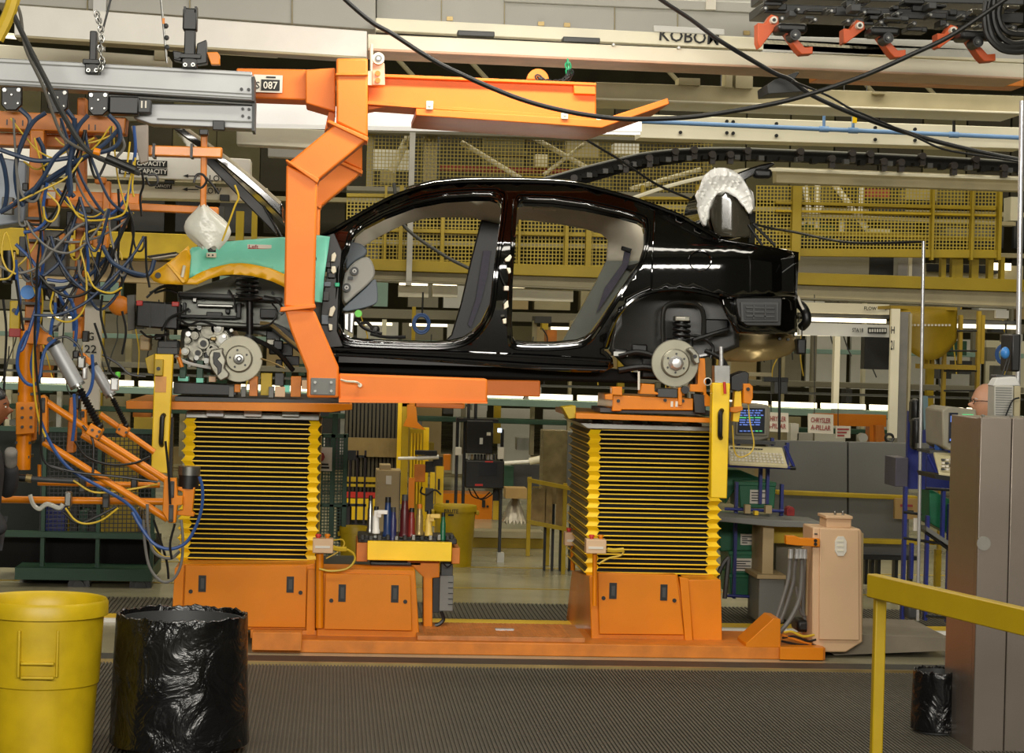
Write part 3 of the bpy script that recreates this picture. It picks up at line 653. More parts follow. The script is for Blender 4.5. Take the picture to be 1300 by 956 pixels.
# spare wheel well, pale pressed steel
sheet('boot_floor', [(905, 435), (918, 424), (936, 422), (1002, 424), (1012, 430), (1011, 443), (1003, 450), (985, 456), (955, 460), (925, 459), (905, 455)], [], 14.45, lambda x, y: -.22 * math.exp(-((x - 965) / 48) ** 2) * min(1, (y - 420) / 22) + .1, TAN_M, t, 6, .02)
for c in ((990, 430), (1001, 431), (985, 441)):
    m = MB(); m.disc(c, 1.8, 14.42, .03, 10); m.build('plug_hole', BLACK, t)
# rear suspension
for pts, r in (([(785, 452), (810, 447), (840, 455), (857, 461)], 3.5), ([(785, 470), (815, 466), (845, 470)], 4), ([(870, 425), (890, 428), (905, 440), (902, 455)], 2), ([(895, 445), (915, 455), (925, 470)], 3), ([(880, 432), (905, 424), (925, 418)], 3)):
    m = MB(); m.tp(pts, r, 14.25, 8); m.build('suspension_link', BLACK, t)
for r in ((780, 443, 797, 452), (802, 437, 822, 450), (815, 455, 840, 480), (840, 430, 880, 450), (880, 470, 892, 492), (895, 405, 925, 425)):
    b = MB(); b.bp(*r, 14.3 + random.random() * .1, .2); b.build('suspension_bracket', BLACK, t, .01)
rod_part('stabiliser', (800, 476), (905, 484), 4, 14.6, BLACKM, t)
box_part('bracket_plate', (779, 446.5, 797, 452), 14.24, .02, STEEL, t)
# brakes
def rotor(c, r, hat, bolts):
    p = P(c[0], c[1], YC - .02); k = S(p); R_ = r / k; H = hat / k
    m = MB(); m.lathe([(0, -.05), (H * .35, -.05), (H * .38, -.035), (H * .9, -.035), (H, -.028), (H * 1.02, 0), (R_, 0), (R_, .026), (0, .026)], p, 48, ax='y'); o = m.build('brake_rotor', ROTOR, t, sharp=25)
    m = MB(); m.lathe([(R_ * .98, -.002), (R_ * .985, -.003), (R_ * .99, -.002), (R_ * .98, -.002)], p, 48, ax='y'); m.build('rotor_edge', STEEL, o)
    m = MB(); m.lathe([(0, -.075), (.03, -.07), (.034, -.05), (.02, -.045)], p, 18, ax='y'); m.build('hub', STEEL, o)
    for i in range(bolts):
        a = 2 * math.pi * i / bolts + .5; q = p + Vector((math.cos(a) * H * .66, -.037, math.sin(a) * H * .66)); m = MB(); m.cyl(q, q + Vector((0, -.003, 0)), .007, 10); m.build('stud_hole', GREYD, o)
    return o
o = rotor((303.5, 455.5), 29.5, 17, 5)
m = MB(); m.disc((303.5, 455.5), 3.6, 13.9, .05, 14); m.build('hub_nut', BLACK, o)
m = MB(); m.disc((303.5, 455.5), 2, 13.89, .05, 10); m.build('spindle', CHROME, o)
cal = [(268, 444), (283, 441.5), (283, 448), (287, 457), (285, 467), (291, 474), (290, 479), (280, 484), (277, 481), (269, 470), (265, 460), (265, 450)]
c = poly_part('brake_caliper', cal, 13.9, .09, CAST, t, .008)
b = MB(); b.pp([(271, 447), (279, 447.5), (280, 452), (276, 456), (282, 463), (281, 472), (276, 477), (276, 468), (271, 462), (270, 455)], 13.89, .03); b.build('caliper_piston', GREYD, c, .004)
o = rotor((857, 461), 30, 18, 6)
m = MB(); m.lathe([(0, -.09), (.03, -.085), (.045, -.06), (.05, -.05)], P(857, 461, YC - .02), 8, ax='y'); m.build('axle_nut', CHROME, o)
c = poly_part('brake_caliper', [(873, 444), (876, 441), (881, 442), (888, 450), (889, 461), (884, 463), (880, 458), (879, 450)], 13.88, .1, CAST, t, .008)
b = MB(); b.disc((882.5, 452.5), 2.6, 13.87, .03, 10); b.build('caliper_bolt', BLACK, c)
# ---- front end
sheet('inner_apron', [(225, 373), (300, 348), (360, 345), (414, 330), (408, 440), (395, 450), (360, 430), (300, 420), (226, 418)], [], 14.42, lambda x, y: 0, mat('primer_grey', '62645E', .35, .5, var=.2, scale=5), t, 12, .03)
poly_part('frame_rail', [(226, 370), (358, 377), (358, 383), (226, 377)], 14.3, .12, GREYD, t, .01)
poly_part('lower_rail', [(228, 405), (310, 410), (350, 412), (350, 417), (228, 413)], 14.25, .12, APRON, t, .01)
poly_part('frame_rail', [(345, 408), (362, 416), (392, 443), (400, 455), (392, 458), (360, 432), (345, 420)], 14.2, .12, GREYD, t, .01)
m = MB(); m.tp([(330, 410), (345, 413), (365, 430), (388, 448)], 2.5, 14.12); m.build('brake_pipe', TAN_M, t)
rm = poly_part('radiator_module', [(173, 381), (227, 385), (226, 419), (172, 415)], 14.1, 1.4, BLACK, t, .012)
for x in (190, 208):
    b = MB(); b.bp(x, 384, x + 1.5, 416, 14.09, .02); b.build('module_rib', GREYD, rm)
for r in ((173, 381.5, 181, 388), (218, 383, 227, 389)):
    b = MB(); b.bp(*r, 14.08, .06); b.build('red_cap', RED, rm, .004)
poly_part('bumper_bracket', [(161, 375), (171, 374), (171, 418), (162, 420)], 14.3, .1, GREY, t, .003)
m = MB(); m.rod((317, 355), (317, 425), 4.5, 14.12, 12); m.build('strut', BLACK, t)
m = MB(); m.tube([P(314, 352 + i * .75, 14.12) + Vector((.065 * math.cos(i * .8), .065 * math.sin(i * .8), 0)) for i in range(40)], .011, 6, sub=2); m.build('coil_spring', BLACK, t)
m = MB(); m.lathe([(.02, .0), (.085, .0), (.09, .012), (.06, .03), (.02, .03)], P(316, 381, 14.12), 20); m.build('spring_seat', BLACK, t)
m = MB(); m.rod((317, 425), (312, 450), 6, 14.1, 12); m.build('knuckle', GREYD, t)
m = MB(); m.tp([(345, 385, 14.2), (352, 395, 14.2), (345, 410, 14.1), (330, 415, 14.1)], 1.2, 14.15); m.build('sensor_wire', BLACK, t)
m = MB(); m.tp([(322, 430, 14.05), (350, 445, 14.1), (372, 470, 14.2)], 3.2, 14.1); m.build('lower_arm', BLACK, t)
m = MB(); m.tp([(331, 455), (350, 462), (362, 468)], 1.1, 13.95); m.build('brake_line', TAN_M, t)
for i in range(8):
    r0 = (335 + random.random() * 35, 418 + random.random() * 40); b = MB(); b.bp(r0[0], r0[1], r0[0] + 8 + random.random() * 8, r0[1] + 6 + random.random() * 8, 14.2 + random.random() * .2, .15); b.build('engine_bracket', random.choice([BLACK, GREYD, CAST]), t, .008)
for r, mm in (((232, 384, 236, 400), GREYD), ((250, 386, 296, 390), STEEL), ((262, 396, 282, 402), GREYD), ((300, 384, 306, 404), GREYD), ((286, 392, 292, 398), BLACK), ((244, 376, 250, 384), STEEL), ((330, 392, 352, 404), GREYD), ((338, 420, 356, 436), BLACK), ((358, 436, 372, 452), BLACK), ((372, 400, 386, 420), GREYD), ((226, 400, 300, 404), GREYD), ((362, 452, 380, 464), GREYD)):
    b = MB(); b.bp(*r, 14.34, .06); b.build('apron_bracket', mm, t, .006)
for c in ((258, 380), (290, 372), (330, 366), (346, 372), (240, 394), (320, 398), (300, 358)):
    m = MB(); m.disc(c, 2, 14.38, .04, 10); m.build('apron_hole', BLACK, t)
# engine and gearbox castings
e = MB(); e.pp([(230, 416), (290, 414), (300, 430), (296, 470), (262, 474), (236, 460), (228, 440)], 14.4, .8); eng = e.build('gearbox', CAST, t, .03)
random.seed(3)
for c, r, d in (((276, 417), 8, .12), ((266, 419), 11, .1), ((247, 426), 5, .14), ((282, 431), 9, .1), ((258, 436), 7, .12), ((238, 432), 4, .1), ((251, 448), 6, .12), ((270, 446), 8, .14), ((244, 415), 4, .08), ((262, 458), 6, .1), ((288, 444), 6, .1), ((235, 446), 5, .12)):
    m = MB(); m.disc(c, r, 14.4 - d, d + .02, 18, 0); m.disc(c, r * .6, 14.4 - d - .02, .03, 14, 1); m.build('housing_boss', [CAST, random.choice([STEEL, GREYD, CAST])], eng)
for i in range(22):
    c = (230 + random.random() * 66, 412 + random.random() * 55); m = MB(); m.disc(c, 1.5 + random.random() * 2, 14.26, .15, 8); m.build('engine_bolt', random.choice([STEEL, BLACK, CAST, CHROME]), eng)
for i in range(9):
    c = (228 + random.random() * 66, 410 + random.random() * 55); b = MB(); b.bp(c[0], c[1], c[0] + 4 + random.random() * 9, c[1] + 3 + random.random() * 6, 14.22 + random.random() * .1, .12); b.build('engine_bracket', random.choice([BLACK, GREYD, CAST, STEEL, TAN_M]), eng, .006)
for pts, mm in (([(225, 365), (215, 362), (200, 366), (186, 378)], BLACK), ([(226, 372), (212, 368), (196, 372)], BLACK), ([(190, 372), (205, 365), (222, 360)], BLACK), ([(240, 392), (228, 398), (215, 404), (205, 420)], BLACK), ([(225, 404), (240, 412), (255, 408), (275, 414)], BLACK), ([(300, 397), (297, 380), (290, 368)], BLACK), ([(335, 376), (350, 380), (360, 394), (356, 400)], BLACK), ([(178, 420), (190, 428), (215, 424)], BLACK)):
    m = MB(); m.tp(pts, 1.6, 14.05); m.build('engine_hose', mm, t)
for r, mm in (((177, 425, 190, 445), TAN_D), ((196, 424, 206, 432), BLACK), ((208, 418, 212, 440), STEEL), ((200, 432, 226, 446), GREYD)):
    b = MB(); b.bp(*r, 14.2, .2); b.build('engine_bracket', mm, t, .01)
# ---- front pillar hinge area, dashboard
poly_part('hinge_pillar', [(405, 303), (424, 296), (434, 318), (431, 350), (428, 420), (436, 440), (412, 442), (405, 425), (409, 385), (415, 345), (414, 320)], 13.99, .02, BLACK, t, .004)
for q in ([(421, 323), (425, 320), (427, 324), (425, 332), (420, 332)], [(421, 338), (426, 338), (427, 345), (423, 348), (420, 344)], [(419, 391), (424, 388), (426, 392), (422, 402), (417, 401)], [(417, 411), (422, 412), (422, 419), (418, 420)],
          [(641, 329), (648, 323), (650, 326), (647, 332), (642, 332)], [(643, 340), (648, 340), (649, 346), (646, 348)], [(640, 386), (645, 381), (646, 390), (640, 393)], [(638, 405), (643, 404), (643, 411), (639, 411)]):
    poly_part('hinge', q, 13.93, .05, CREAM, t, .004)
b = MB(); b.bp(640, 363, 646, 369, 13.94, .05); b.build('wire_plug', SIGNW, t, .004)
m = MB(); m.tp([(634, 345), (638, 355), (642, 364)], 1.2, 13.95); m.build('wiring', BLACK, t)
for r in ((416, 346, 426, 353), (411, 358, 420, 364), (410, 370, 418, 382), (408, 400, 417, 412), (412, 332, 420, 340)):
    b = MB(); b.bp(*r, 13.95, .06); b.build('pillar_connector', random.choice([GREYD, BLACK, DASH_D]), t, .005)
b = MB(); b.bp(425, 359, 431, 364, 13.94, .05); b.build('green_plug', mat('green_plug', '1FAA7C', .4), t, .004)
d = poly_part('dashboard', smooth_poly([(435, 351), (447, 334), (463, 325), (471, 328.5), (476.5, 343), (475, 353), (464, 364.5), (450, 376), (435, 390)], 1), 14.3, 1.1, DASH, t, .012)
poly_part('dash_top', smooth_poly([(444, 306), (463, 311), (468, 322), (448, 333), (438, 345), (440, 320)], 1), 14.33, 1.1, DASH_D, d, .012)
poly_part('lower_dash', smooth_poly([(435, 391), (464, 366), (476, 352), (479, 360), (480, 380), (478, 386), (460, 392), (435, 396)], 1), 14.32, 1.1, DASH_D, d, .012)
for c, r in (((450, 344), 5.4), ((440, 365), 5.6)):
    m = MB(); m.disc(c, r, 14.26, .05, 20, 0); m.disc(c, r * .5, 14.25, .03, 14, 1); m.disc(c, r * .22, 14.245, .03, 10, 0); m.build('vent_knob', [BLACK, GREYL], d)
b = MB(); b.bp(442, 351, 448, 355, 14.28, .03); b.build('switch', BLACK, d)
m = MB(); m.disc((455, 398), 4.6, 14.22, .03, 20); m.build('green_cap', GREEN_L, t)
poly_part('column_bracket', [(437, 398), (450, 397), (448, 424), (437, 418)], 14.3, .1, CHROME, t, .006)
b = MB(); b.bp(442, 398, 445, 420, 14.28, .02); b.build('bracket_slot', BLACK, t)
for pts in ([(452, 405), (460, 415), (470, 420), (485, 424)], [(455, 412), (466, 410), (474, 418), (480, 426)], [(470, 424), (490, 428), (515, 428)]):
    m = MB(); m.tp(pts, 2.2, 14.25); m.build('wiring', BLACK, t)
b = MB(); b.bp(470, 413, 482, 424, 14.24, .08); b.build('pedal_box', BLACK, t, .02)
# ---- open bonnet and boot lid
h = poly_part('bonnet', [(218, 162), (240, 163.5), (300, 209), (358, 259), (358, 277), (330, 249), (280, 207), (232, 173)], 14.2, 1.35, BLACKG, t, .01)
m = MB(); m.tube([P(a, b, 14.19) for a, b in [(236, 163), (300, 210), (356, 258)]], .012, 6); m.build('bonnet_edge', CREAM, h)
poly_part('bonnet_frame', [(245, 190), (262, 192), (345, 272), (352, 300), (338, 285)], 14.35, .1, BLACK, h, .006)
m = MB(); m.rod((335, 262), (357, 300), 1.5, 14.3); m.build('bonnet_stay', BLACK, h)
lid = poly_part('boot_lid', smooth_poly([(905, 300), (898, 275), (902, 250), (915, 232), (930, 222), (960, 210), (985, 205), (982, 212), (950, 226), (934, 238), (945, 262), (954, 285), (954, 302)], 1), 14.35, 1.05, BLACKG, t, .01)
sheet('lid_glass', [(908, 299), (900, 270), (906, 248), (918, 240), (932, 250), (944, 264), (953, 282), (953.5, 302)], [], 14.3, lambda x, y: -.05 * math.sin((x - 900) / 54 * 3), OLIVE, lid, 6, .015)
for a, b_ in (((956, 284), (984, 312)), ((950, 285), (968, 312))):
    m = MB(); m.rod(a, b_, 1.8, 14.28); m.build('gas_strut', BLACK, lid)
box_part('lid_hinge', (958, 214, 981, 226), 14.33, .1, BLACK, lid, .02)
wr = smooth_poly([(896.5, 288), (888, 272), (886, 255), (888, 234), (898, 217), (916, 211.5), (934, 217), (947, 231), (957, 261), (953, 275), (943, 260), (931, 247), (918, 242), (906, 250), (899, 264), (897.5, 280)], 1)
w_ = sheet('film_wrap', wr, [], 14.2, lambda x, y: .009 * math.sin(math.atan2(y - 275, x - 920) * 34) + .008 * math.sin(x * .9 + y * .5) - .05 * max(0, 1 - abs(math.hypot(x - 921, y - 262) - 40) / 14), WRAP, t, 3.2, .03)

# ---- fender cover
t = thing('fender_cover', 'teal and amber protective cover laid over the left front fender', 'cover', P(300, 350, 13.85))
def offf(x, y): return .13 * max(0, (352 - y) / 52) ** 1.6 - (.03 if x < 250 else 0)
sheet('cover_panel', [(240, 318), (244, 314), (263, 311.5), (264, 320), (274, 320), (274.5, 307.5), (300, 305.5), (330, 303), (360, 301), (392, 299), (405, 298.6), (419, 300.5), (415.5, 325), (411.5, 352), (409, 384), (397, 383), (392, 366), (380, 355), (359, 347), (345, 341), (332, 338), (319, 335.3), (307, 334), (293, 334.5), (281, 337), (268, 340.5), (256, 345), (246, 350), (240, 353), (241, 335)], [], 13.82, offf, TEAL, t, 7, .012)
sheet('cover_arch', [(231, 361), (239, 353), (246, 350), (256, 345), (268, 340.5), (281, 337), (293, 334.5), (307, 334), (319, 335.3), (332, 338), (345, 341), (359, 347), (380, 355), (380, 375), (359, 363.5), (345, 357), (332, 353), (319, 350.3), (307, 349), (294, 348.5), (281, 349.5), (266, 354), (251, 361)], [], 13.8, lambda x, y: 0, AMBER, t, 7, .02)
sheet('cover_nose', [(190.5, 351), (193, 346), (205, 339), (222, 327), (239.5, 312), (242.5, 326), (240, 352), (238, 358), (232, 361.5), (205, 360.5), (195, 357)], [], 13.79, lambda x, y: -.03 * math.sin(max(0, min(1, (x - 190) / 52)) * math.pi), AMBER, t, 6, .02)
m = MB(); m.disc((200.5, 349.5), 3.8, 13.755, .02, 16); m.build('eyelet', BLACK, t)
for q in ([(211, 335), (214, 333.5), (236, 357.5), (232, 360)],): poly_part('nose_rib', q, 13.745, .02, AMBER, t, .004)
m = MB(); m.rod((234, 337), (231, 352), 2.2, 13.75); m.build('clip', CREAM, t)
b = box_part('label', (314, 310.5, 344.5, 317), 13.895, .004, SIGNW, t)
text('Left', 322, 313, 4.6, 13.89, INKR, b, wpx=12)
box_part('label_stripe', (315, 315.3, 344, 316.6), 13.892, .003, RED, b)
b = box_part('clip_plate', (262, 321, 274.5, 327), 13.84, .02, CREAM, t, .003)
for x in (265, 270): m = MB(); m.disc((x, 324), 1.2, 13.835, .01, 8); m.build('hole', BLACK, b)
b = box_part('plug', (264.5, 308, 273.5, 320), 13.95, .05, BLACK, t, .004)
m = MB(); m.disc((398, 328.5), 4, 13.84, .03, 14); m.build('grommet', BLACK, t)
poly_part('front_flap', [(186, 327), (224, 321), (224, 324), (196, 328.5)], 14.0, .3, WHITE, t, .004)
poly_part('front_flap', [(184, 325), (224, 319.5), (224, 321.5), (190, 327)], 13.98, .3, BLACK, t, .004)
# ================================================================ OVERHEAD BEAMS, RAILS, CABLES
def beam(name, label, cat, q, Y, dep, m, group=None, parent=None, bev=.006):
    b = MB(); b.pp(q, Y, dep)
    o = b.build(name, m, parent, bev)
    if parent is None: tag(o, label, cat, group)
    return o
# big light grey ducts at the top
t = thing('overhead_duct', 'wide light grey duct beam along the very top left', 'duct', P(240, 5, 15.2))
beam('duct_shell', '', '', [(-10, -60), (477, -50), (477, 37.5), (-10, 3)], 15.2, 1.2, DUCT, parent=t)
box_part('hanger_plate', (118, -20, 134, 64), 15.1, .05, GREYL, t)
for i in range(3): beam('duct_seam', '', '', [(110 + i * 130, -40), (111.5 + i * 130, -40), (111.5 + i * 130, 13.5 + i * 8.8), (110 + i * 130, 13.5 + i * 8.8)], 15.17, .04, CREAM_D, parent=t)
t = thing('overhead_duct', 'wide light grey duct beam across the top centre with small square holes', 'duct', P(800, 5, 15.6))
beam('duct_shell', '', '', [(478, -60), (1000, -40), (1000, 51), (478, 24)], 15.6, 1.0, DUCT, parent=t)
beam('duct_top', '', '', [(640, -8), (1000, 4), (1000, 18), (640, 2)], 15.55, .06, BLUE_P if False else DUCT, parent=t)
for x, y in ((571, 23.5), (687, 30), (720, 31.5), (834, 36.5), (948, 41.5)): box_part('square_hole', (x - 4, y - 2.6, x + 4, y + 2.6), 15.58, .03, TAN_M, t)
for x in (560, 640, 780, 860): beam('duct_seam', '', '', [(x, -40), (x + 1, -40), (x + 1, 26 + (x - 478) * .052), (x, 26 + (x - 478) * .052)], 15.58, .04, CREAM_D, parent=t)
box_part('label_plate', (897, -4, 909, 12), 15.5, .03, SIGNW, t)
t = thing('overhead_beam', 'broad white box beam above plate 087 ending at the orange post', 'beam', P(250, 45, 14.2))
beam('beam_shell', '', '', [(18, 6), (466, 39.5), (466, 74.5), (18, 45)], 14.2, .16, mat('beam_white', 'D4D2CA', .45, var=.04), parent=t)
beam('bottom_flange', '', '', [(18, 44), (466, 72), (466, 75.5), (18, 47.5)], 14.17, .2, CREAM_D, parent=t)
beam('bottom_flange', '', '', [(470, 55), (474, 55), (474, 93), (470, 93)], 13.9, .2, CREAM, parent=t)
# pair of cream running rails
t = thing('running_rail', 'upper cream conveyor rail crossing the top right half', 'rail', P(800, 45, 14.6))
beam('rail_web', '', '', [(477, 22.5), (1300, 65), (1300, 80), (477, 38.5)], 14.9, .3, CREAM, parent=t)
beam('rail_gap', '', '', [(477, 38.5), (1300, 80), (1300, 83), (477, 42)], 15.0, .1, BLACK, parent=t)
text('KOBOM', 875, 46.5, 16, 14.88, INKB, t, wpx=76, rot=.045)
beam('letter_mask', '', '', [(830, 32), (920, 37), (920, 44.5), (830, 40)], 14.86, .02, GREYL, parent=t)
t = thing('running_rail', 'lower cream conveyor rail just under the upper one', 'rail', P(800, 70, 14.5))
beam('rail_web', '', '', [(467, 43), (1300, 81), (1300, 99), (467, 62)], 14.5, .3, CREAM, parent=t)
beam('bottom_flange', '', '', [(467, 61), (1300, 98), (1300, 101), (467, 64.5)], 14.42, .45, mat('rail_peach', 'CFA98A', .45), parent=t)
for x, y in ((732, 50), (598, 42)):
    b = beam('trolley', '', '', [(x - 17, y - 4), (x + 30, y - 2), (x + 30, y + 5), (x - 17, y + 3)], 14.7, .12, GREYD, parent=t)
for x in (779, 862): m = MB(); m.disc((x, 42 + (x - 467) * .046), 1.6, 14.45, .06, 10); m.build('rail_bolt', STEEL, t)
# grey beams further back
one_ = lambda *a, **k: beam(*a, **k)
t = thing('overhead_beam', 'grey tan beam behind the chain at the right end of the orange beam', 'beam', P(1000, 120, 17))
beam('beam_shell', '', '', [(756, 104), (1300, 122), (1300, 143), (756, 125)], 17, .4, CREAM_D, parent=t)
beam('bottom_flange', '', '', [(756, 124), (1300, 142), (1300, 145), (756, 127)], 16.9, .6, CREAM, parent=t)
for r in ((862, 99, 889, 108), (922, 88, 930, 111), (934, 89, 956, 112), (1108, 116, 1125, 119)): box_part('bracket', r, 16.95, .2, CREAM_D, t)
t = thing('overhead_beam', 'cream channel beam carrying the blue pipe at upper right', 'beam', P(1050, 170, 18))
beam('beam_shell', '', '', [(812, 145), (1300, 162), (1300, 189), (812, 175)], 18, .3, CREAM, parent=t)
for x, y in ((864, 168), (923, 154), (931, 154.5), (923, 168.5), (931, 169), (986, 157), (986, 172), (1111.5, 162), (1111.5, 177), (1162, 164), (1162, 178)):
    m = MB(); m.disc((x, y), 2.2, 17.98, .03, 10); m.build('bolt_hole', BLACK, t)
t = thing('air_pipe', 'pale blue air pipe with tees along the cream channel beam', 'pipe', P(1050, 160, 17.8))
rod_part('pipe', (812, 154), (1300, 175), 3.0, 17.8, BLUE_P, t)
for x in (1046, 1083, 1211):
    y = 154 + (x - 812) * .043
    m = MB(); m.rod((x - 6, y - .2), (x + 6, y + .2), 4, 17.8); m.build('pipe_tee', BLUE_P, t)
    rod_part('riser', (x, y - 2), (x, y - 18), 2, 17.8, BLUE_P if x < 1200 else BLACK, t)
box_part('tag', (1083, 148, 1088, 156), 17.7, .03, YELLOW, t)
t = thing('cable_tray', 'long rusty orange bar between the cream rails at far right', 'bar', P(1150, 100, 16))
beam('tray', '', '', [(1038, 93), (1300, 101), (1300, 110), (1038, 100)], 16, .3, ORANGE_D, parent=t)
# lit fluorescent fixture over the car roof
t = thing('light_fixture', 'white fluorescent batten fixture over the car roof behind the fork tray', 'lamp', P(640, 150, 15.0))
beam('housing', '', '', [(300, 129), (815, 153), (815, 167), (300, 157)], 15.0, .28, mat('housing_white_glow', 'FFFAF0', .4, emit=.55), parent=t)  # glow added: bright light on the white housing is put into the material
rod_part('tube', (470, 155.5), (812, 168.5), 2.4, 15.15, TUBE, t)
beam('wiring_duct', '', '', [(300, 159), (414, 165), (412, 189), (300, 183)], 15.3, .2, CREAM, parent=t); beam('reflector', '', '', [(340, 184), (400, 187), (400, 202), (340, 199)], 16.0, .1, GREYL, parent=t)
l = area('fixture_lamp', P(640, 172, 15.1), 1.6, .2, 30)
def tube_light(label, a, b, r, Y, mm=TUBE):
    t = thing('tube_lamp', label, 'lamp', P((a[0] + b[0]) / 2, (a[1] + b[1]) / 2, Y))
    rod_part('tube', a, b, r, Y, mm, t)
    beam('housing', '', '', [(a[0], a[1] - r - 4), (b[0], b[1] - r - 4), (b[0], b[1] - r), (a[0], a[1] - r)], Y, .2, CREAM, parent=t)
    for f_ in (.2, .8): rod_part('hanger', (a[0] + (b[0] - a[0]) * f_, a[1] - r - 4), (a[0] + (b[0] - a[0]) * f_, -60), .8, Y + .1, GREYD, t, 6)
tube_light('glowing tube lamp left of the thin hanger under the white box beam', (2, 46.5), (205, 62), 1.5, 17)
tube_light('glowing tube lamp right of the thin hanger under the white box beam', (212, 62.5), (352, 71.5), 1.5, 17)
tube_light('bright tube lamp under the right grey tan beam', (905, 139), (958, 141), 2.2, 20)
tube_light('bright tube lamp above the blue pipe tees', (1062, 143), (1110, 146), 2.2, 20)
one(MB(), 'x', CREAM, 'x', 'x') if False else None
t = thing('overhead_beam', 'cream stiffener beam behind the aluminium rails at far left', 'beam', P(110, 70, 16))
beam('beam_shell', '', '', [(-5, 56), (215, 72), (215, 86), (-5, 76)], 16, .3, CREAM, parent=t)
box_part('post', (196, 58, 210, 76), 15.95, .2, CREAM_D, t)
# curved hanger bracket at right
m = MB(); m.pp([(974, 108), (984, 101), (1012, 91), (1015, 92), (1006, 104), (1026, 110), (1026, 116), (975, 119)], 14.2, .34); one(m, 'cable_bracket', GREYD, 'dark steel bracket where the long black cables cross at upper right', 'bracket', bev=.004)
# --------- black overhead chain track
t = thing('chain_conveyor', 'black curved overhead chain track with round rollers behind the car roof', 'conveyor', P(980, 200, 19.5))
up = [(655, 236), (700, 224), (740, 213), (780, 203), (815, 195), (860, 190), (920, 188), (980, 190), (1100, 195), (1200, 200), (1300, 206)]
lo = [(1300, 220), (1200, 214), (1100, 209), (980, 205), (920, 204), (870, 206), (830, 212), (790, 220), (750, 232), (700, 245), (660, 255)]
beam('track_web', '', '', [(a, b) for a, b in up] + [(a, b - 1) for a, b in lo], 19.5, .12, BLACKM, parent=t, bev=0)
m = MB(); m.tp([(a, b, 19.45) for a, b in up], 1.5, 19.45, 6); m.build('track_edge', GREY, t)
for i in range(60):
    u = i / 59 * 9.99; j = int(u); f_ = u - j; a, b = up[j], up[j + 1]; x, y = a[0] + (b[0] - a[0]) * f_, a[1] + (b[1] - a[1]) * f_
    if x < 690: continue
    m = MB(); m.bp(x - 3, y + 8, x + 4, y + 13 + (i % 3), 19.4, .12); m.build('chain_link', [BLACKM, GREYD, BLACKM][i % 3], t)
for x, y in ((729, 226), (858, 192), (882, 190), (905, 196), (928, 196), (950, 191), (1017, 192), (1083, 194), (1106, 195), (1172, 198), (1240, 202), (1057, 201), (1123, 205), (1145, 206), (1212, 210), (1276, 213), (795, 207), (825, 200)):
    m = MB(); m.disc((x, y), 4.6, 19.36, .1, 14); m.bp(x - 3.4, y + 3, x + 3.4, y + 12, 19.38, .08); m.build('roller', mat('roller_brown', '1C1410', .5) if 'roller_brown' not in MATS else MATS['roller_brown'], t)
# lower grey guide of the chain track
t = thing('guide_rail', 'cream guide rail under the black chain track above the yellow mesh', 'rail', P(1100, 225, 19.6))
beam('rail_web', '', '', [(985, 212), (1300, 224), (1300, 243), (985, 232)], 19.7, .15, CREAM_D, parent=t)
m = MB(); m.tp([(802, 252), (850, 236), (900, 224), (950, 216), (1000, 216), (1100, 220), (1298, 227)], 2.6, 19.5, 6); m.build('rail_lip', CREAM, t)
# --------- black machine with orange hooks at the top right
t = thing('hook_conveyor', 'black overhead conveyor with orange hooks in the top right corner', 'conveyor', P(1140, 20, 13.4))
beam('carrier_bar', '', '', [(966, 4), (1300, 16), (1300, 30), (966, 16)], 13.6, .4, BLACK, parent=t)
beam('chain_bar', '', '', [(968, -14), (1300, -6), (1300, 6), (968, -2)], 13.9, .4, GREYD, parent=t)
beam('drip_plate', '', '', [(968, 45), (1300, 54), (1300, 76), (968, 66)], 14.9, .1, GREYL, parent=t)
random.seed(12)
for i in range(48):
    x = 968 + random.random() * 330; y = -8 + (x - 968) * .035 + random.random() * 36; w_ = 6 + random.random() * 22; h_ = 3 + random.random() * 7
    m = MB(); m.bp(x, y, x + w_, y + h_, 13.3 + random.random() * .4, .15); m.build('chain_block', random.choice([BLACK, BLACK, GREYD, BLACK, OLIVE]), t, .006)
for i in range(16):
    x = 972 + i * 21; y = 10 + (x - 968) * .04 + (i % 2) * 12
    m = MB(); m.disc((x, y), 3.2, 13.25, .12, 12, 0); m.disc((x, y), 1.6, 13.23, .03, 10, 1); m.build('roller', [BLACK, STEEL], t)
for i, (x, y) in enumerate(((975, 33), (1084, 40), (1203, 46))):
    m = MB(); m.pp([(x + 4, y - 15), (x + 13, y - 12), (x + 14, y - 3), (x - 10, y + 28) if i == 0 else (x - 10, y + 15), (x - 13, y + 20) if i == 0 else (x - 13, y + 14), (x - 13, y - 4), (x - 4, y - 3)], 13.2, .12); h = m.build('hook', mat('hook_orange', 'C2501A', .45), t, .004)
    m = MB(); m.disc((x + 8, y - 8), 4.4, 13.15, .08, 14, 0); m.disc((x + 8, y - 8), 2.2, 13.14, .02, 12, 1); m.build('hook_pivot', [SIGNW, BLACK], h)
for i, (x, y) in enumerate(((1010, 45), (1128, 49), (1242, 54))):
    m = MB(); m.pp([(x - 13, y - 4), (x - 4, y - 2), (x + 12, y + 15), (x + 22, y + 14), (x + 22, y + 23), (x + 8, y + 24), (x + 2, y + 18)], 13.1, .12); h = m.build('hook', MATS['hook_orange'], t, .004)
    m = MB(); m.disc((x, y - 1), 7, 13.0, .14, 16, 0); m.disc((x, y - 1), 3.6, 12.98, .03, 14, 1); m.disc((x, y - 1), 1.4, 12.97, .03, 8, 2); m.build('hook_pivot', [BLACK, GREYD, STEEL], h)
    m = MB(); m.bp(x - 22, y - 16, x + 16, y - 4, 13.05, .2); m.build('hook_block', BLACK, h, .02)
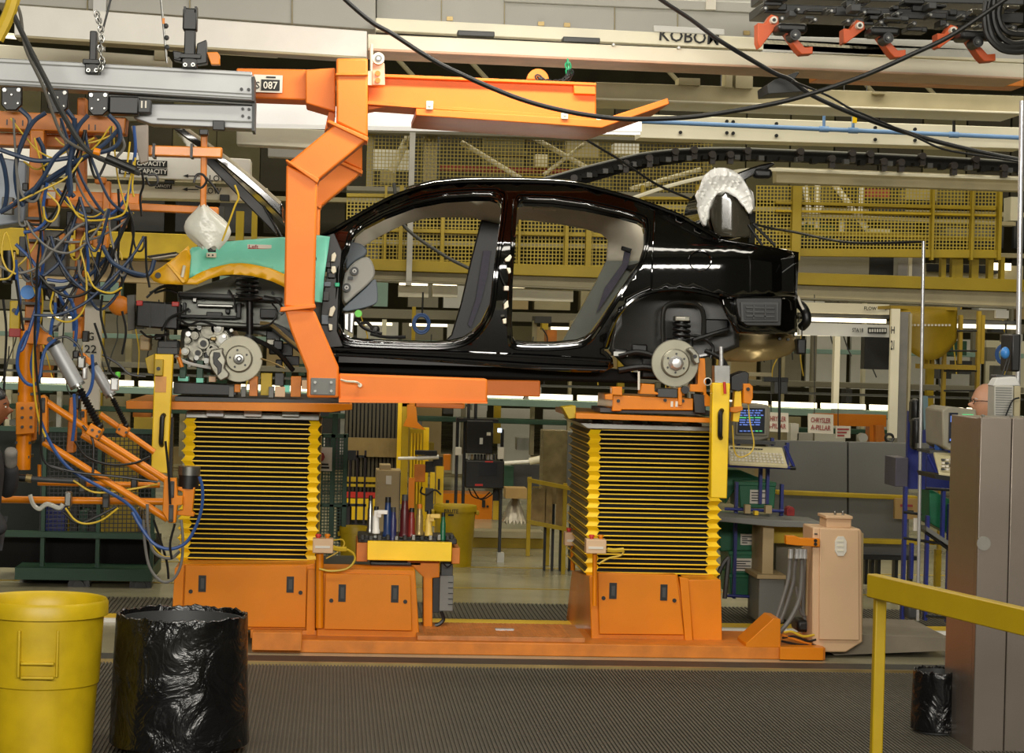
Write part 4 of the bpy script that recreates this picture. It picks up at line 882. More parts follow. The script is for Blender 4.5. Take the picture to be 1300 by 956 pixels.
for pts in ([(1252, 2), (1250, 20), (1254, 45), (1270, 62), (1290, 66), (1305, 64)], [(1262, 0), (1262, 25), (1270, 45), (1285, 55), (1305, 54)], [(1258, -4), (1254, 18), (1262, 50), (1280, 60), (1305, 58)], [(1272, -4), (1268, 20), (1278, 40), (1305, 44)]):
    m = MB(); m.tp(pts, 4, 12.9, 8); m.build('looped_cable', BLACK, t)
# --------- long black cables
def cable(label, pts, r, Y, mm=BLACK, cat='cable', name='overhead_cable'):
    m = MB(); m.tp(pts, r, Y, 8, sub=6); return one(m, name, mm, label, cat)
cable('thick black cable drooping from top centre under the fork tip to the top right', [(430, -12), (439, 0), (472, 28), (498, 43), (538, 69), (574, 89), (650, 122), (713, 140), (777, 150), (828, 151), (891, 147), (980, 132), (1033, 118), (1097, 96), (1160, 68), (1211, 43), (1275, 0), (1290, -12)], 3.1, 12.6)
cable('straight black cable from top centre down to the far right edge', [(832, -8), (840, 0), (878, 25), (916, 53), (980, 91), (1003, 101), (1033, 122), (1097, 150), (1173, 175), (1240, 192), (1310, 206)], 3.0, 14.0)
cable('thin black cable beside the straight one at right', [(1005, 103), (1050, 121), (1080, 138), (1120, 155), (1165, 175), (1200, 190), (1260, 200), (1310, 208)], 1.5, 13.9)
cable('thin black wire slanting behind the car windows', [(700, 150), (745, 178), (790, 205), (830, 232), (860, 246), (890, 258), (960, 285, 16.6), (1010, 295, 16.2), (1080, 308, 15.6), (1172, 307, 14.9)], 1.6, 17.0)
cable('dark slanting tie rod seen through the front door opening', [(500, 232), (510, 283), (560, 322), (600, 343)], 2.2, 21.0, mm=GREYD)
# ================================================================ LEFT MANIPULATOR
YM = 12.9
t = thing('aluminium_rail', 'upper silver aluminium rail beam with black clamps at top left', 'rail', P(160, 110, YM))
AR = t
beam('extrusion', '', '', [(-12, 73), (320, 91), (321, 127.5), (-12, 107.5)], YM, .22, ALU, parent=t)
for q in ([(-12, 77.5), (320, 95), (320, 96.5), (-12, 79)], [(-12, 100), (321, 119), (321, 120.5), (-12, 101.5)], [(-12, 104), (321, 123.5), (321, 125), (-12, 105.5)]):
    beam('groove', '', '', q, YM - .006, .01, GREY, parent=t, bev=0)
box_part('end_cap', (320, 97, 323, 128), YM - .01, .24, GREYD, t)
for x, y in ((306.5, 113), (315.5, 113.5)): m = MB(); m.disc((x, y), 2, YM - .02, .03, 10); m.build('bolt', BLACK, t)
for x, y0, y1, w_ in ((118, 39, 93, 9), (241, 12, 86, 14)):
    c = box_part('clamp_stem', (x - w_ / 2, y0, x + w_ / 2, y1 - 10), YM - .06, .08, BLACK, t, .006)
    box_part('clamp_foot', (x - 13, y1 - 18, x + 14 if x > 200 else x + 14, y1 - 12), YM - .07, .1, BLACK, t, .004)
    b = box_part('clamp_foot', (x - 10, y1 - 12, x + 9, y1), YM - .06, .08, BLACK, t, .004)
    for dx in (-6, 4): m = MB(); m.disc((x + dx, y1 - 4), 2.6, YM - .08, .03, 12, 0); m.disc((x + dx, y1 - 4), 1.3, YM - .085, .02, 8, 1); m.build('bolt', [STEEL, BLACK], b)
box_part('clamp_head', (232, 10, 250, 38), YM - .08, .1, BLACK, t, .008)
for dx in (-8, 6): box_part('clamp_fork', (241 + dx, 8, 244 + dx, 16), YM - .08, .1, BLACK, t)
poly_part('clamp_side', [(250, 55), (262, 50), (263, 80), (248, 82)], YM - .05, .1, BLACK, t, .006)
poly_part('clamp_side', [(219, 64), (232, 66), (230, 78), (220, 76)], YM - .05, .1, BLACK, t, .006)
m = MB(); m.disc((225, 70), 4, YM - .07, .06, 12); m.build('clamp_wheel', GREYD, t)
poly_part('orange_bracket', [(262, 66), (276, 66), (279, 70), (279, 82), (268, 82)], YM - .03, .06, ORANGE, t, .004)
rod_part('hanger_rod', (204, -5), (212, 80), 1.4, YM + .1, STEEL, t)
for y in (33, 48, 60): m = MB(); m.ell(P(209 + y * .05, y, YM + .1), .016, 8, 6); m.build('hanger_knot', GREYD, t)
box_part('hanger_tag', (206, 23, 209, 30), YM + .08, .02, ORANGE, t)
chain([(123, 18), (126, 28), (130, 45), (127, 60), (130, 80), (126, 90)], YM - .1, 3.2, 14, t, STEEL)
rod_part('hanger_rope', (142, -6), (130, 40), 1.4, YM - .05, GREYD, t)
t = thing('aluminium_rail', 'lower silver aluminium rail beam tucked under the upper one', 'rail', P(250, 150, YM + .1))
beam('extrusion', '', '', [(168, 131), (321, 134), (322, 164), (192, 157.5), (170, 150)], YM + .1, .2, ALU, parent=t)
beam('groove', '', '', [(130, 119), (321, 130), (321, 133), (130, 122)], YM + .1, .1, GREY, parent=t, bev=0)
box_part('groove', (200, 152, 322, 154), YM + .09, .02, GREY, t)
box_part('end_cap', (320, 127, 323.5, 166), YM + .08, .24, GREYD, t)
for x, y in ((308, 138), (316, 138.5), (308, 147), (316, 149)): m = MB(); m.disc((x, y), 1.8, YM + .08, .03, 10); m.build('bolt', BLACK, t)
box_part('stop_block', (270, 153, 285, 165), YM + .04, .08, BLACK, t, .004)
box_part('stop_block', (253, 164, 264, 171), YM + .04, .08, BLACK, t, .004)
t = thing('trolley_set', 'black cable trolleys running under the upper aluminium rail', 'trolley', P(80, 130, YM))
for x, y in ((14.5, 125), (73, 128.5), (124.5, 131.5)):
    b = poly_part('trolley_plate', [(x - 13, y - 15), (x + 13, y - 15), (x + 13, y + 8), (x + 6, y + 15), (x - 7, y + 15), (x - 13, y + 8)], YM - .05, .05, BLACK, t, .006)
    for dx, dy in ((-9, -11), (9, -11), (0, -5), (-8, 6), (8, 6)): m = MB(); m.disc((x + dx, y + dy), 2.5 if dy == -11 else 1.2, YM - .07, .03, 12); m.build('bolt', STEEL, b)
box_part('trolley_motor', (138, 122, 176, 145), YM - .04, .12, BLACK, t, .01)
box_part('trolley_motor', (174, 126, 191, 143), YM - .03, .1, GREYD, t, .006)
for x in (180, 185): box_part('motor_mark', (x - 1, 128, x + 1, 137), YM - .035, .01, SIGNW, t)
# ---- orange frame and arms
t = thing('manipulator', 'orange lift assist manipulator draped in blue and yellow hoses at left', 'manipulator', P(60, 600, YM))
MAN = t
beam('cross_beam', '', '', [(-10, 140), (160, 149), (158, 170), (-10, 163)], YM + .1, .2, ORANGE_D, parent=t)
beam('cross_beam', '', '', [(-10, 168), (120, 172), (115, 188), (-10, 184)], YM + .3, .2, ORANGE_D, parent=t)
for x in (8, 18, 28, 76, 84, 92, 112, 120): box_part('stamp_mark', (x, 151 + x * .06, x + 1.6, 158 + x * .06), YM + .095, .01, BLACK, t)
beam('post', '', '', [(38, 165), (56, 165), (52, 330), (43, 560), (25, 560), (34, 330)], YM + .05, .12, ORANGE_D, parent=t)
rod_part('lower_post', (35, 420), (29, 596), 9.6, YM, ORANGE, t, 16)
beam('post', '', '', [(98, 124), (109, 124), (107, 330), (104, 430), (92, 430), (95, 330)], YM + .35, .12, ORANGE_D, parent=t)
beam('post', '', '', [(88, 505), (97, 505), (94, 575), (84, 575)], YM + .35, .12, ORANGE_D, parent=t)
beam('box_arm', '', '', [(186, 184), (282, 187), (281, 200), (186, 197)], YM + .1, .12, ORANGE, parent=t)
beam('drop_tube', '', '', [(255, 166), (263, 166), (261, 262), (254, 262)], YM + .12, .08, ORANGE_D, parent=t)
for x in (195, 243): box_part('tie_band', (x - 1.6, 182, x + 1.6, 200), YM + .09, .14, BLACK, t)
beam('box_arm', '', '', [(60, 252), (277, 263), (277, 272), (60, 262)], YM + .2, .1, ORANGE_D, parent=t)
beam('box_arm', '', '', [(55, 241), (178, 246), (176, 266), (55, 262)], YM + .25, .15, ORANGE, parent=t)
box_part('plate', (56, 243, 70, 252), YM + .2, .03, SIGNW, t)
beam('drop_tube', '', '', [(131, 230), (140, 230), (138, 312), (128, 312)], YM + .18, .08, ORANGE_D, parent=t)
beam('gripper_arm', '', '', [(82, 303), (122, 305), (122, 311), (82, 309)], YM + .05, .06, ORANGE, parent=t)
b = beam('gripper_box', '', '', [(117, 300), (137, 298), (137, 314), (128, 317), (117, 313)], YM, .12, ORANGE, parent=t)
box_part('gripper_hole', (123.5, 301, 131, 309), YM - .005, .02, BLACK, b)
box_part('gripper_label', (84, 302.5, 92, 307), YM + .04, .02, SIGNW, t)
poly_part('gripper_tip', [(74, 297), (82, 296), (84, 306), (76, 308)], YM + .02, .06, ORANGE, t, .004)
b = poly_part('clevis', [(30, 412), (52, 416), (68, 430), (69, 435), (60, 438), (26, 436)], YM - .06, .05, ORANGE, t, .004)
m = MB(); m.disc((63, 431), 3.6, YM - .09, .04, 12); m.build('pin', GREYD, b)
b = poly_part('clamp_plate', [(20, 511), (45, 510), (44, 550), (20, 552)], YM - .12, .03, ORANGE, t, .004)
for y in (518, 530, 542):
    for x in (28, 39): m = MB(); m.disc((x, y), 1.8, YM - .14, .03, 10); m.build('bolt', GREYD, b)
def arm(a, b_, r, Y, nm='parallel_arm'): return rod_part(nm, a, b_, r, Y, ORANGE, t, 14)
def pivot(q, Y, slots):
    o = poly_part('pivot_plate', q, Y, .07, ORANGE, t, .005)
    for s in slots:
        b = MB(); b.bp(*s, Y - .01, .02); b.build('pivot_slot', GREYD, o, .004)
        for yy in (s[1] + 2, s[3] - 2): m = MB(); m.disc(((s[0] + s[2]) / 2, yy), 2, Y - .02, .02, 10); m.build('pivot_pin', BLACK, o)
    return o
arm((54, 507), (116, 548), 4.6, YM - .15); arm((128, 556), (218, 614), 4.6, YM - .15)
arm((104, 552), (200, 611), 4.2, YM + .05); arm((55, 561), (213, 659), 4.8, YM - .15)
arm((127, 526), (196, 574), 4.0, YM + .3)
b = poly_part('arm_block', [(115, 537), (130, 546), (124, 559), (108, 550)], YM - .22, .14, ORANGE, t, .006)
for c in ((117, 546), (123, 554), (126, 548)): m = MB(); m.disc(c, 1.8, YM - .24, .03, 8); m.build('bolt', GREYD, b)
b = poly_part('arm_block', [(151, 538), (164, 545), (158, 556), (146, 549)], YM + .22, .14, ORANGE, t, .006)
for c in ((151, 545), (160, 549)): m = MB(); m.disc(c, 1.6, YM + .2, .03, 8); m.build('bolt', GREYD, b)
pivot([(49, 503), (55, 501), (60, 505), (60, 550), (54, 555), (49, 552)], YM - .2, [(52, 505, 57, 524), (52, 545, 57, 560)])
pivot([(103, 520), (109, 520), (110, 552), (104, 553)], YM + .2, [(102, 522, 107, 530)])
pivot([(208, 608), (224, 607), (225, 630), (232, 630), (232, 641), (225, 642), (223, 664), (214, 664), (206, 650)], YM - .2, [(215, 611, 221, 632), (214, 641, 220, 663)])
poly_part('roller_bracket', [(225, 618), (248, 619), (247, 622), (244, 650), (247, 652), (246, 656), (225, 654), (225, 649), (232, 648), (232, 624), (225, 622)], YM - .15, .08, ORANGE, t, .004)
rod_part('swivel', (239, 624), (238, 648), 5.5, YM - .1, ORANGE_D, t, 16)
rod_part('swivel_joint', (240, 602), (239, 620), 13, YM - .1, BLACK, t, 24)
rod_part('swivel_cap', (240.5, 592), (240, 603), 14, YM - .1, STEEL, t, 24)
rod_part('swivel_collar', (238, 648), (238, 653), 7, YM - .1, BLACK, t, 16)
rod_part('reach_tube', (-10, 634), (208, 637), 4.6, YM + .15, ORANGE, t); rod_part('reach_tube', (48, 613), (203, 616), 3.6, YM + .3, ORANGE, t)
rod_part('stub_tube', (50, 590), (50, 614), 2.4, YM + .3, ORANGE, t)
rod_part('grip_bar', (-10, 604), (38, 608), 5, YM - .1, BLACK, t); rod_part('grip_bar', (38, 608), (100, 611), 3.6, YM - .1, GREYD, t); rod_part('grip_ring', (33, 607), (40, 608), 5.4, YM - .1, TAN_M, t)
for x, y in ((86, 634), (134, 636), (170, 614), (104, 616)):
    box_part('valve_block', (x - 4, y - 9, x + 4, y + 9), YM + .05, .08, random.choice([GREYD, STEEL, BLACK]), t, .006)
m = MB(); m.tp([(38, 628), (42, 640), (50, 646), (60, 640), (75, 645), (80, 640)], 3, YM + .02); m.build('plastic_wrap', POLY, t)
def cylinder(a, b_, r, Y, c):
    o = rod_part('air_cylinder', a, b_, r, Y, ALU, t, 20)
    d = Vector((b_[0] - a[0], b_[1] - a[1])).normalized()
    rod_part('cylinder_cap', (a[0] - d.x * 4, a[1] - d.y * 4), (a[0] + d.x * 1.5, a[1] + d.y * 1.5), r * .9, Y, BLACK, o, 18)
    rod_part('cylinder_cap', (b_[0] - d.x, b_[1] - d.y), (b_[0] + d.x * 2.5, b_[1] + d.y * 2.5), r * 1.03, Y, STEEL, o, 18)
    e0, e1 = c; q = P(e0[0], e0[1], Y); w_ = P(e1[0], e1[1], Y); n = 13
    rod_part('piston_rod', (b_[0], b_[1]), e0, 2.4, Y, STEEL, o)
    m = MB(); k = S(q)
    for i in range(n):
        u0, u1 = q.lerp(w_, i / n), q.lerp(w_, (i + .5) / n); m.cyl(u0, u1, r * .36 / k, 12, r * .6 / k); m.cyl(u1, q.lerp(w_, (i + 1) / n), r * .6 / k, 12, r * .36 / k)
    m.build('rubber_boot', BLACK, o)
    m = MB(); m.ell(w_, r * .55 / k, 12, 8); m.build('rod_end', BLACK, o)
cylinder((70, 439), (98, 489), 9.8, YM - .18, ((101, 494), (126, 541)))
cylinder((119, 466), (140, 501), 7.0, YM + .25, ((143, 506), (160, 540)))
for r, mm in (((98, 452, 108, 468), STEEL), ((104, 466, 110, 482), CHROME), ((92, 445, 100, 455), BLACK), ((140, 480, 150, 496), CHROME), ((146, 472, 152, 480), GREEN_L), ((95, 500, 101, 520), BLACK)):
    box_part('air_valve', r, YM - .05, .06, mm, t, .008)
poly_part('valve_bracket', [(96, 449), (106, 448), (118, 459), (114, 464), (104, 456)], YM, .04, ORANGE, t, .003)
# boxes hung on the frame
b = box_part('control_box', (53, 292, 84, 350), YM + .32, .2, GREY, t, .008)
for c in ((81, 345), (56, 345)): m = MB(); m.disc(c, 1.6, YM + .31, .02, 10); m.build('box_screw', STEEL, b)
poly_part('control_box', [(-10, 198), (34, 205), (32, 282), (-10, 288)], YM + .4, .3, mat('slate_box', '8A94A0', .4), t, .01)
b = box_part('pendant', (12, 382, 25, 425), YM - .02, .07, YELLOW_O, t, .006); m = MB(); m.disc((18, 394), 3, YM - .04, .03, 12); m.build('pendant_button', BLACK, b)
box_part('pendant_foot', (11, 417, 26, 428), YM - .03, .08, INKR, t, .006)
rod_part('air_filter', (12, 318), (13, 356), 8, YM + .15, BLACK, t, 16); rod_part('air_filter', (77, 378), (78, 402), 7, YM + .2, BLACK, t, 16); rod_part('filter_bowl', (83, 380), (84, 404), 2.6, YM + .1, CHROME, t)
rod_part('brass_fitting', (18.5, 320), (18.5, 338), 2.2, YM - .02, TAN_M, t); rod_part('brass_fitting', (70, 376), (70, 384), 2.4, YM - .02, TAN_M, t)
m = MB(); m.disc((35, 371), 9, YM - .1, .06, 18); m.build('hose_reel', mat('blue_reel', '2A78C4', .4), t)
m = MB(); m.disc((16, 260), 4, YM - .2, .06, 14); m.build('hose_knob', ORANGE, t)
for (x, y) in ((45, 277), (45, 305), (42, 350), (40, 385), (38, 405), (98, 285), (95, 340), (92, 400), (34, 500), (30, 562), (28, 580)):
    m = MB(); m.bp(x - 11, y - 1.6, x + 9, y + 1.8, YM - .03, .2); m.build('cable_tie', BLACK, t)
# hoses
random.seed(5)
def hose(pts, r, mm, Y=None, nm='hose'):
    y = (YM - .12 - random.random() * .3) if Y is None else Y
    m = MB(); m.tp(pts, r, y, 7, sub=5); m.build(nm, mm, t)
DKB = mat('dark_blue_hose', '22344E', .45, var=.1)
for pts in ([(25, 138), (38, 152), (33, 170), (22, 200), (20, 230), (27, 255)], [(58, 143), (42, 155), (28, 180), (20, 210), (22, 245), (30, 262)], [(85, 140), (95, 155), (97, 175), (92, 195), (86, 215), (88, 240), (94, 250)],
            [(112, 146), (100, 160), (93, 180), (88, 210), (90, 240), (86, 250)], [(138, 146), (150, 160), (152, 178), (140, 190), (110, 198), (80, 215), (50, 235), (18, 258)], [(0, 190), (20, 197), (45, 204), (70, 203), (90, 200)],
            [(48, 175), (55, 190), (57, 215), (54, 235), (45, 250), (20, 260)], [(0, 195), (6, 215), (9, 240), (6, 262), (0, 270)], [(95, 150), (90, 180), (70, 200), (55, 225), (40, 245)], [(150, 165), (130, 185), (100, 205), (70, 225), (30, 252), (0, 270)],
            [(130, 312), (140, 330), (150, 338), (165, 345), (185, 350)], [(126, 320), (122, 345), (125, 365), (140, 366)], [(160, 345), (175, 350), (190, 347), (196, 330)]):
    hose(pts, 3.0, DKB)
for pts in ([(170, 160), (172, 190), (168, 215), (165, 240), (155, 258), (140, 272), (115, 276), (95, 265), (72, 240)], [(20, 310), (40, 330), (50, 350), (48, 380), (40, 410), (30, 440), (25, 446)], [(35, 420), (25, 440), (22, 465), (30, 483), (42, 489), (50, 480), (54, 455), (60, 440), (72, 430)],
            [(72, 365), (80, 385), (92, 400), (94, 420)], [(80, 368), (92, 385), (97, 410), (95, 440)], [(50, 530), (60, 555), (75, 580), (95, 600), (130, 620), (160, 638), (175, 655), (187, 680)], [(253, 605), (257, 620), (256, 645), (248, 670), (235, 690), (215, 697), (195, 690), (178, 668), (168, 650)],
            [(20, 330), (22, 360), (25, 385), (20, 400)], [(48, 375), (49, 400), (47, 425), (40, 460), (42, 480)], [(60, 232), (55, 262), (58, 280), (45, 292), (30, 295)], [(60, 355), (80, 357), (96, 352), (102, 345)], [(70, 384), (70, 395), (66, 410), (64, 425)], [(110, 310), (112, 340), (108, 360)], [(52, 290), (55, 330), (50, 370), (46, 420)], [(94, 500), (95, 530), (92, 560)], [(117, 450), (118, 480), (112, 500), (100, 505)]):
    hose(pts, 2.2, BLUE)
for pts in ([(70, 175), (85, 185), (120, 180), (150, 168)], [(85, 250), (100, 275), (120, 280), (150, 275), (160, 265), (164, 235), (170, 205)], [(60, 245), (75, 262), (68, 280), (58, 278), (55, 262)], [(87, 310), (92, 328), (100, 327), (106, 310), (108, 295)], [(0, 355), (12, 352), (18, 335), (8, 295), (2, 320), (8, 340), (20, 348)],
            [(20, 340), (35, 325), (50, 300), (55, 275), (50, 250)], [(68, 370), (64, 390), (72, 405), (90, 408), (105, 395), (110, 370), (108, 340), (102, 315), (108, 298), (125, 290), (140, 288)], [(170, 648), (185, 680), (205, 705), (220, 707)], [(83, 645), (95, 660), (110, 665), (130, 660), (150, 645)], [(45, 420), (42, 460), (44, 500), (50, 535), (58, 555)],
            [(110, 345), (120, 365), (140, 372), (155, 365)], [(25, 255), (50, 243), (85, 225), (105, 200)], [(165, 180), (162, 205), (158, 225)], [(298, 235), (303, 250), (298, 262), (288, 290), (282, 306)], [(100, 265), (108, 282), (125, 278), (135, 292)], [(30, 205), (48, 215), (70, 200), (90, 190), (120, 175)], [(93, 610), (120, 625), (160, 622), (200, 615)], [(140, 312), (152, 320), (155, 330)], [(172, 200), (168, 235), (170, 250)], [(52, 355), (54, 390), (47, 430)]):
    hose(pts, 1.3, YCABLE, nm='cable')
for pts in ([(0, 338), (15, 345), (30, 346), (50, 337), (75, 310), (95, 290), (115, 280)], [(182, 660), (184, 690), (190, 720), (205, 738), (220, 735), (230, 715), (232, 685), (230, 660)], [(187, 640), (188, 670), (195, 700), (215, 709), (228, 700)], [(20, 190), (22, 225), (30, 250), (45, 255), (55, 235)], [(100, 330), (102, 350), (115, 362), (130, 366), (143, 355), (146, 335)], [(150, 165), (158, 185), (148, 200)]):
    hose(pts, 1.9, GCABLE, nm='cable')
for pts in ([(150, 240), (152, 280), (150, 330), (155, 355), (150, 370), (130, 372), (115, 362)], [(145, 320), (142, 345), (134, 360)], [(195, 660), (205, 690), (212, 715), (214, 735)], [(222, 665), (216, 690), (218, 710)], [(80, 650), (100, 664), (125, 655), (148, 643)], [(48, 250), (52, 290), (47, 340), (46, 390), (44, 430), (47, 480), (52, 520), (52, 570), (60, 590), (80, 598)], [(160, 255), (170, 290), (165, 330), (172, 350)],
            [(180, 215), (182, 235), (178, 250), (180, 275)], [(70, 430), (85, 428), (100, 440), (105, 455)], [(95, 560), (110, 580), (140, 590), (170, 588), (190, 580)], [(60, 590), (100, 600), (150, 605), (200, 612)], [(130, 450), (150, 462), (165, 475), (185, 478)], [(185, 225), (190, 235), (200, 232), (198, 222), (188, 222)], [(246, 232), (250, 222), (258, 222), (262, 230), (256, 238), (248, 236)], [(258, 222), (270, 235), (278, 246)], [(118, 600), (118, 560), (105, 540)],
            [(120, 410), (130, 440), (140, 470), (150, 480)], [(20, 355), (30, 420)], [(4, 380), (8, 420), (6, 470), (3, 540)], [(210, 560), (214, 600), (216, 640)], [(155, 395), (160, 420), (155, 450)], [(185, 300), (186, 340), (190, 365)], [(130, 375), (128, 400), (135, 430)]):
    hose(pts, 1.6, BLACK, nm='cable')
# more loops of cable hanging between the trolleys, the cross tubes and the posts
AN = [(12, 150), (40, 175), (75, 150), (105, 165), (140, 160), (160, 200), (50, 240), (100, 250), (135, 265), (165, 270), (30, 280), (60, 300), (105, 315), (140, 310), (20, 340), (50, 350), (95, 345), (40, 400), (98, 400), (110, 300), (165, 325), (180, 300)]
for i in range(46):
    a, b = random.choice(AN), random.choice(AN)
    if abs(a[0] - b[0]) < 14 or abs(a[1] - b[1]) > 130: continue
    dip = 18 + random.random() * 46; my = max(a[1], b[1])
    pts = [(a[0] + (b[0] - a[0]) * u + random.random() * 5, a[1] + (b[1] - a[1]) * u + dip * 4 * u * (1 - u)) for u in (0, .2, .45, .7, .88, 1)]
    mm, r = random.choice(((BLACK, 1.3), (BLACK, 1.8), (DKB, 2.3), (YCABLE, 1.1), (DKB, 1.9), (GCABLE, 1.5), (BLACK, 1.0)))
    hose(pts, r, mm, nm='cable' if r < 1.9 else 'hose')
for x, y, w_, h_, mm in ((2, 330, 12, 30, BLACK), (60, 270, 14, 18, GREY), (112, 285, 10, 16, BLACK), (70, 305, 12, 20, BLACK), (24, 300, 9, 26, GREYD), (100, 262, 16, 9, BLACK), (140, 318, 8, 22, STEEL), (58, 360, 10, 16, GREYD), (104, 420, 8, 14, BLACK), (2, 250, 14, 22, GREY), (150, 275, 10, 14, ORANGE_D), (28, 232, 8, 10, BLACK), (120, 225, 14, 8, ORANGE_D), (84, 268, 8, 30, BLACK)):
    box_part('valve_block', (x, y, x + w_, y + h_), YM + .1 + random.random() * .2, .08, mm, t, .006)
hose([(8, -20), (25, 15), (32, 60), (55, 110), (75, 165), (90, 182), (112, 192), (122, 193)], 2.2, mat('grey_hose', '55514A', .5), YM - .5, 'cable')
hose([(10, 0), (18, 20), (38, 62), (60, 105), (80, 145), (110, 190), (150, 210), (178, 220)], 3.6, RUBBER, YM - .5, 'cable')
m = MB(); m.rod((119, 192), (127, 194), 5, YM - .5); m.build('cable_clamp', ORANGE, t)
m = MB(); m.rod((135, 200), (172, 216), 5.2, YM - .5); m.build('cable_gland', BLACK, t)
beam('duct_panel', '', '', [(166, 160), (188, 158), (188, 205), (178, 208)], YM - .02, .04, mat('mauve_duct', '8E8276', .5), parent=t)
# clear poly bag hanging from the tube
m = MB()
m.grid(lambda u, v: P(258, 262, YM + .05) + Vector(((.06 + .05 * math.sin(v * 3.1)) * math.cos(6.283 * u) * (.35 + .9 * math.sin(v * 2.6)) + .05 * v, .05 * math.sin(6.283 * u), -.24 * v + .012 * math.sin(u * 25))), 24, 12)
one(m, 'plastic_bag', POLY, 'crumpled clear plastic bag hanging above the teal fender cover', 'bag')
# white capacity boards
t = thing('capacity_beam', 'white lettered crane beam behind the hoses reading capacity', 'beam', P(150, 210, 17))
beam('beam_shell', '', '', [(-10, 184), (318, 202), (318, 231), (-10, 219)], 17.0, .3, WHITE, parent=t)
for y, s in ((207.5, 'CAPACITY'), (217.5, 'CAPACITY')):
    b = MB(); b.bp(151, y - 4.2, 212, y + 4.2, 16.98, .01); o = b.build('name_strip', INKB, t); text(s, 192 if y < 210 else 194, y, 6, 16.97, WHITE, o, wpx=36)
text('680 #', 162, 217.5, 6, 16.97, WHITE, t, wpx=17)
m = MB(); m.pp([(232, 223.2), (239, 221), (239, 222.7), (254, 223), (254, 224), (239, 223.8), (239, 225.5)], 16.98, .01); m.build('arrow', INKB, t)
text('LOW', 278, 226.5, 8, 16.98, INKB, t, wpx=24)
t = thing('capacity_beam', 'second white crane beam lower down with arrows reading flow', 'beam', P(220, 245, 17.2))
beam('beam_shell', '', '', [(-10, 229), (340, 239), (340, 256), (-10, 246)], 17.2, .3, CREAM, parent=t)
m = MB(); m.pp([(231, 240.2), (238, 238), (238, 239.7), (252, 240), (252, 241), (238, 240.8), (238, 242.5)], 17.18, .01); m.build('arrow', INKB, t)
text('FLOW', 268, 242, 8, 17.18, INKB, t, wpx=26)
b = MB(); b.bp(197, 233, 218, 239.5, 17.18, .01); o = b.build('name_strip', INKB, t); text('CAPACITY', 207, 236.3, 4, 17.17, WHITE, o, wpx=19)
for x, y in ((215, 229), (285, 251)): box_part('junction_box', (x - 6, y - 4, x + 6, y + 4), 17.1, .1, BLACK, t, .004)
cable('corrugated yellow hose bundle in the top left corner', [(-4, 50), (6, 30), (14, 10), (20, -15)], 9, 12.4, YCABLE, 'hose', 'corrugated_hose')
# ================================================================ BACKGROUND: MEZZANINE
def mesh_panel(name, x0, y0, x1, y1, Y, step, m, parent, wpx=1.0, slope=.03, rot45=False):
    b = MB(); n = int((x1 - x0) / step); k = 1 / S(P((x0 + x1) / 2, (y0 + y1) / 2, Y)); r = wpx * k
    for i in range(n + 1):
        x = x0 + i * step; a = P(x, y0 + (x - x0) * slope, Y); c = P(x, y1 + (x - x0) * slope, Y)
        b.box((a + c) / 2, (r, .004, (a - c).length))
    j = 0
    while y0 + j * step < y1:
        y = y0 + j * step; a = P(x0, y, Y); c = P(x1, y + (x1 - x0) * slope, Y)
        b.prism([a + Vector((0, 0, r / 2)), c + Vector((0, 0, r / 2)), c - Vector((0, 0, r / 2)), a - Vector((0, 0, r / 2))], (0, .004, 0)); j += 1
    o = b.build(name, m, parent); o['kind'] = 'stuff'; return o
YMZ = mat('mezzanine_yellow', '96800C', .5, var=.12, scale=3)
OLW = mat('wire_olive', 'A89430', .5, var=.1)
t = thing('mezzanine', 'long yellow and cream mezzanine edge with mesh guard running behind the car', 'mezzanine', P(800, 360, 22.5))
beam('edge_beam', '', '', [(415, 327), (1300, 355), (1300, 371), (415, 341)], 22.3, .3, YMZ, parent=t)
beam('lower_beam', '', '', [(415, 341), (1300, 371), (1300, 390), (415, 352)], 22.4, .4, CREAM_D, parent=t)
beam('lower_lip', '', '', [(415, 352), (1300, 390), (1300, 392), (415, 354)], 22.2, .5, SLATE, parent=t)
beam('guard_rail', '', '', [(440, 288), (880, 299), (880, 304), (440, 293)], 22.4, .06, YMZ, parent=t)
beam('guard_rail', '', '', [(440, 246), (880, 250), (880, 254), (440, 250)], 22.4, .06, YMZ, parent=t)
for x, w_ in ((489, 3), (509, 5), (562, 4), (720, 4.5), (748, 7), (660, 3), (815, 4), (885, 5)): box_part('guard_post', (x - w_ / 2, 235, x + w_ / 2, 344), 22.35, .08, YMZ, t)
box_part('column', (518, 168, 525, 362), 22.2, .12, mat('column_grey', 'A09E98', .5), t)
mesh_panel('mesh', 440, 246, 890, 334, 22.45, 4.6, OLW, t, 1.2, .012)
# right guard
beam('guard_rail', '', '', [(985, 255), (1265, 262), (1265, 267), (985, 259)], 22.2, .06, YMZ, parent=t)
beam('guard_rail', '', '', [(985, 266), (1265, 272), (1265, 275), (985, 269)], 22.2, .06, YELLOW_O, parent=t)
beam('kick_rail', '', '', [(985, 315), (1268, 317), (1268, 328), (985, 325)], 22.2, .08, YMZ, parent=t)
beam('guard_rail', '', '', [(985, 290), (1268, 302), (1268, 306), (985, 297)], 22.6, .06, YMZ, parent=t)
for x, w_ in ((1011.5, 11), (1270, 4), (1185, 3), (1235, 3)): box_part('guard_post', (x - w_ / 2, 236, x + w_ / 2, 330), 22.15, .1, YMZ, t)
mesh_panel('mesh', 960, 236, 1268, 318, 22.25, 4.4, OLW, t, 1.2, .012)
for x, w_ in ((1198, 6), (1211, 5), (1218, 9), (1238, 9), (1258, 7), (1273, 5)): box_part('guard_post', (x - w_ / 2, 326, x + w_ / 2, 366), 22.35, .1, YMZ, t)
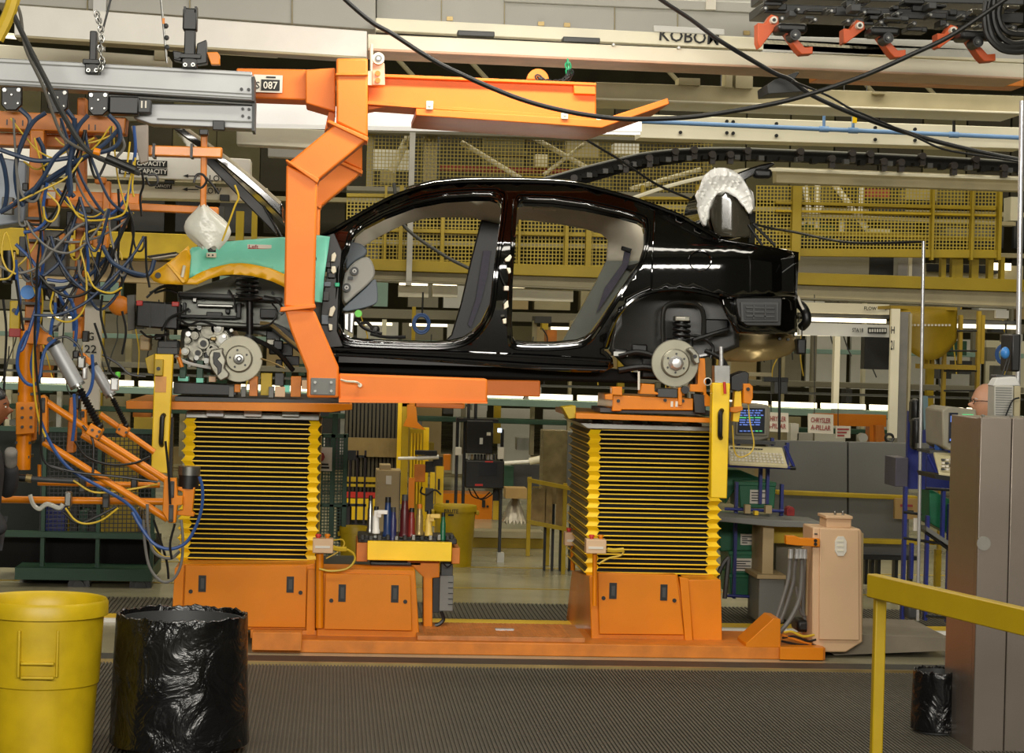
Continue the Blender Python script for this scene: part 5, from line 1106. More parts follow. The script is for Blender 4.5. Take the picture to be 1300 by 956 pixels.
# upper mesh bay
t = thing('mesh_bay', 'upper olive wire mesh bay with cream columns behind the fork tray', 'cage', P(660, 200, 25))
mesh_panel('mesh', 466, 166, 905, 242, 24.6, 4.6, OLW, t, .8, .02)
for r in ((538, 164, 555, 242), (466, 170, 474, 240)): box_part('column', r, 24.7, .2, CREAM_D, t)
for a, b_, r in (((585, 180), (675, 235), 3.2), ((660, 165), (745, 213), 3.2), ((497, 218), (522, 166), 5), ((690, 222), (745, 180), 2.5), ((800, 240), (890, 215), 3)): rod_part('brace', a, b_, r, 24.9, CREAM, t)
for r, mm in (((483, 198, 502, 232), CREAM_D), ((553, 212, 725, 217), INKR), ((466, 190, 520, 215), WHITE), ((525, 208, 531, 232), GREYD), ((548, 165, 558, 225), GREYD), ((680, 196, 695, 212), CREAM), ((720, 175, 760, 200), CREAM_D), ((780, 182, 812, 196), WHITE), ((665, 224, 720, 236), YELLOW_O), ((590, 190, 670, 196), DARKW)):
    box_part('bay_equipment', r, 25.5 + random.random(), .3, mm, t)
beam('bay_floor', '', '', [(440, 236), (910, 246), (910, 252), (440, 242)], 24.4, .4, SLATE, parent=t)
for a, b_ in ((( 466, 163), (880, 176)),): beam('bay_header', '', '', [a, b_, (b_[0], b_[1] + 5), (a[0], a[1] + 5)], 24.4, .3, SLATE, parent=t)
# white truss seen through the right mesh
t = thing('roof_truss', 'white diagonal truss seen through the right yellow mesh', 'truss', P(1060, 260, 27))
for a, b_, r in (((1022, 236), (1030, 285), 3.5), ((1038, 232), (1037, 290), 3.8), ((1058, 232), (1100, 290), 4), ((1094, 234), (1092, 280), 3), ((1018, 285), (1045, 262), 2.4), ((1070, 275), (1068, 300), 3.5)): rod_part('truss_member', a, b_, r, 27, WHITE, t)
beam('chord', '', '', [(1010, 270), (1290, 282), (1290, 287), (1010, 275)], 26.8, .2, CREAM_D, parent=t)
for r, mm in (((1100, 240, 1130, 250), INKR), ((1150, 240, 1190, 254), CREAM_D), ((1160, 256, 1255, 262), BLACK), ((1190, 276, 1240, 284), BLACK), ((1020, 284, 1060, 300), GREEN), ((1105, 290, 1130, 300), CREAM), ((1200, 290, 1260, 300), SLATE), ((1283, 250, 1296, 280), CREAM), ((1110, 262, 1150, 272), GREYD)):
    box_part('truss_equipment', r, 27.5, .3, mm, t)
t = thing('service_panel', 'grey tan wall panel under the right yellow mesh beside the column', 'panel', P(1060, 340, 23))
box_part('panel_sheet', (1013, 325, 1104, 357), 23.2, .1, SLATE, t); box_part('dark_opening', (1104, 327, 1146, 352), 23.6, .1, BLACK, t); box_part('ledge', (1080, 349, 1145, 358), 23.1, .2, CREAM_D, t)
box_part('column', (1140, 325, 1172, 362), 23, .2, mat('column_grey2', '8E8C88', .5), t); box_part('column_flange', (1154, 325, 1158, 362), 22.95, .05, CREAM, t)
box_part('white_wall', (1175, 336, 1300, 366), 24, .1, CREAM_D, t); box_part('dark_band', (1176, 336, 1268, 346), 23.95, .05, BLACK, t); box_part('window_glow', (1262, 334, 1284, 343), 23.9, .05, TUBE2, t)
# light fixtures under the mezzanine
lab = ['left of two', 'right of two']
for i, r in enumerate(((506, 363, 544, 377), (549, 363, 581, 377), (648, 367, 728, 382))):
    t = thing('batten_light', ['pale batten light seen through the front door opening, left of two', 'pale batten light seen through the front door opening, right of two', 'wide pale batten light seen through the rear door opening'][i], 'lamp', P(r[0], r[3], 22.4))
    box_part('housing', r, 22.4, .2, CREAM, t); box_part('tube', (r[0] + 1, r[1] - 3.4, r[2] - 1, r[1] - .8), 22.45, .05, TUBE2, t)
    rod_part('hanger', ((r[0] + r[2]) / 2, r[1] - 2), ((r[0] + r[2]) / 2, r[1] - 20), 1.2, 22.5, GREYD, t)
t = thing('station_header', 'cream station header boards with a lit tube at right of the car tail', 'sign', P(1075, 400, 21.5))
box_part('flow_board', (1014, 385, 1130, 398), 21.5, .15, CREAM, t)
text('FLOW', 1105, 391.5, 4.5, 21.48, INKB, t, wpx=16); box_part('arrow', (1117, 391.2, 1125, 392.2), 21.48, .01, INKB, t); poly_part('arrow_head', [(1124, 389.5), (1128, 391.7), (1124, 394)], 21.48, .01, INKB, t)
box_part('tube', (1020, 404, 1126, 409), 21.6, .06, TUBE2, t); box_part('tube_gap', (1014, 398, 1130, 403), 21.7, .1, GREYD, t)
box_part('name_board', (1014, 411, 1130, 427), 21.5, .1, GREYL, t)
text('STA/18', 1089, 419, 5, 21.48, INKB, t, wpx=14); b = box_part('name_strip', (1102, 416, 1126, 423), 21.48, .02, INKB, t); [box_part('strip_mark', (1103.5 + i * 3.2, 417.6, 1105.6 + i * 3.2, 421.6), 21.47, .01, GREYL, b) for i in range(7)]
box_part('monitor', (1097, 428, 1129, 469), 21.3, .15, BLACK, t)
box_part('post', (1059, 427, 1066, 512), 21.4, .1, CREAM, t)
t = thing('station_header', 'second header lights at right behind the yellow ladder', 'sign', P(1240, 400, 22.5))
box_part('board', (1176, 393, 1280, 405), 22.5, .1, CREAM_D, t); box_part('tube', (1206, 412, 1292, 417), 22.5, .06, TUBE2, t); box_part('end_board', (1264, 394, 1281, 404), 22.4, .05, WHITE, t); box_part('shade', (1176, 406, 1290, 411), 22.6, .1, GREYD, t)
# column H 21
t = thing('steel_column', 'grey steel column with vertical cream plate lettered H 21', 'column', P(1146, 562, 19.5))
box_part('flange', (1130, 392, 1141, 556), 19.45, .05, CREAM, t); box_part('web', (1141, 396, 1154, 566), 19.55, .3, mat('column_grey3', '7E7C78', .5), t); box_part('flange', (1153, 398, 1156, 566), 19.5, .3, CREAM_D, t)
text('H', 1133.5, 419, 9, 19.44, INKB, t, wpx=4.5); text('21', 1133, 438, 12, 19.44, INKB, t, wpx=4.5)
m = MB(); m.tube([P(1129 + 5 * math.cos(a), 556 + 5 * math.sin(a), 19.35) for a in [i * math.pi / 5 for i in range(11)]], .012, 6, sub=2); m.build('hanging_ring', BLACK, t)
# cage ladder
t = thing('cage_ladder', 'yellow vertical ladder with curved safety cage at right', 'ladder', P(1220, 520, 20.5))
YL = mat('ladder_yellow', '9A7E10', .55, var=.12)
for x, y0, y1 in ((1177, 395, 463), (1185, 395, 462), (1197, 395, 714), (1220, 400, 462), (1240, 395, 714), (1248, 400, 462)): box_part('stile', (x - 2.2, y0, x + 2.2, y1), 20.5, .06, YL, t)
for i, y in enumerate((420, 445.5, 471, 496)): rod_part('rung', (1198, y), (1240, y), 1.2, 20.5, BLACK, t)
box_part('platform_rail', (1172, 463, 1240, 469), 20.45, .3, YL, t)
cg = MB()
cg.grid(lambda u, v: P(1130 + 85 * u, 392, 20.3) + Vector((0, -.15 * math.sin(u * 3.1), -v * (.12 + .36 * (math.sin(math.pi * min(1, .08 + u * .75))) ))), 22, 6); cg.build('cage_hoop', YL, t, solid=.006)
box_part('platform_plate', (1130, 389, 1216, 393), 20.2, .5, YL, t)
for i in range(12): box_part('cage_slot', (1156 + i * 4.4, 411.5, 1158.5 + i * 4.4, 414), 20.05, .02, SIGNW, t)
# ---------------- far assembly line (one long gantry of lights, beams, posts)
random.seed(21)
t = thing('far_assembly_line', 'distant line of strip lights, pale green beams and posts across the background', 'assembly line', P(600, 520, 27))
def yl(x): return 478 + x * .0325
for x0 in range(-10, 1290, 62):
    beam('strip_light', '', '', [(x0, yl(x0)), (x0 + 55, yl(x0 + 55)), (x0 + 55, yl(x0 + 55) + 6.5), (x0, yl(x0) + 6.5)], 27, .1, TUBE2, parent=t, bev=0)
beam('green_beam', '', '', [(-10, 486), (1300, 528), (1300, 537), (-10, 494)], 26.8, .3, TEALB, parent=t)
beam('slate_beam', '', '', [(-10, 455), (1300, 492), (1300, 499), (-10, 462)], 27.2, .3, SLATE, parent=t)
beam('pipe_run', '', '', [(-10, 468), (1300, 506), (1300, 509), (-10, 471)], 27.1, .1, GREYD, parent=t)
beam('slate_beam', '', '', [(-10, 420), (1300, 449), (1300, 455), (-10, 426)], 28, .3, TEALB, parent=t)
beam('slate_beam', '', '', [(-10, 380), (1300, 412), (1300, 424), (-10, 392)], 29.5, .3, SLATE, parent=t)
beam('low_beam', '', '', [(-10, 512), (1300, 552), (1300, 558), (-10, 518)], 28, .3, GREEN, parent=t)
for x0 in (60, 250, 330, 450, 520, 700, 905, 1010): beam('strip_light', '', '', [(x0, 398 + x0 * .024), (x0 + 48, 399 + x0 * .024), (x0 + 48, 402.5 + x0 * .024), (x0, 401.5 + x0 * .024)], 29, .08, TUBE2, parent=t, bev=0)
for i in range(26):
    x = 4 + i * 51 + random.random() * 22; box_part('line_post', (x, 370 + random.random() * 40, x + 3 + random.random() * 6, 560 + random.random() * 30), 27.6 + random.random() * 2, .12, random.choice([CREAM_D, SLATE, GREYL, CREAM, GREEN, YELLOW_O]), t)
for i in range(110):
    x = random.random() * 1300; y = 400 + random.random() * 165; w_ = 4 + random.random() * 20; h_ = 4 + random.random() * 16
    box_part('line_equipment', (x, y, x + w_, y + h_), 27 + random.random() * 4, .2 + random.random() * .3, random.choice([GREYD, CREAM_D, SLATE, BLACK, TAN_D, GREY, GREYL, TEALB, ORANGE_D, YELLOW_O, GREEN, WHITE]), t)
for i in range(24):
    x = -60 + i * 57; box_part('pale_partition', (x, 395 + x * .03, x + 52, 462 + x * .03), 31.6, .1, random.choice([CREAM_D, DARKW, TAN_D, GREYL, CREAM, SLATE]), t); box_part('pale_partition', (x + 8, 500 + x * .03, x + 50, 585 + x * .03), 31.2, .1, random.choice([CREAM_D, SLATE, GREYL, TAN_D, GREYD, WHITE]), t)
for i in range(46):
    x = random.random() * 1300; y = 380 + random.random() * 60
    m = MB(); q = [(x, y)]
    for j in range(4): q.append((q[-1][0] + random.random() * 16 - 8, q[-1][1] + 12 + random.random() * 14))
    m.tp(q, .9, 26.5 + random.random(), 5); m.build('hanging_line', random.choice([BLACK, GREYD, YCABLE, BLACK]), t)
for c in ((535, 411), (1275, 450), (815, 400)):
    for rr in (10, 12.5):
        m = MB(); k = P(c[0], c[1], 21.5); m.tube([P(c[0] + rr * .85 * math.cos(a), c[1] + rr * math.sin(a), 21.5) for a in [i * math.pi / 8 for i in range(17)]], .012, 6, sub=1); m.build('hose_coil', BLUE, t)
    rod_part('hose_drop', (c[0] + 1, c[1] - 12), (c[0] + 2, c[1] - 40), 1.2, 21.5, BLACK, t)
# back storey: tan cladding and dark bays to the rear
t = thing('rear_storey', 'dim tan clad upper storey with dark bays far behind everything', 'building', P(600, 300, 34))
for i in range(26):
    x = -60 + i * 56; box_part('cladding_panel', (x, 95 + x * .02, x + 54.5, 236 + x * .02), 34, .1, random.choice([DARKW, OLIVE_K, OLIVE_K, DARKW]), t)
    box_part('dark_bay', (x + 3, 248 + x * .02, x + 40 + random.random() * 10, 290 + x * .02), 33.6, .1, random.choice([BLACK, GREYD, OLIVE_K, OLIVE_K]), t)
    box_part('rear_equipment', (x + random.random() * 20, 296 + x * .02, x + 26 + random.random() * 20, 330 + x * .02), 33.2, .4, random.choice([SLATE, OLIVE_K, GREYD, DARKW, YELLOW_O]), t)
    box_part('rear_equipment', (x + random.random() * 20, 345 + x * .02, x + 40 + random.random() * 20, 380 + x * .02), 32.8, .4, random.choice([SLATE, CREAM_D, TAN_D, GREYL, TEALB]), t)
for y in (240, 292, 335, 385): beam('floor_edge', '', '', [(-60, y), (1400, y + 32), (1400, y + 38), (-60, y + 6)], 33, .3, CREAM_D, parent=t)
for y in (105, 150): beam('roof_pipe', '', '', [(-60, y - 8), (1400, y + 28), (1400, y + 34), (-60, y - 2)], 30, .3, SLATE, parent=t)
for x in (500, 590, 830, 900, 1065, 1140): rod_part('roof_brace', (x, 70), (x + 55, 130), 3, 29, CREAM_D, t)
beam('far_wall', '', '', [(-60, 560), (1400, 600), (1400, 640), (-60, 600)], 33, .2, TAN_D, parent=t)
# left yellow crane girder behind the hoses
t = thing('crane_girder', 'olive yellow crane girder behind the hoses lettered 40K', 'girder', P(120, 330, 19.5))
beam('girder_web', '', '', [(-10, 288), (250, 298), (250, 331), (-10, 322)], 19.5, .3, YELLOW_O, parent=t)
beam('girder_web', '', '', [(-10, 324), (250, 333), (250, 362), (-10, 352)], 19.7, .2, TAN_D, parent=t)
text('40K', 122, 338, 9, 19.66, INKB, t, wpx=20)
box_part('drop_post', (299, 268, 309, 330), 19.6, .1, YMZ, t); box_part('drop_post', (319, 268, 326, 330), 19.6, .1, YMZ, t); box_part('drop_post', (277, 262, 284, 310), 19.6, .1, GREYD, t)
t = thing('column_sign', 'cream column plate lettered G 22 behind the silver cylinders', 'sign', P(116, 470, 18))
box_part('plate', (105, 390, 127, 520), 18, .1, SIGNW, t)
text('G', 115, 427, 10, 17.98, INKB, t, wpx=8); text('22', 115, 443, 10, 17.98, INKB, t, wpx=15); box_part('plate_cap', (104, 380, 128, 388), 17.95, .12, GREYD, t)
m = MB(); m.ell(P(152, 388, 19.75), (.1, .05, .09), 10, 8); m.rod((152, 380), (152, 350), 1.2, 19.75); o = one(m, 'warning_light', ORANGE_D, 'orange beacon hanging left of the radiator module', 'light')
# ================================================================ MID BACKGROUND (under the car, left and centre)
def floor_box(name, x0, x1, ytop, Y, dep, m, parent, bev=.004):
    """box standing on the floor: pixel columns x0..x1, top row ytop"""
    a = P(x0, ytop, Y); b = P(x1, ytop, Y); z = (a.z + b.z) / 2; q = MB(); q.box(((a.x + b.x) / 2, Y + dep / 2, z / 2), (b.x - a.x, dep, z)); return q.build(name, m, parent, bev)
# tool stand with yellow front
t = thing('tool_stand', 'orange tool stand with a yellow front plate between the lifts', 'stand', P(540, 800, 14.1))
box_part('front_plate', (466.5, 688, 573.5, 712), 14.0, .06, YELLOW, t, .004)
box_part('tray_end', (452.5, 689, 467, 713), 14.1, .5, ORANGE_D, t, .004); box_part('tray_end', (573.5, 696, 584, 716), 14.1, .5, ORANGE_D, t, .004)
box_part('tray', (455, 684, 580, 690), 14.12, .5, BLACK, t, .004)
poly_part('column', [(515, 711), (558, 711), (558, 733), (549, 734), (549, 803), (537.5, 803), (537.5, 733)], 14.1, .18, ORANGE, t, .005)
box_part('column_side', (549, 733, 558, 778), 14.12, .1, BLACK, t, .003)
b = box_part('valve_box', (558, 731, 575.5, 776), 14.1, .2, GREY, t, .004)
for i in range(5): box_part('box_mark', (569, 739 + i * 7, 575, 739.8 + i * 7), 14.095, .006, INKB, b)
box_part('connector_block', (560, 716, 575, 731), 14.12, .15, GREYD, t, .004)
m = MB(); m.tp([(560, 776), (563, 786), (558, 792), (552, 794)], 2.4, 14.1); m.build('hose', BLACK, t)
m = MB(); m.tp([(562, 714), (568, 720), (574, 716)], 1, 14.05); m.build('hose', BLACK, t)
for i in range(22): box_part('tool_cup', (458 + i * 5.4, 679 + (i % 3), 462.5 + i * 5.4, 686), 14.05 + (i % 2) * .12, .08, random.choice([BLACK, GREYD, STEEL, BLACK]), t, .003)
box_part('under_rail', (470, 713, 535, 718), 14.1, .2, BLACK, t, .006)
def tool(label, x, yt, yb, r, mm, cap, nozzle=None):
    o = thing('hand_tool', label, 'tool', P(x, yb, 14.12), 'coloured tools standing in the tool stand')
    k = P(x, yb, 14.12); s = S(k); h = (yb - yt) / s; R_ = r / s
    m = MB(); m.lathe([(0, 0), (R_ * 1.25, 0), (R_ * 1.25, .02), (R_, .03), (R_, h * .62), (R_ * .8, h * .68), (R_ * .72, h * .86), (0, h * .87)], k, 16); m.build('tool_body', mm, o)
    m = MB(); m.lathe([(0, h * .86), (R_ * .75, h * .86), (R_ * .7, h), (0, h)], k, 14); m.build('tool_cap', cap, o)
    if nozzle:
        m = MB(); m.bp(x + r * .5, yt + 5, x + nozzle, yt + 10, 14.08, .05); m.bp(x + r * .2, yt + 6, x + r + 3, yt + 14, 14.09, .04); m.build('tool_nozzle', mm, o, .003)
for a in (('slim silver tool at the left end of the tool stand', 469.5, 629, 676, 3.6, STEEL, BLACK, None), ('white tool with side nozzle second from the left in the stand', 477, 643, 677, 4.2, WHITE, BLACK, 15), ('tall dark blue tool in the tool stand', 491.5, 631, 681, 5, mat('tool_blue', '14305E', .35), BLACK, None),
          ('violet blue tool before the tall dark blue one', 498.5, 644, 686, 4.4, mat('tool_violet', '2A2A58', .35), GREYD, None), ('tall dark red tool in the middle of the stand', 513, 628, 681, 5.6, mat('tool_maroon', '4E1416', .35), GREYD, None), ('shorter bright red tool beside the tall dark red one', 522, 645, 681, 4.6, mat('tool_red', '7C241C', .35), BLACK, None),
          ('brass coloured tool right of the red ones', 532, 640, 679, 4.6, TAN_M, ORANGE_D, None), ('pale yellow tool with side nozzle', 544, 648, 680, 4.2, mat('tool_cream', 'E2C060', .4), BLACK, 15), ('green tool on a round foot at the right end of the stand', 562, 651, 686, 3.4, mat('tool_green', '14603E', .35), BLACK, None)): tool(*a)
def bin_(name, label, x, ytop, rpx, Y, mm, grips=True, zb=0.):
    c = P(x, ytop, Y); s = S(c); R_ = rpx / s; h = c.z - zb; c0 = Vector((c.x, c.y, zb))
    o = thing(name, label, 'bin', c0)
    m = MB(); m.lathe([(0, .01), (R_ * .8, 0), (R_ * .86, h * .45), (R_ * .885, h * .46), (R_ * .93, h * .86), (R_ * .93, h * .9), (R_, h * .9), (R_ * 1.0, h * .98), (R_ * .97, h), (R_ * .93, h * .985), (R_ * .9, h * .9), (R_ * .78, .03), (0, .03)], c0, 40); m.build('bin_shell', mm, o)
    for sg in ((-1, 1) if grips else ()):
        m = MB(); m.box(c0 + Vector((sg * R_ * 1.02, 0, h * .88)), (R_ * .16, R_ * .5, h * .07)); m.build('handle', mm, o, .008)
    return o, c0, R_, h
o, *_ = bin_('waste_bin', 'small yellow bin marked BRUTE on the floor behind the tool stand', 578, 641, 27.5, 19.0, YELLOW_O)
text('BRUTE', 573, 649, 5, 18.79, INKB, o, wpx=18); box_part('size_mark', (569, 653, 576, 655), 18.8, .02, INKB, o)
bin_('waste_bin', 'yellow bin half hidden between left lift and tool stand', 450, 668, 19, 17.0, YELLOW_O)
# green mesh gate with sign
t = thing('mesh_gate', 'dark green mesh gate with a stop sign right of the left bellows', 'gate', P(420, 720, 17))
for r in ((403, 551, 440, 556), (403, 551, 409, 722), (434, 551, 440, 722), (418, 551, 424, 722), (422, 525, 429, 552), (403, 640, 440, 644)): box_part('gate_frame', r, 17, .06, GREEN, t, .003)
mesh_panel('mesh', 404, 555, 438, 720, 17.05, 4.0, GREEN, t, 1.2, 0)
b = box_part('stop_sign', (399, 568, 421.5, 598), 16.9, .02, SIGNW, t)
m = MB(); m.disc((406, 580), 6.4, 16.885, .012, 8); m.build('red_octagon', INKR, b); box_part('sign_text', (402, 588.5, 417, 590.5), 16.89, .005, INKB, b); box_part('sign_text', (402, 592.5, 418, 595), 16.89, .005, INKB, b)
# slatted curtain
t = thing('slat_curtain', 'tall dark curtain of vertical metal slats behind the green gate', 'curtain', P(470, 690, 21))
box_part('backing', (436, 512, 506, 690), 21.2, .05, BLACK, t)
for i in range(14): box_part('slat', (437.5 + i * 4.9, 505, 440.6 + i * 4.9, 655), 21.05, .06, mat('slat_brown', '4C4636', .5, .3) if i == 0 else MATS['slat_brown'], t)
box_part('yellow_band', (436, 556, 506, 580), 21.0, .02, TAN_M, t); box_part('yellow_band', (436, 606, 506, 612), 21.0, .02, YELLOW_O, t)
for r, mm in (((440, 625, 480, 632), RED), ((440, 633, 480, 660), YELLOW), ((436, 615, 480, 618), YELLOW_O)): box_part('lower_panel', r, 20.9, .05, mm, t)
t = thing('tool_rack', 'thin black rail rack between green gate and beige box', 'rack', P(452, 690, 18))
for x in (443, 452, 462): box_part('rack_post', (x - 1.3, 572, x + 1.3, 737), 18, .04, mat('rack_maroon', '241418', .5) if x == 443 else MATS['rack_maroon'], t)
for y in (578, 640): box_part('rack_bar', (440, y, 465, y + 3), 18, .05, BLACK, t)
box_part('rack_box', (438, 572, 452, 584), 17.95, .06, BLACK, t); box_part('rack_bag', (428, 640, 446, 690), 18, .2, BLACK, t, .03)
t = thing('beige_box', 'tall beige electrical box between the slat curtain and the tools', 'box', P(493, 700, 18.5))
floor_box('box_body', 478, 509, 597, 18.5, .3, TAN_D, t); box_part('box_lid', (482, 590, 496, 597), 18.52, .2, TAN_D, t, .004); box_part('door_label', (490, 604, 497, 615), 18.49, .006, SIGNW, t); box_part('door_edge', (506.5, 600, 507.5, 700), 18.49, .01, GREYD, t)
for i in range(5): m = MB(); m.disc((480, 612 + i * 9), 1.2, 18.48, .02, 8); m.build('hinge', TAN_D, t)
t = thing('yellow_portal', 'yellow steel portal frame with orange brace left of the black cabinet', 'frame', P(525, 690, 20.5))
for r, mm in (((503.5, 511, 509, 668), YELLOW), ((509, 512, 518, 640), YELLOW_O), ((519, 545, 536, 690), YELLOW_O), ((536, 543, 543, 690), YELLOW), ((511, 511, 590, 517), ORANGE)): box_part('portal_post', r, 20.5, .1, mm, t)
poly_part('orange_brace', [(517, 514), (528, 514), (530, 536), (541, 546), (512, 541), (517, 530)], 20.3, .1, ORANGE, t)
for i in range(4): box_part('portal_rib', (521 + i * 4, 550, 522.5 + i * 4, 640), 20.45, .03, YELLOW, t)
t = thing('roller_arm', 'white horizontal roller arm on a yellow fixture behind the tools', 'arm', P(556, 680, 19.8))
rod_part('roller', (505, 582), (530, 581.5), 2, 19.8, WHITE, t); rod_part('roller', (530, 581.5), (557, 580), 3, 19.8, WHITE, t)
box_part('fixture_post', (552.5, 592, 562, 708), 19.8, .1, YELLOW, t); box_part('post_slot', (556, 608, 558.5, 622), 19.78, .03, BLACK, t); box_part('orange_bar', (518.5, 607, 526, 655), 19.7, .06, ORANGE, t)
for r, mm in (((550, 580, 562, 592), BLACK), ((563, 577, 572, 597), ORANGE), ((540, 586, 552, 600), BLACK), ((527, 572, 555, 578), BLACK), ((546, 600, 552, 640), YELLOW), ((540, 620, 550, 650), GREYD), ((526, 590, 540, 612), ORANGE_D), ((552, 640, 560, 665), BLACK), ((535, 660, 560, 668), YELLOW)): box_part('fixture_part', r, 19.75 + random.random() * .1, .08, mm, t, .004)
m = MB(); m.tp([(536, 618), (534, 625), (542, 628), (552, 622), (560, 628)], 1.2, 19.65); m.build('cable', BLACK, t)
# black control cabinet stand
t = thing('control_stand', 'black twin control cabinet with a screen on tall poles under the car', 'stand', P(612, 706, 19.4))
for x, y0, y1 in ((579.5, 530, 672), (589, 530, 660), (636, 545, 706), (595, 510, 540), (604, 505, 540)): box_part('pole', (x - 1.9, y0, x + 1.9, y1), 19.4, .05, BLACK, t, .003)
box_part('top_shelf', (582, 532, 633, 536), 19.35, .35, BLACK, t); box_part('upper_case', (592, 534, 626, 576), 19.3, .3, BLACK, t, .008); box_part('case_mark', (618, 549, 623, 553), 19.29, .02, SIGNW, t); box_part('case_mark', (609, 556, 613, 564), 19.29, .02, GREYL, t)
b = box_part('lower_case', (591, 585, 640, 620), 19.3, .3, BLACK, t, .008)
box_part('display', (608, 588, 631, 604), 19.29, .02, mat('dark_screen', '24282C', .15, emit=.06), b); box_part('red_badge', (616, 585.5, 626, 587), 19.285, .01, RED, b); box_part('red_badge', (603, 614.5, 613, 617), 19.285, .01, RED, b)
for r in ((578, 568, 586, 578), (632, 568, 640, 583)): box_part('switch_box', r, 19.3, .05, SIGNW, t, .003)
box_part('status_lamp', (632, 544, 637, 549), 19.3, .03, mat('cool_lamp', 'D8ECFF', .3, emit=2), t); box_part('foot', (631.5, 702, 640, 714), 19.35, .1, GREYL, t)
for i in range(10): box_part('cable_bundle', (594 + i * 4, 577, 597 + i * 4, 584), 19.35, .06, random.choice([GREYL, BLACK, GREYD, TAN_D]), t, .004)
m = MB(); m.tp([(595, 620), (600, 630), (612, 633), (622, 625)], .9, 19.35); m.tp([(600, 620), (610, 634), (624, 628), (630, 620)], .9, 19.35); m.build('cable', BLACK, t)
box_part('yellow_sleeve', (626, 636, 637, 660), 19.6, .05, YELLOW, t); box_part('lower_pole', (626, 612, 637, 636), 19.62, .05, BLACK, t)
# orange cabinet and low wall behind
t = thing('far_lift_cabinet', 'orange lift cabinet far behind the BRUTE bin', 'cabinet', P(600, 665, 24))
box_part('cabinet_body', (556, 627, 625, 664), 24, .5, ORANGE, t); box_part('grip_slot', (612, 635, 616, 644), 23.98, .03, BLACK, t); box_part('grip_slot', (566, 635, 570, 644), 23.98, .03, BLACK, t); m = MB(); m.disc((619, 643), 1.6, 23.98, .03, 8); m.build('lock', BLACK, t)
box_part('base_rail', (556, 664, 692, 671), 23.8, .5, ORANGE_D, t); box_part('deck', (556, 671, 692, 676), 23.7, .5, TAN, t)
t = thing('low_wall', 'olive yellow low wall with pale top ledge behind the BRUTE bin', 'wall', P(650, 706, 20.6))
box_part('wall_face', (600, 682, 690, 704), 20.7, .15, YELLOW_O, t); box_part('ledge', (598, 675, 690, 683), 20.6, .3, CREAM_D, t)
m = MB(); m.grid(lambda u, v: P(653, 662, 22.5) + Vector(((u - .5) * .24, (v - .5) * .3, .26 * math.sin(math.pi * u) * math.sin(math.pi * v) + .03 * math.sin(u * 40) * math.cos(v * 33))), 16, 12); one(m, 'foil_heap', mat('crumpled_foil', 'B8B0A0', .3, .5, bump=.6, bscale=40), 'crumpled silver foil heap beside the yellow guard frame', 'foil')
one((lambda b: (b.bp(642, 620, 669, 633, 22.2, .3), b)[1])(MB()), 'carton', CARD, 'brown cardboard carton above the foil heap', 'carton')
t = thing('conveyor_roller', 'pale tapered roller left of the tall grey cabinet', 'roller', P(665, 586, 23))
rod_part('roller', (640, 588), (672, 586), 2.4, 23, WHITE, t); rod_part('roller_end', (672, 586), (690, 582), 4.5, 23, CREAM, t); box_part('roller_stand', (650, 590, 690, 622), 23.2, .2, GREYD, t); box_part('stand_panel', (640, 592, 652, 618), 23.1, .2, GREEN, t)
t = thing('grey_cabinet', 'tall grey cabinet with a clear wavy front left of the right bellows', 'cabinet', P(712, 640, 18.4))
box_part('cabinet_front', (689, 547, 720, 640), 18.6, .3, mat('wavy_front', 'A89A70', .15, .4, var=.35, scale=8), t); box_part('cabinet_side', (720, 549, 745, 640), 18.55, .3, GREY, t)
t = thing('guard_frame', 'olive yellow tubular guard frame standing left of the right lift', 'frame', P(700, 730, 17.4))
for x, y0, y1 in ((671.5, 606, 706), (696, 610, 718), (716.5, 614, 730)): box_part('post', (x - 2.4, y0, x + 2.4, y1), 18.4 + (718 - x) * .033, .05, YELLOW_O, t)
for y in (607, 660): m = MB(); m.pp([(670, y), (736, y + 13), (736, y + 18), (670, y + 5)], 18.42, .05); m.build('rail', YELLOW_O, t)
for x in (675, 684, 692, 706): box_part('clear_strip', (x, 620, x + 9, 668), 18.5, .02, MATS['wavy_front'], t)
for i in range(9): box_part('wire', (676, 618 + i * 4.4, 690, 619 + i * 4.4), 18.9, .01, YELLOW_O, t)
gc_ = bpy.data.objects['grey_cabinet']
for x in (692, 702, 712, 724, 740): box_part('leg', (x - 1.5, 640, x + 1.5, 727), 18.7, .05, BLACK, gc_)
# ---- green cage cart on the far left
t = thing('cage_cart', 'dark green wire cage cart with a yellow panel behind the manipulator', 'cart', P(100, 755, 17))
box_part('top_rail', (-10, 543, 196, 549), 17, .06, GREEN, t); box_part('deck_rail', (-10, 676, 196, 683), 16.95, .1, GREEN, t); box_part('base_rail', (20, 722, 192, 737), 16.9, .9, GREEN, t); box_part('dark_bay', (-10, 684, 196, 722), 17.3, .6, BLACKM, t)
box_part('yellow_panel', (133, 556, 175, 676), 17.3, .05, YELLOW_O, t); box_part('blue_carton', (55, 640, 82, 676), 17.2, .2, NAVY, t); box_part('yellow_panel', (170, 530, 196, 545), 17.4, .05, YELLOW_O, t)
box_part('rear_sheet', (-10, 549, 196, 683), 17.9, .04, mat('dark_green_sheet', '141C16', .7), t)
mesh_panel('mesh', 52, 549, 196, 678, 17.05, 5.5, BLACK, t, 1.1, 0)
for x in (55, 125, 194): box_part('post', (x - 2.4, 545, x + 2.4, 735), 17, .06, GREEN, t)
for x in (100, 178): m = MB(); m.disc((x, 744), 14, 16.95, .12, 24, 0); m.disc((x, 744), 7, 16.93, .05, 16, 1); m.build('wheel', [BLACK, GREYD], t)
for i in range(12): box_part('cart_load', (55 + i * 11.4, 640 + random.random() * 16, 65 + i * 11.4, 676), 17.4, .25, random.choice([GREYD, BLACK, TAN_D, GREEN, YELLOW_O]), t, .006)
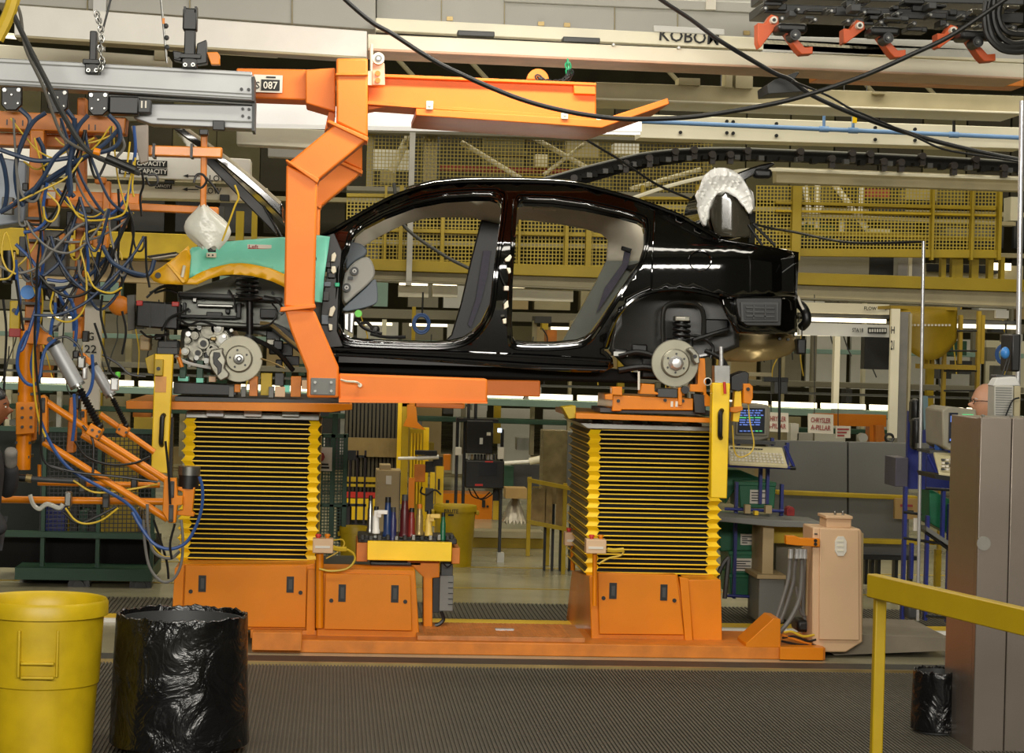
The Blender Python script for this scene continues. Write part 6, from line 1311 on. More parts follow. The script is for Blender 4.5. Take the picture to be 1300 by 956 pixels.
m = MB(); m.bp(24, 738, 96, 752, 17.2, .4); one(m, 'floor_skid', GREY, 'low grey skid on the floor under the green cage cart', 'skid', bev=.01)
# ================================================================ RIGHT SIDE WORKSTATION
t = thing('crt_monitor', 'beige tube monitor with a lit text screen right of the yellow guard', 'monitor', P(953, 562, 15.6))
b = poly_part('case', [(930, 511), (975, 514), (978, 520), (977, 556), (960, 561), (930, 559)], 15.6, .4, mat('beige_plastic', '8E8876', .5), t, .01)
box_part('bezel', (934, 514, 975, 553), 15.58, .03, MATS['beige_plastic'], t, .006); s = box_part('screen', (937, 518, 971, 550), 15.57, .02, SCREEN, t)
random.seed(4)
for i in range(7):
    x = 939
    while x < 966:
        w_ = 2 + random.random() * 7; box_part('screen_text', (x, 520.5 + i * 3, x + w_, 522 + i * 3), 15.565, .004, SCR_B if i != 3 else SCR_G, s); x += w_ + 1.5
for x in range(939, 968, 5): box_part('screen_text', (x, 546.5, x + 3.6, 548), 15.565, .004, SCR_G if x > 955 else SCR_B, s)
t = thing('computer_rack', 'navy tube rack holding the monitor, keyboard and green totes', 'rack', P(960, 760, 15.6))
box_part('shelf', (928, 560, 985, 564), 15.4, .5, GREYD, t)
for x, y0, y1 in ((934, 612, 760), (993, 615, 655), (975, 590, 640), (966, 592, 640), (1000, 562, 592), (938, 560, 568), (981, 556, 566)): box_part('tube_post', (x - 1.9, y0, x + 1.9, y1), 15.45, .05, NAVY, t)
rod_part('tube_rail', (922, 591), (1006, 594), 2.2, 15.1, NAVY, t); rod_part('tube_rail', (996, 566), (1008, 593), 2, 15.1, NAVY, t); rod_part('tube_rail', (920, 646), (995, 649), 2, 15.4, NAVY, t); rod_part('tube_rail', (918, 756), (966, 758), 2, 15.4, NAVY, t); rod_part('tube_joint', (1003, 594), (1010, 594), 2.8, 15.1, BLACK, t)
for r, mm in (((946, 641, 953, 652), TAN_D), ((972, 642, 980, 652), TAN_D), ((958, 649, 963, 654), YELLOW)): box_part('rack_clip', r, 15.3, .06, mm, t)
rod_part('tube_rail', (912, 655), (972, 659), 1.6, 15.3, GREYD, t)
t = thing('keyboard', 'beige keyboard lying tilted on the rack before the lit monitor', 'keyboard', P(962, 588, 15.1))
KB = mat('key_beige', 'C4BA92', .5)
a, b_, c, d = P(926, 587, 15.05), P(1000, 591, 15.05), P(993, 568, 15.4), P(925, 565, 15.4)
m = MB(); m.prism([a, b_, c, d], (0, 0, -.02)); m.build('case', KB, t, .004)
for i in range(15):
    for j in range(4):
        u, v = .04 + i * .063, .12 + j * .15; p = a.lerp(b_, u).lerp(d.lerp(c, u), v); q = MB(); q.box(p + Vector((0, 0, .004)), (.016, .03, .012)); q.build('key', SIGNW, t)
for i in range(12):
    u, v = .05 + i * .05, .82; p = a.lerp(b_, u).lerp(d.lerp(c, u), v); q = MB(); q.box(p + Vector((0, 0, .003)), (.014, .03, .008)); q.build('key', GREYD, t)
def tote(label, r, Y, lab):
    t = thing('tote', label, 'tote', P(r[0], r[3], Y), 'green totes in the navy rack')
    x0, y0, x1, y1 = r
    poly_part('tote_body', [(x0, y0), (x1, y0 + 1), (x1 - 2, y1), (x0 + 2, y1)], Y, .4, GREENT, t, .006); box_part('tote_rim', (x0 - 1, y0 - 1, x1 + 1, y0 + 4), Y - .012, .42, GREENT, t, .004)
    b = box_part('tote_label', lab, Y - .01, .008, SIGNW, t)
    for i in range(4): box_part('label_print', (lab[0] + 2, lab[1] + 3 + i * (lab[3] - lab[1] - 4) / 4, lab[2] - 3 - (i % 2) * 6, lab[1] + 4.2 + i * (lab[3] - lab[1] - 4) / 4), Y - .013, .003, INKB, b)
tote('green tote on the top shelf of the navy rack under the keyboard', (938, 613, 985, 645), 15.5, (952, 622, 976.5, 639.5))
tote('green tote on the middle shelf of the navy rack', (912, 656, 966, 700), 15.6, (940, 678, 958, 692))
tote('green tote with a wide label low in the navy rack', (926, 701, 967, 729), 15.5, (932, 709, 956, 725))
tote('green tote at the bottom of the navy rack', (926, 730, 965, 756), 15.5, (952, 737, 963, 754))
m = MB(); m.pp([(921, 596), (940, 597), (978, 612), (938, 613), (921, 640)], 15.7, .3); one(m, 'tote_stack', GREENT, 'dark green open tote behind the top labelled tote', 'tote', bev=.006)
# grey partitions
t = thing('partition', 'wide grey partition wall with two yellow rails behind the tan cabinet', 'partition', P(1065, 740, 17.6))
poly_part('partition_panel', [(975, 559), (1075.5, 561), (1075.5, 708), (975, 705)], 17.6, .1, PANEL, t, .004); poly_part('partition_panel', [(1077.5, 561), (1154, 562.5), (1154, 710), (1077.5, 708)], 17.6, .1, PANEL, t, .004)
beam('yellow_rail', '', '', [(986, 622.5), (1165, 630), (1165, 635.5), (986, 628)], 17.4, .1, YELLOW_O, parent=t); beam('yellow_rail', '', '', [(1092, 684), (1166, 686), (1166, 692), (1092, 690)], 17.4, .1, YELLOW_O, parent=t)
for x in (1100, 1108, 1116, 1138, 1157): box_part('table_leg', (x - 2, 708, x + 2, 742), 17.7, .1, BLACK, t)
box_part('table_edge', (1092, 706, 1166, 711), 17.5, .3, BLACK, t)
t = thing('carton_sign', 'tan hanging card sign under the yellow rail of the partition', 'sign', P(1150, 658, 17.2)); box_part('card', (1136, 633, 1165, 659), 17.36, .05, CARD, t)
box_part('card_line', (1143, 640.5, 1159, 643.5), 17.352, .006, INKR, t); box_part('card_line', (1146, 648, 1160, 650), 17.352, .006, INKB, t)
# hanging signs
def sign(label, x0, y0, x1, y1, Y, lines):
    t = thing('hanging_sign', label, 'sign', P(x0, y1, Y)); poly_part('board', [(x0, y0), (x1, y0 + 1.5), (x1, y1), (x0, y1 - 1.5)], Y, .02, SIGNW, t)
    for i, s_ in enumerate(lines): text(s_, (x0 + x1) / 2, y0 + (y1 - y0) * (.33 + .36 * i), 6.4, Y - .008, INKR, t, wpx=(x1 - x0) * .8, rot=.026)
    rod_part('cord', (x0 + 8, y0), (x0 + 8, 374), .6, Y, GREYD, t)
sign('white hanging sign lettered CHRYSLER A-PILLAR right of the others', 1026, 525, 1058, 551, 22.35, ['CHRYSLER', 'A-PILLAR'])
sign('white hanging sign lettered CHRYSLER A-PILLAR partly behind the lit monitor', 971, 523, 1001, 549, 22.35, ['CHRYSLER', 'A-PILLAR'])
t = thing('hanging_sign', 'small faded pink sign low beside the orange far frame', 'sign', P(1070, 556, 22.4)); box_part('board', (1061, 541, 1080, 556), 22.4, .02, SIGNW, t)
for i in range(3): box_part('faded_print', (1063, 544 + i * 4, 1078 - i * 3, 546 + i * 4), 22.39, .006, INKR, t)
rod_part('cord', (1064, 541), (1064, 380), .6, 22.4, GREYD, t)
t = thing('far_orange_frame', 'orange robot frame far behind the hanging signs', 'frame', P(1090, 560, 24)); box_part('cross_bar', (1036, 526, 1126, 541), 24, .2, ORANGE, t); box_part('upright', (1104, 540, 1112, 562), 24, .2, ORANGE, t)
poly_part('bracket', [(1112, 540), (1122, 540), (1124, 560), (1112, 562)], 23.9, .1, ORANGE_D, t); m = MB(); m.disc((1096, 556), 6, 23.8, .1, 20); m.build('drum', GREYL, t); box_part('upright', (1030, 528, 1040, 534), 24, .2, ORANGE_D, t)
for r, mm in (((1004, 538, 1014, 560), WHITE), ((1012, 550, 1032, 562), GREYL), ((1060, 520, 1100, 526), TEALB)): box_part('frame_gear', r, 24.2, .2, mm, t)
rod_part('pole', (990, 440), (988, 722), 1.8, 20, BLACK, thing('signal_pole', 'thin black pole left of the hanging signs', 'pole', P(989, 560, 20)))
box_part('pole_box', (983, 485, 1000, 500), 20, .15, GREYD, bpy.data.objects['signal_pole'], .004); box_part('pole_arm', (970, 479, 1001, 485), 20, .1, BLACK, bpy.data.objects['signal_pole'], .004); box_part('pole_arm', (950, 473, 980, 478), 20.1, .1, CREAM_D, bpy.data.objects['signal_pole'], .004)
# tan electrical cabinet with conduits
t = thing('tan_cabinet', 'tall tan electrical cabinet with a small box on top right of the lift', 'cabinet', P(1062, 828, 13.7))
poly_part('cabinet_body', [(1032, 669.5), (1092, 671.5), (1094, 675), (1095, 815), (1074, 828), (1044, 828), (1031, 816)], 13.7, .3, TAN, t, .008)
poly_part('cabinet_door', [(1041, 671), (1090, 673), (1091, 813), (1040, 812)], 13.68, .03, TAN, t, .004)
poly_part('side_edge', [(1092, 676), (1096.5, 677), (1095, 815), (1091.5, 816)], 13.72, .26, TAN_D, t, .003)
b = poly_part('label_plate', smooth_poly([(1060, 681), (1075, 681), (1075, 706), (1060, 706)], 1), 13.672, .01, SIGNW, t, .002)
for i in range(3): box_part('label_mark', (1063, 686 + i * 6, 1071, 688 + i * 6), 13.668, .004, CREAM, b)
b = box_part('top_box', (1049, 657, 1081, 670), 13.75, .2, TAN, t, .004); box_part('top_lid', (1048, 655, 1083, 659), 13.73, .24, TAN, t, .004)
for x in (1060, 1070): m = MB(); p = P(x, 655, 13.82); m.cyl(p, p + Vector((0, 0, .02)), .008, 10); m.ell(p + Vector((0, 0, .022)), .011, 8, 6); m.build('pilot_lamp', STEEL, t)
b = poly_part('orange_arm', [(998, 680), (1010, 680.5), (1016, 683), (1041, 684), (1041, 694.5), (1010, 692.5), (998, 691)], 13.66, .06, ORANGE, t, .004)
for y in (686.5, 691): m = MB(); m.disc((1035.5, y), 2.2, 13.65, .02, 8); m.build('bolt', BLACK, b)
for x in (1035, 1037): m = MB(); m.disc((x, 678), 1, 13.69, .02, 8); m.build('screw', GREYD, t)
for pts, rr in (([(1004, 700), (1003, 715), (1001, 735), (994, 760), (986, 785)], 2.6), ([(1012, 701), (1009, 720), (1007, 740), (998, 770), (990, 790)], 2.6), ([(1018, 702), (1018, 730), (1015, 760), (1004, 785), (990, 803)], 3), ([(1023, 702), (1021, 740), (1020, 780), (1030, 790)], 2.4), ([(1011, 745), (1015, 770), (1019, 780), (1030, 782)], 2)):
    m = MB(); m.tp(pts, rr, 13.75 + random.random() * .15, 8); m.build('conduit', GCABLE, t)
for x in (1004, 1012, 1017, 1022): m = MB(); m.rod((x, 697), (x - .5, 709), 3.2, 13.72); m.build('conduit_gland', CHROME, t)
box_part('junction', (1024, 698, 1032, 782), 13.85, .2, TAN_D, t, .004); box_part('wire_tangle', (1012, 788, 1034, 803), 13.85, .2, BLACK, t, .02)
for pts, mm in (([(995, 803), (1005, 802), (1020, 808), (1034, 806)], YCABLE), ([(993, 810), (1008, 808), (1025, 814), (1036, 812)], BLACK), ([(992, 806), (1010, 812), (1030, 818)], ORANGE_D), ([(992, 814), (1012, 818), (1036, 820)], BLACK)): m = MB(); m.tp(pts, 1.6, 13.7); m.build('loose_wire', mm, t)
# side table
t = thing('side_table', 'grey topped side table between navy rack and tan cabinet', 'table', P(985, 790, 15.2))
poly_part('table_top', [(912, 656), (1046, 664), (1046, 670), (985, 669), (912, 662)], 15.0, .5, GREY, t, .004); box_part('table_side', (968, 668, 982, 736), 15.1, .4, TAN_D, t); box_part('yellow_side', (982, 668, 1046, 690), 15.3, .3, YELLOW_O, t); box_part('grey_base', (963, 733, 996, 790), 15.05, .4, GREY, t, .006); box_part('base_lip', (961, 730, 998, 735), 15.02, .45, TAN_D, t); box_part('dark_side', (984, 690, 1034, 800), 15.5, .3, SLATE, t)
m = MB(); m.disc((1004, 648), 5, 15.1, .1, 12); m.bp(999, 646, 1009, 655, 15.1, .1); one(m, 'red_fitting', mat('red_fitting', '8A1E1C', .4), 'small dark red fitting standing on the grey side table', 'fitting', bev=.004)
m = MB(); m.tp([(909, 735), (916, 720), (921, 712), (925, 709), (924, 720), (920, 760)], 3, 14.3); one(m, 'rubber_hose', RUBBER, 'dark hose curving up right of the right bellows', 'hose')
# ---- right navy rack with pole, monitor, bottle
t = thing('parts_rack', 'navy tube parts rack beside the aluminium cabinet', 'rack', P(1180, 790, 15))
for x, y0, y1 in ((1148.5, 618, 788), (1177, 655, 788), (1198, 620, 690), (1205, 640, 790), (1158, 690, 735), (1210, 690, 790)): box_part('tube_post', (x - 2, y0, x + 2, y1), 15, .05, NAVY, t)
for a, b_ in (((1147, 683), (1206, 692)), ((1175, 676), (1210, 702)), ((1147, 765), (1208, 772)), ((1175, 782), (1210, 785)), ((1175, 620), (1205, 622)), ((1147, 650), (1170, 653))): rod_part('tube_rail', a, b_, 1.8, 15, BLACK, t)
box_part('grey_bin', (1136.5, 581, 1153, 618), 15.1, .3, mat('mauve_box', '4E4A56', .5), t, .004); box_part('navy_panel', (1152, 522, 1176, 621), 15.2, .05, NAVY, t); box_part('navy_panel', (1176, 560, 1206, 622), 15.3, .05, NAVY, t)
box_part('bag', (1158, 506, 1170, 540), 15.0, .12, BLACK, t, .03); box_part('bag', (1159, 530, 1172, 572), 14.95, .12, BLACK, t, .03); poly_part('clear_folder', [(1171, 502), (1178, 503), (1179, 542), (1173, 546)], 14.9, .04, mat('folder_teal', '5E7478', .3), t)
box_part('clamp', (1164, 563, 1180, 570), 14.9, .1, STEEL, t); box_part('side_plate', (1160, 658, 1165, 674), 14.95, .02, SIGNW, t); box_part('wheel_motor', (1152, 768, 1170, 787), 14.9, .12, GREYD, t, .02); box_part('yellow_post', (1188, 698, 1195, 745), 15.6, .06, YELLOW_O, t); box_part('yellow_post', (1176, 686, 1200, 692), 15.6, .06, YELLOW_O, t)
box_part('bottle_shelf', (1180, 572, 1204, 576), 13.5, .3, GREYD, t); poly_part('tray_shelf', [(1176, 668), (1209, 690), (1209, 696), (1176, 674)], 14.95, .3, GREY, t)
rod_part('navy_arm', (1178, 578), (1192, 606), 2.4, 14.8, NAVY, t)
m = MB(); m.pp([(1180, 620), (1209, 636), (1209, 680), (1180, 664)], 15.15, .3); one(m, 'tote', GREENT, 'green tote in the navy parts rack beside the aluminium cabinet', 'tote', bev=.006)
m = MB(); m.rod((1172.5, 306), (1165, 788), 2.2, 14.9, 12, 0); one(m, 'steel_pole', CHROME, 'tall thin polished pole rising from the navy parts rack', 'pole')
m = MB(); m.rod((1297.5, 128), (1291.5, 530), 3.4, 12.5, 14); one(m, 'steel_pole', CHROME, 'polished vertical pole at the far right edge above the cabinet', 'pole')
t = thing('crt_monitor', 'second tube monitor seen edge on left of the aluminium cabinet', 'monitor', P(1212, 570, 13.4))
poly_part('case', [(1196, 521), (1205, 516), (1240, 520), (1240, 570), (1205, 572), (1197, 566)], 13.4, .4, MATS['beige_plastic'], t, .01); box_part('screen', (1205, 524, 1216, 562), 13.38, .03, SCREEN, t); box_part('screen_text', (1207, 528, 1213, 536), 13.375, .01, SCR_B, t); box_part('screen_text', (1206, 557, 1212, 560), 13.375, .01, SCR_B, t); box_part('green_strip', (1222, 526, 1236, 530), 13.38, .01, SCR_G, t)
t = thing('keyboard', 'beige keyboard beside the aluminium cabinet below the second monitor', 'keyboard', P(1200, 600, 13.2)); m = MB(); m.prism([P(1192, 600, 13.1), P(1216, 603, 13.1), P(1214, 575, 13.5), P(1185, 574, 13.5)], (0, 0, -.02)); m.build('case', KB, t, .004)
for i in range(3):
    for j in range(4): q = MB(); q.box(P(1197 + i * 5, 597 - j * 4, 13.12 + j * .07) + Vector((0, 0, .006)), (.016, .03, .012)); q.build('key', GREYD if (i + j) % 3 == 0 else SIGNW, t)
poly_part('keyboard_tray', [(1186, 602), (1216, 606), (1216, 612), (1188, 608)], 13.08, .4, BLACK, t)
k = P(1192, 572, 13.6); m = MB(); m.lathe([(0, 0), (.028, 0), (.03, .02), (.03, .09), (.012, .13), (.012, .15), (0, .15)], k, 16, 0); m.lathe([(0, .15), (.014, .15), (.014, .17), (0, .17)], k, 12, 1); one(m, 'water_bottle', [mat('bottle_blue', '3A5EA0', .15, alpha=.8), WHITE], 'blue water bottle standing left of the second monitor', 'bottle')
# vented computer case and phone on top of the cabinet
t = thing('computer_case', 'grey vented computer case standing on the aluminium cabinet', 'computer', P(1270, 530, 11.2)); CASE = mat('case_grey', 'A8A69C', .5)
box_part('case_body', (1262, 489, 1287, 531), 11.2, .12, CASE, t, .006)
for i in range(12): box_part('vent_slot', (1264, 492 + i * 3.1, 1285, 493 + i * 3.1), 11.195, .01, GREY, t)
box_part('case_side', (1287, 490, 1296, 531), 11.22, .1, CREAM_D, t, .006); poly_part('case_lid', [(1266, 480), (1290, 478), (1296, 490), (1260, 490)], 11.22, .1, GREYL, t, .006)
m = MB(); m.tp([(1294, 505), (1286, 508), (1280, 520), (1276, 530)], 1.2, 11.15); m.build('cable', BLACK, t)
t = thing('desk_lamp', 'small lamp with blue head above the computer case', 'lamp', P(1275, 480, 11.4)); m = MB(); m.ell(P(1276, 448, 11.4), (.024, .03, .032), 14, 10); m.build('lamp_head', mat('lamp_blue', '3A80C8', .4), t); rod_part('lamp_arm', (1279, 455), (1272, 478), .9, 11.4, BLACK, t); rod_part('lamp_arm', (1282, 455), (1276, 478), .9, 11.4, BLACK, t); box_part('lamp_base', (1264, 476, 1290, 482), 11.38, .1, GREYD, t, .006); box_part('black_case', (1284, 424, 1296, 472), 11.6, .2, BLACK, t, .01)
# aluminium cabinet
t = thing('sheet_metal_cabinet', 'large brushed sheet metal cabinet at the right edge', 'cabinet', P(1260, 900, 10.6))
a, b_ = P(1245, 530, 10.5), P(1400, 531, 10.5); zt = a.z
for i, (u0, u1) in enumerate(((0, .253), (.258, .6), (.605, 1))):
    m = MB(); x0, x1 = a.x + (b_.x - a.x) * u0, a.x + (b_.x - a.x) * u1; m.box(((x0 + x1) / 2, 10.52, zt / 2), (x1 - x0, .05, zt)); m.build('front_panel', SHEET, t, .004)
m = MB(); m.box(((a.x + b_.x) / 2, 10.78, zt / 2 - .002), (b_.x - a.x - .002, .47, zt - .004)); m.build('cabinet_body', SHEET, t, .004)
for x in (1249, 1285): m = MB(); m.disc((x, 528), 1.6, 10.5, .03, 8); m.build('rivet', STEEL, t)
m = MB(); m.disc((1249, 690), 9, 10.49, .01, 20); m.build('round_knob', mat('dull_knob', '8A8880', .4, .6), t)
# yellow railing in front
t = thing('safety_railing', 'yellow square tube railing in the right foreground', 'railing', P(1115, 900, 9.6))
p0 = P(1117, 744, 9.6); p1 = P(1302, 786, 8.45); d = (p1 - p0); d.z = 0; e = d.normalized()
q0 = p0 - e * .03; q1 = p0 + e * (d.length + .9); w_ = Vector((0, 0, .105)); n_ = e.cross(Vector((0, 0, 1))) * .05
m = MB(); m.prism([q0 + w_ * .5, q1 + w_ * .5, q1 - w_ * .5, q0 - w_ * .5], n_); m.build('top_rail', RAILY, t, .006)
m = MB(); m.box((p0.x + .01, p0.y + .03, p0.z / 2 - .01), (.05, .05, p0.z - .08)); m.build('post', RAILY, t, .006)
m = MB(); m.box((q1.x - .1, q1.y + .03, p0.z / 2 - .01), (.05, .05, p0.z - .08)); m.build('post', RAILY, t, .006)
m = MB(); m.box((p0.x + .01, p0.y + .03, .027), (.14, .14, .012)); m.build('foot_plate', RAILY, t)
# kerb bits on the right floor
m = MB(); m.pp([(1096, 806), (1206, 810), (1206, 826), (1060, 832), (1050, 826)], 13.8, .9); one(m, 'pit_cover', mat('pit_cover', '7E7464', .5), 'grey brown floor cover plate right of the tan cabinet', 'plate')
# ================================================================ NEAR BINS
o, c0, R_, h = bin_('waste_bin', 'large yellow round bin in the bottom left corner', 56, 759, 81, 10.2, YELLOW_B, False, .022)
# moulded handle recess facing the camera
for dx in (-.17 * R_, .40 * R_):
    m = MB(); yy = c0.y - math.sqrt(max(.01, (R_ * .93) ** 2 - dx ** 2)); m.box((c0.x + dx - .07 * R_, yy + .002, h * .72), (.012, .03, h * .30)); m.build('moulded_rib', YELLOW_B, o, .004)
m = MB(); m.box((c0.x + .045 * R_, c0.y - R_ * .925, h * .66), (.5 * R_, .03, .012)); m.build('moulded_rib', YELLOW_B, o, .004)
m = MB(); m.box((c0.x + .045 * R_, c0.y - R_ * .925, h * .57), (.5 * R_, .03, .012)); m.build('moulded_rib', YELLOW_B, o, .004)
def bagbin(label, x, y, rpx, Y, hz=None):
    c = P(x, y, Y); R_ = rpx / S(c); h = c.z; c0 = Vector((c.x, c.y, .022)); o = thing('bagged_bin', label, 'bin', c0)
    m = MB(); m.lathe([(0, .01), (R_ * .84, 0), (R_ * .93, h * .97), (R_ * .9, h * .97), (R_ * .8, .04), (0, .04)], c0, 32); m.build('bin_shell', GREYD, o)
    random.seed(int(x)); ph = [random.random() * 6.28 for _ in range(8)]
    def f(u, v):
        a = 2 * math.pi * u
        if v < .2: t_ = v / .2; r = R_ * (.86 + .1 * t_); z = h * (.72 + .28 * t_)
        elif v < .3: t_ = (v - .2) / .1; r = R_ * (.96 + .05 * math.sin(t_ * 1.57)); z = h * (1. + .012 * math.sin(t_ * 3.14)) - .01 * t_
        else: t_ = (v - .3) / .7; r = R_ * (1.01 + .06 * t_); z = h * (.985 - .93 * t_)
        wv = sum(math.sin(a * k + ph[k % 8] + v * 3 * (k % 3)) / k for k in (3, 5, 7, 11, 13)) * .014
        r += R_ * wv * (1 + 1.5 * v); z += (.004 * math.sin(a * 9 + ph[1]) + .003 * math.sin(a * 23) + .003 * math.sin(a * 41)) if v < .45 else 0
        return c0 + Vector((r * math.cos(a), r * math.sin(a), max(.012, z)))
    m = MB(); m.grid(f, 96, 30); m.build('bin_liner', BAG, o); return o
bagbin('round bin lined with a black plastic bag beside the large yellow bin', 232, 785, 82, 10.3)
bagbin('low dark bin with a black liner at the foot of the sheet metal cabinet', 1192, 856, 32, 11.0)
# ================================================================ PEOPLE
def person(label, foot, face, skin, top, legs, hair, arms, lean=0., glasses=False, gloves=None, scale=1.0):
    """one continuous body; face = +1 looks along +X, -1 along -X; arms = two lists of joints (shoulder excluded) in body frame (x forward, y to the figure's left, z up)"""
    t = thing('person', label, 'person', foot)
    H = Vector(foot)
    def W(p): x, y, z = p; return H + Vector((x * face, y * face, z)) * scale
    def skin_mesh(chains, name):
        vs, es, rs = [], [], []
        idx = {}
        def v(p, r):
            k = (round(p[0], 3), round(p[1], 3), round(p[2], 3))
            if k not in idx: idx[k] = len(vs); vs.append(p); rs.append(r)
            return idx[k]
        for ch in chains:
            for (p, r), (q, r2) in zip(ch, ch[1:]): es.append((v(p, r), v(q, r2)))
        me = bpy.data.meshes.new(name); me.from_pydata([W(p) - H for p in vs], es, [])
        o = bpy.data.objects.new(name, me); COL.objects.link(o)
        md = o.modifiers.new('skin', 'SKIN'); md.use_smooth_shade = True
        for i, sv in enumerate(me.skin_vertices[0].data): sv.radius = (rs[i] * scale,) * 2; sv.use_root = (i == 0)
        sd = o.modifiers.new('sub', 'SUBSURF'); sd.levels = sd.render_levels = 2
        bpy.context.view_layer.update()
        e = o.evaluated_get(bpy.context.evaluated_depsgraph_get()); me2 = bpy.data.meshes.new_from_object(e)
        bpy.data.objects.remove(o); return me2
    L = lean
    spine = [((0, 0, .98), .125), ((.0 + L * .3, 0, 1.12), .115), ((.01 + L * .6, 0, 1.28), .135), ((.0 + L, 0, 1.42), .115), ((.005 + L, 0, 1.49), .055), ((.03 + L, 0, 1.57), .052)]
    leg = lambda s: [((0, 0, .98), .125), ((0, s * .095, .9), .095), ((.015, s * .1, .5), .06), ((-.02, s * .1, .1), .042), ((.02, s * .105, .05), .04), ((.14, s * .115, .03), .032)]
    chains = [spine, leg(1), leg(-1)]
    fingers = []
    for s, A in zip((1, -1), arms):
        sh = (L, s * .19, 1.41); ch = [(spine[3][0], .115), (sh, .062)] + [(A[0], .043), (A[1], .03)]
        chains.append(ch)
        w_, d = Vector(A[1]), (Vector(A[1]) - Vector(A[0])).normalized(); palm = w_ + d * .075
        chains.append([(A[1], .03), (tuple(w_ + d * .03), .032), (tuple(palm), .036)])
        side = d.cross(Vector((0, 1, 0))); side = side.normalized() if side.length > .2 else Vector((1, 0, 0))
        for k in range(4):
            ln = (.075, .085, .08, .062)[k]; b0 = palm + side * (-.024 + .016 * k)
            c1 = b0 + d * ln * .5 + Vector((0, -s * .012, 0)); c2 = b0 + d * ln + Vector((0, -s * .035, 0))
            fingers.append([(tuple(palm - d * .01 + side * (-.02 + .013 * k)), .011), (tuple(b0 + d * .015), .0095), (tuple(c1), .009), (tuple(c2), .0075)])
        th = w_ + d * .025 - side * .03
        fingers.append([(tuple(w_ + d * .02 - side * .015), .012), (tuple(th + d * .02 - side * .012), .010), (tuple(th + d * .055 - side * .016), .008)])
    bodyme = skin_mesh(chains, 'body')
    bm_ = bmesh.new(); bm_.from_mesh(bodyme)
    for f in fingers:
        fm = skin_mesh([f], 'f'); bm_.from_mesh(fm); bpy.data.meshes.remove(fm)
    # head
    hm = MB(); hc = (.055 + L, 0, 1.66)
    def hd(u, v):
        a, b_ = 2 * math.pi * u, math.pi * v
        x, y, z = math.sin(b_) * math.cos(a), math.sin(b_) * math.sin(a), math.cos(b_)
        X, Yv, Z = x * .1, y * .077, z * .125
        if z < -.1: X *= 1 - .25 * (-z) ** 2 * (1 if x < 0 else .3); Yv *= 1 - .35 * (-z) ** 1.5
        front = max(0, x) ** 3 * max(0, 1 - abs(y) * 1.2)
        X += front * (.022 * math.exp(-((Z + .022) / .018) ** 2) * (1 if abs(y) < .22 else 0) * 1.6 + .007 * math.exp(-((Z - .022) / .013) ** 2) - .009 * math.exp(-((Z - .003) / .010) ** 2) + .008 * math.exp(-((Z + .060) / .008) ** 2) + .007 * math.exp(-((Z + .074) / .008) ** 2) - .006 * math.exp(-((Z + .067) / .004) ** 2) + .012 * math.exp(-((Z + .105) / .018) ** 2))
        return W((hc[0] + X, hc[1] + Yv, hc[2] + Z)) - H
    hm.grid(hd, 64, 48)
    for s in (1, -1): hm.ell(W((hc[0] - .01, s * .078, hc[2] - .008)) - H, (.018 * scale, .009 * scale, .032 * scale), 12, 8)
    me3 = bpy.data.meshes.new('h'); me3.from_pydata(hm.v, [], hm.f); bm_.from_mesh(me3)
    me = bpy.data.meshes.new('body'); bm_.to_mesh(me); bm_.free(); me.materials.append(skin)
    o = bpy.data.objects.new('body', me); COL.objects.link(o)
    rm = o.modifiers.new('r', 'REMESH'); rm.mode = 'VOXEL'; rm.voxel_size = .0065; rm.use_smooth_shade = True
    bpy.context.view_layer.update()
    fin = bpy.data.meshes.new_from_object(o.evaluated_get(bpy.context.evaluated_depsgraph_get())); bpy.data.objects.remove(o)
    bi = bmesh.new(); bi.from_mesh(fin); seen = set(); best = []
    for v0 in bi.verts:
        if v0.index in seen: continue
        st = [v0]; comp = []; seen.add(v0.index)
        while st:
            q = st.pop(); comp.append(q)
            for e_ in q.link_edges:
                z = e_.other_vert(q)
                if z.index not in seen: seen.add(z.index); st.append(z)
        if len(comp) > len(best): best = comp
    keep = set(best); bmesh.ops.delete(bi, geom=[v for v in bi.verts if v not in keep], context='VERTS'); bi.to_mesh(fin); bi.free()
    fin.materials.clear(); fin.materials.append(skin)
    for p in fin.polygons: p.use_smooth = True
    o = bpy.data.objects.new('body', fin); COL.objects.link(o); o.parent = t; WOFF[o.name] = H
    # eyes
    for s in (1, -1):
        m = MB(); m.ell(W((hc[0] + .083, s * .031, hc[2] + .002)), (.009 * scale, .011 * scale, .007 * scale), 12, 8); m.build('eye', SIGNW, t)
        m = MB(); m.ell(W((hc[0] + .091, s * .031, hc[2] + .002)), (.003 * scale, .005 * scale, .005 * scale), 10, 6); m.build('pupil', BLACK, t)
        m = MB(); m.tube([W((hc[0] + .086, s * .018, hc[2] + .019)), W((hc[0] + .088, s * .033, hc[2] + .024)), W((hc[0] + .076, s * .05, hc[2] + .018))], .0035, 6, sub=3); m.build('eyebrow', hair or GREYL, t)
    m = MB(); m.tube([W((hc[0] + .083, -.022, hc[2] - .067)), W((hc[0] + .095, 0, hc[2] - .066)), W((hc[0] + .083, .022, hc[2] - .067))], .0032, 6, sub=3); m.build('lips', INKR, t)
    if hair:
        m = MB()
        m.grid(lambda u, v: W((hc[0] - .008 + math.sin(math.pi * .62 * v) * math.cos(2 * math.pi * u) * .103 * (.93 if math.cos(2 * math.pi * u) > .3 and v > .7 else 1), math.sin(math.pi * .62 * v) * math.sin(2 * math.pi * u) * .084, hc[2] + .012 + max(math.cos(math.pi * .62 * v), .25 if math.cos(2 * math.pi * u) > .2 else -1) * .124)), 32, 14); m.build('hair', hair, t)
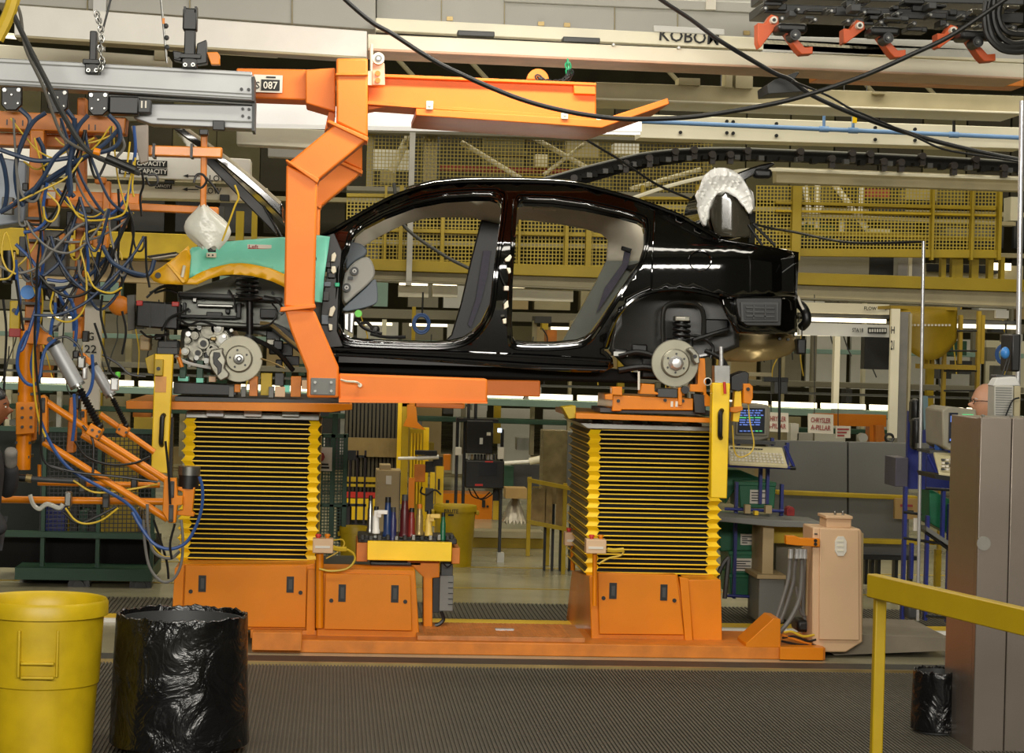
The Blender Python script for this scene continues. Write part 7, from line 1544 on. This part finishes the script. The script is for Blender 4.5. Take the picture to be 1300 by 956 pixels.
    if glasses:
        m = MB()
        for s in (1, -1):
            m.tube([W((hc[0] + .098, s * .033 + .022 * math.cos(a), hc[2] + .002 + .016 * math.sin(a))) for a in [i * math.pi / 8 for i in range(17)]], .0022, 6, sub=1)
            m.tube([W((hc[0] + .098, s * .055, hc[2] + .005)), W((hc[0] + .05, s * .08, hc[2] + .008)), W((hc[0] - .015, s * .083, hc[2] + .004))], .0025, 6, sub=2)
        m.tube([W((hc[0] + .1, -.011, hc[2] + .004)), W((hc[0] + .103, 0, hc[2] + .007)), W((hc[0] + .1, .011, hc[2] + .004))], .002, 6, sub=2); m.build('glasses', BLACK, t)
    # clothes: shirt and trousers grown a little larger round the same joints
    def cloth(chains, mm, name):
        me = skin_mesh(chains, name)
        me.materials.clear(); me.materials.append(mm)
        for p in me.polygons: p.use_smooth = True
        o = bpy.data.objects.new(name, me); COL.objects.link(o); o.parent = t; WOFF[o.name] = H; return o
    sp = [(p, r + .016) for p, r in spine[:4]]; sp[0] = ((0, 0, .95), .14)
    sc = [sp + [((.005 + L, 0, 1.475), .062)]]
    for s, A in zip((1, -1), arms):
        sh = (L, s * .19, 1.41); sl = Vector(A[0]).lerp(Vector(A[1]), .55 if not gloves else .9)
        sc.append([sp[3], (sh, .078)] + [(A[0], .06), (tuple(sl), .05)] if gloves else [sp[3], (sh, .08), (tuple(Vector(sh).lerp(Vector(A[0]), .75)), .066)])
    cloth(sc, top, 'shirt')
    def lg(s): return [((0, 0, 1.0), .138), ((0, s * .095, .9), .112), ((.015, s * .1, .5), .08), ((-.02, s * .1, .1), .066)]
    cloth([lg(1), lg(-1)], legs, 'trousers')
    for s in (1, -1):
        cloth([[((-.06, s * .1, .05), .05), ((.02, s * .105, .055), .055), ((.15, s * .115, .035), .042)]], BLACK, 'shoe')
    if gloves:
        A = arms[0]; w_, d = Vector(A[1]), (Vector(A[1]) - Vector(A[0])).normalized()
        cloth([[(tuple(w_ - d * .06), .046), (tuple(w_), .04), (tuple(w_ + d * .085), .045)]] , gloves, 'glove')
    return t
fp = P(-27, 700, 12.2); fp.z = 0
person('worker in dark clothes with a grey glove at the left edge behind the manipulator', fp, 1, SKIN, CLOTH, CLOTH, BLACK,
       [[(.14, .24, 1.12), (.16, .10, 1.34)], [(.06, -.26, 1.12), (.19, -.25, .9)]], gloves=GLOVE, scale=.915)
fp = P(1262, 520, 14.4); fp.z = 0
person('bald man with glasses facing left behind the vented computer case', fp, -1, SKIN_L, mat('pale_shirt', 'B8B4A8', .8), mat('jeans', '2E3A54', .8), None,
       [[(.03, .25, 1.13), (.2, .2, 1.02)], [(.03, -.25, 1.13), (.2, -.2, 1.02)]], glasses=True, scale=.98)
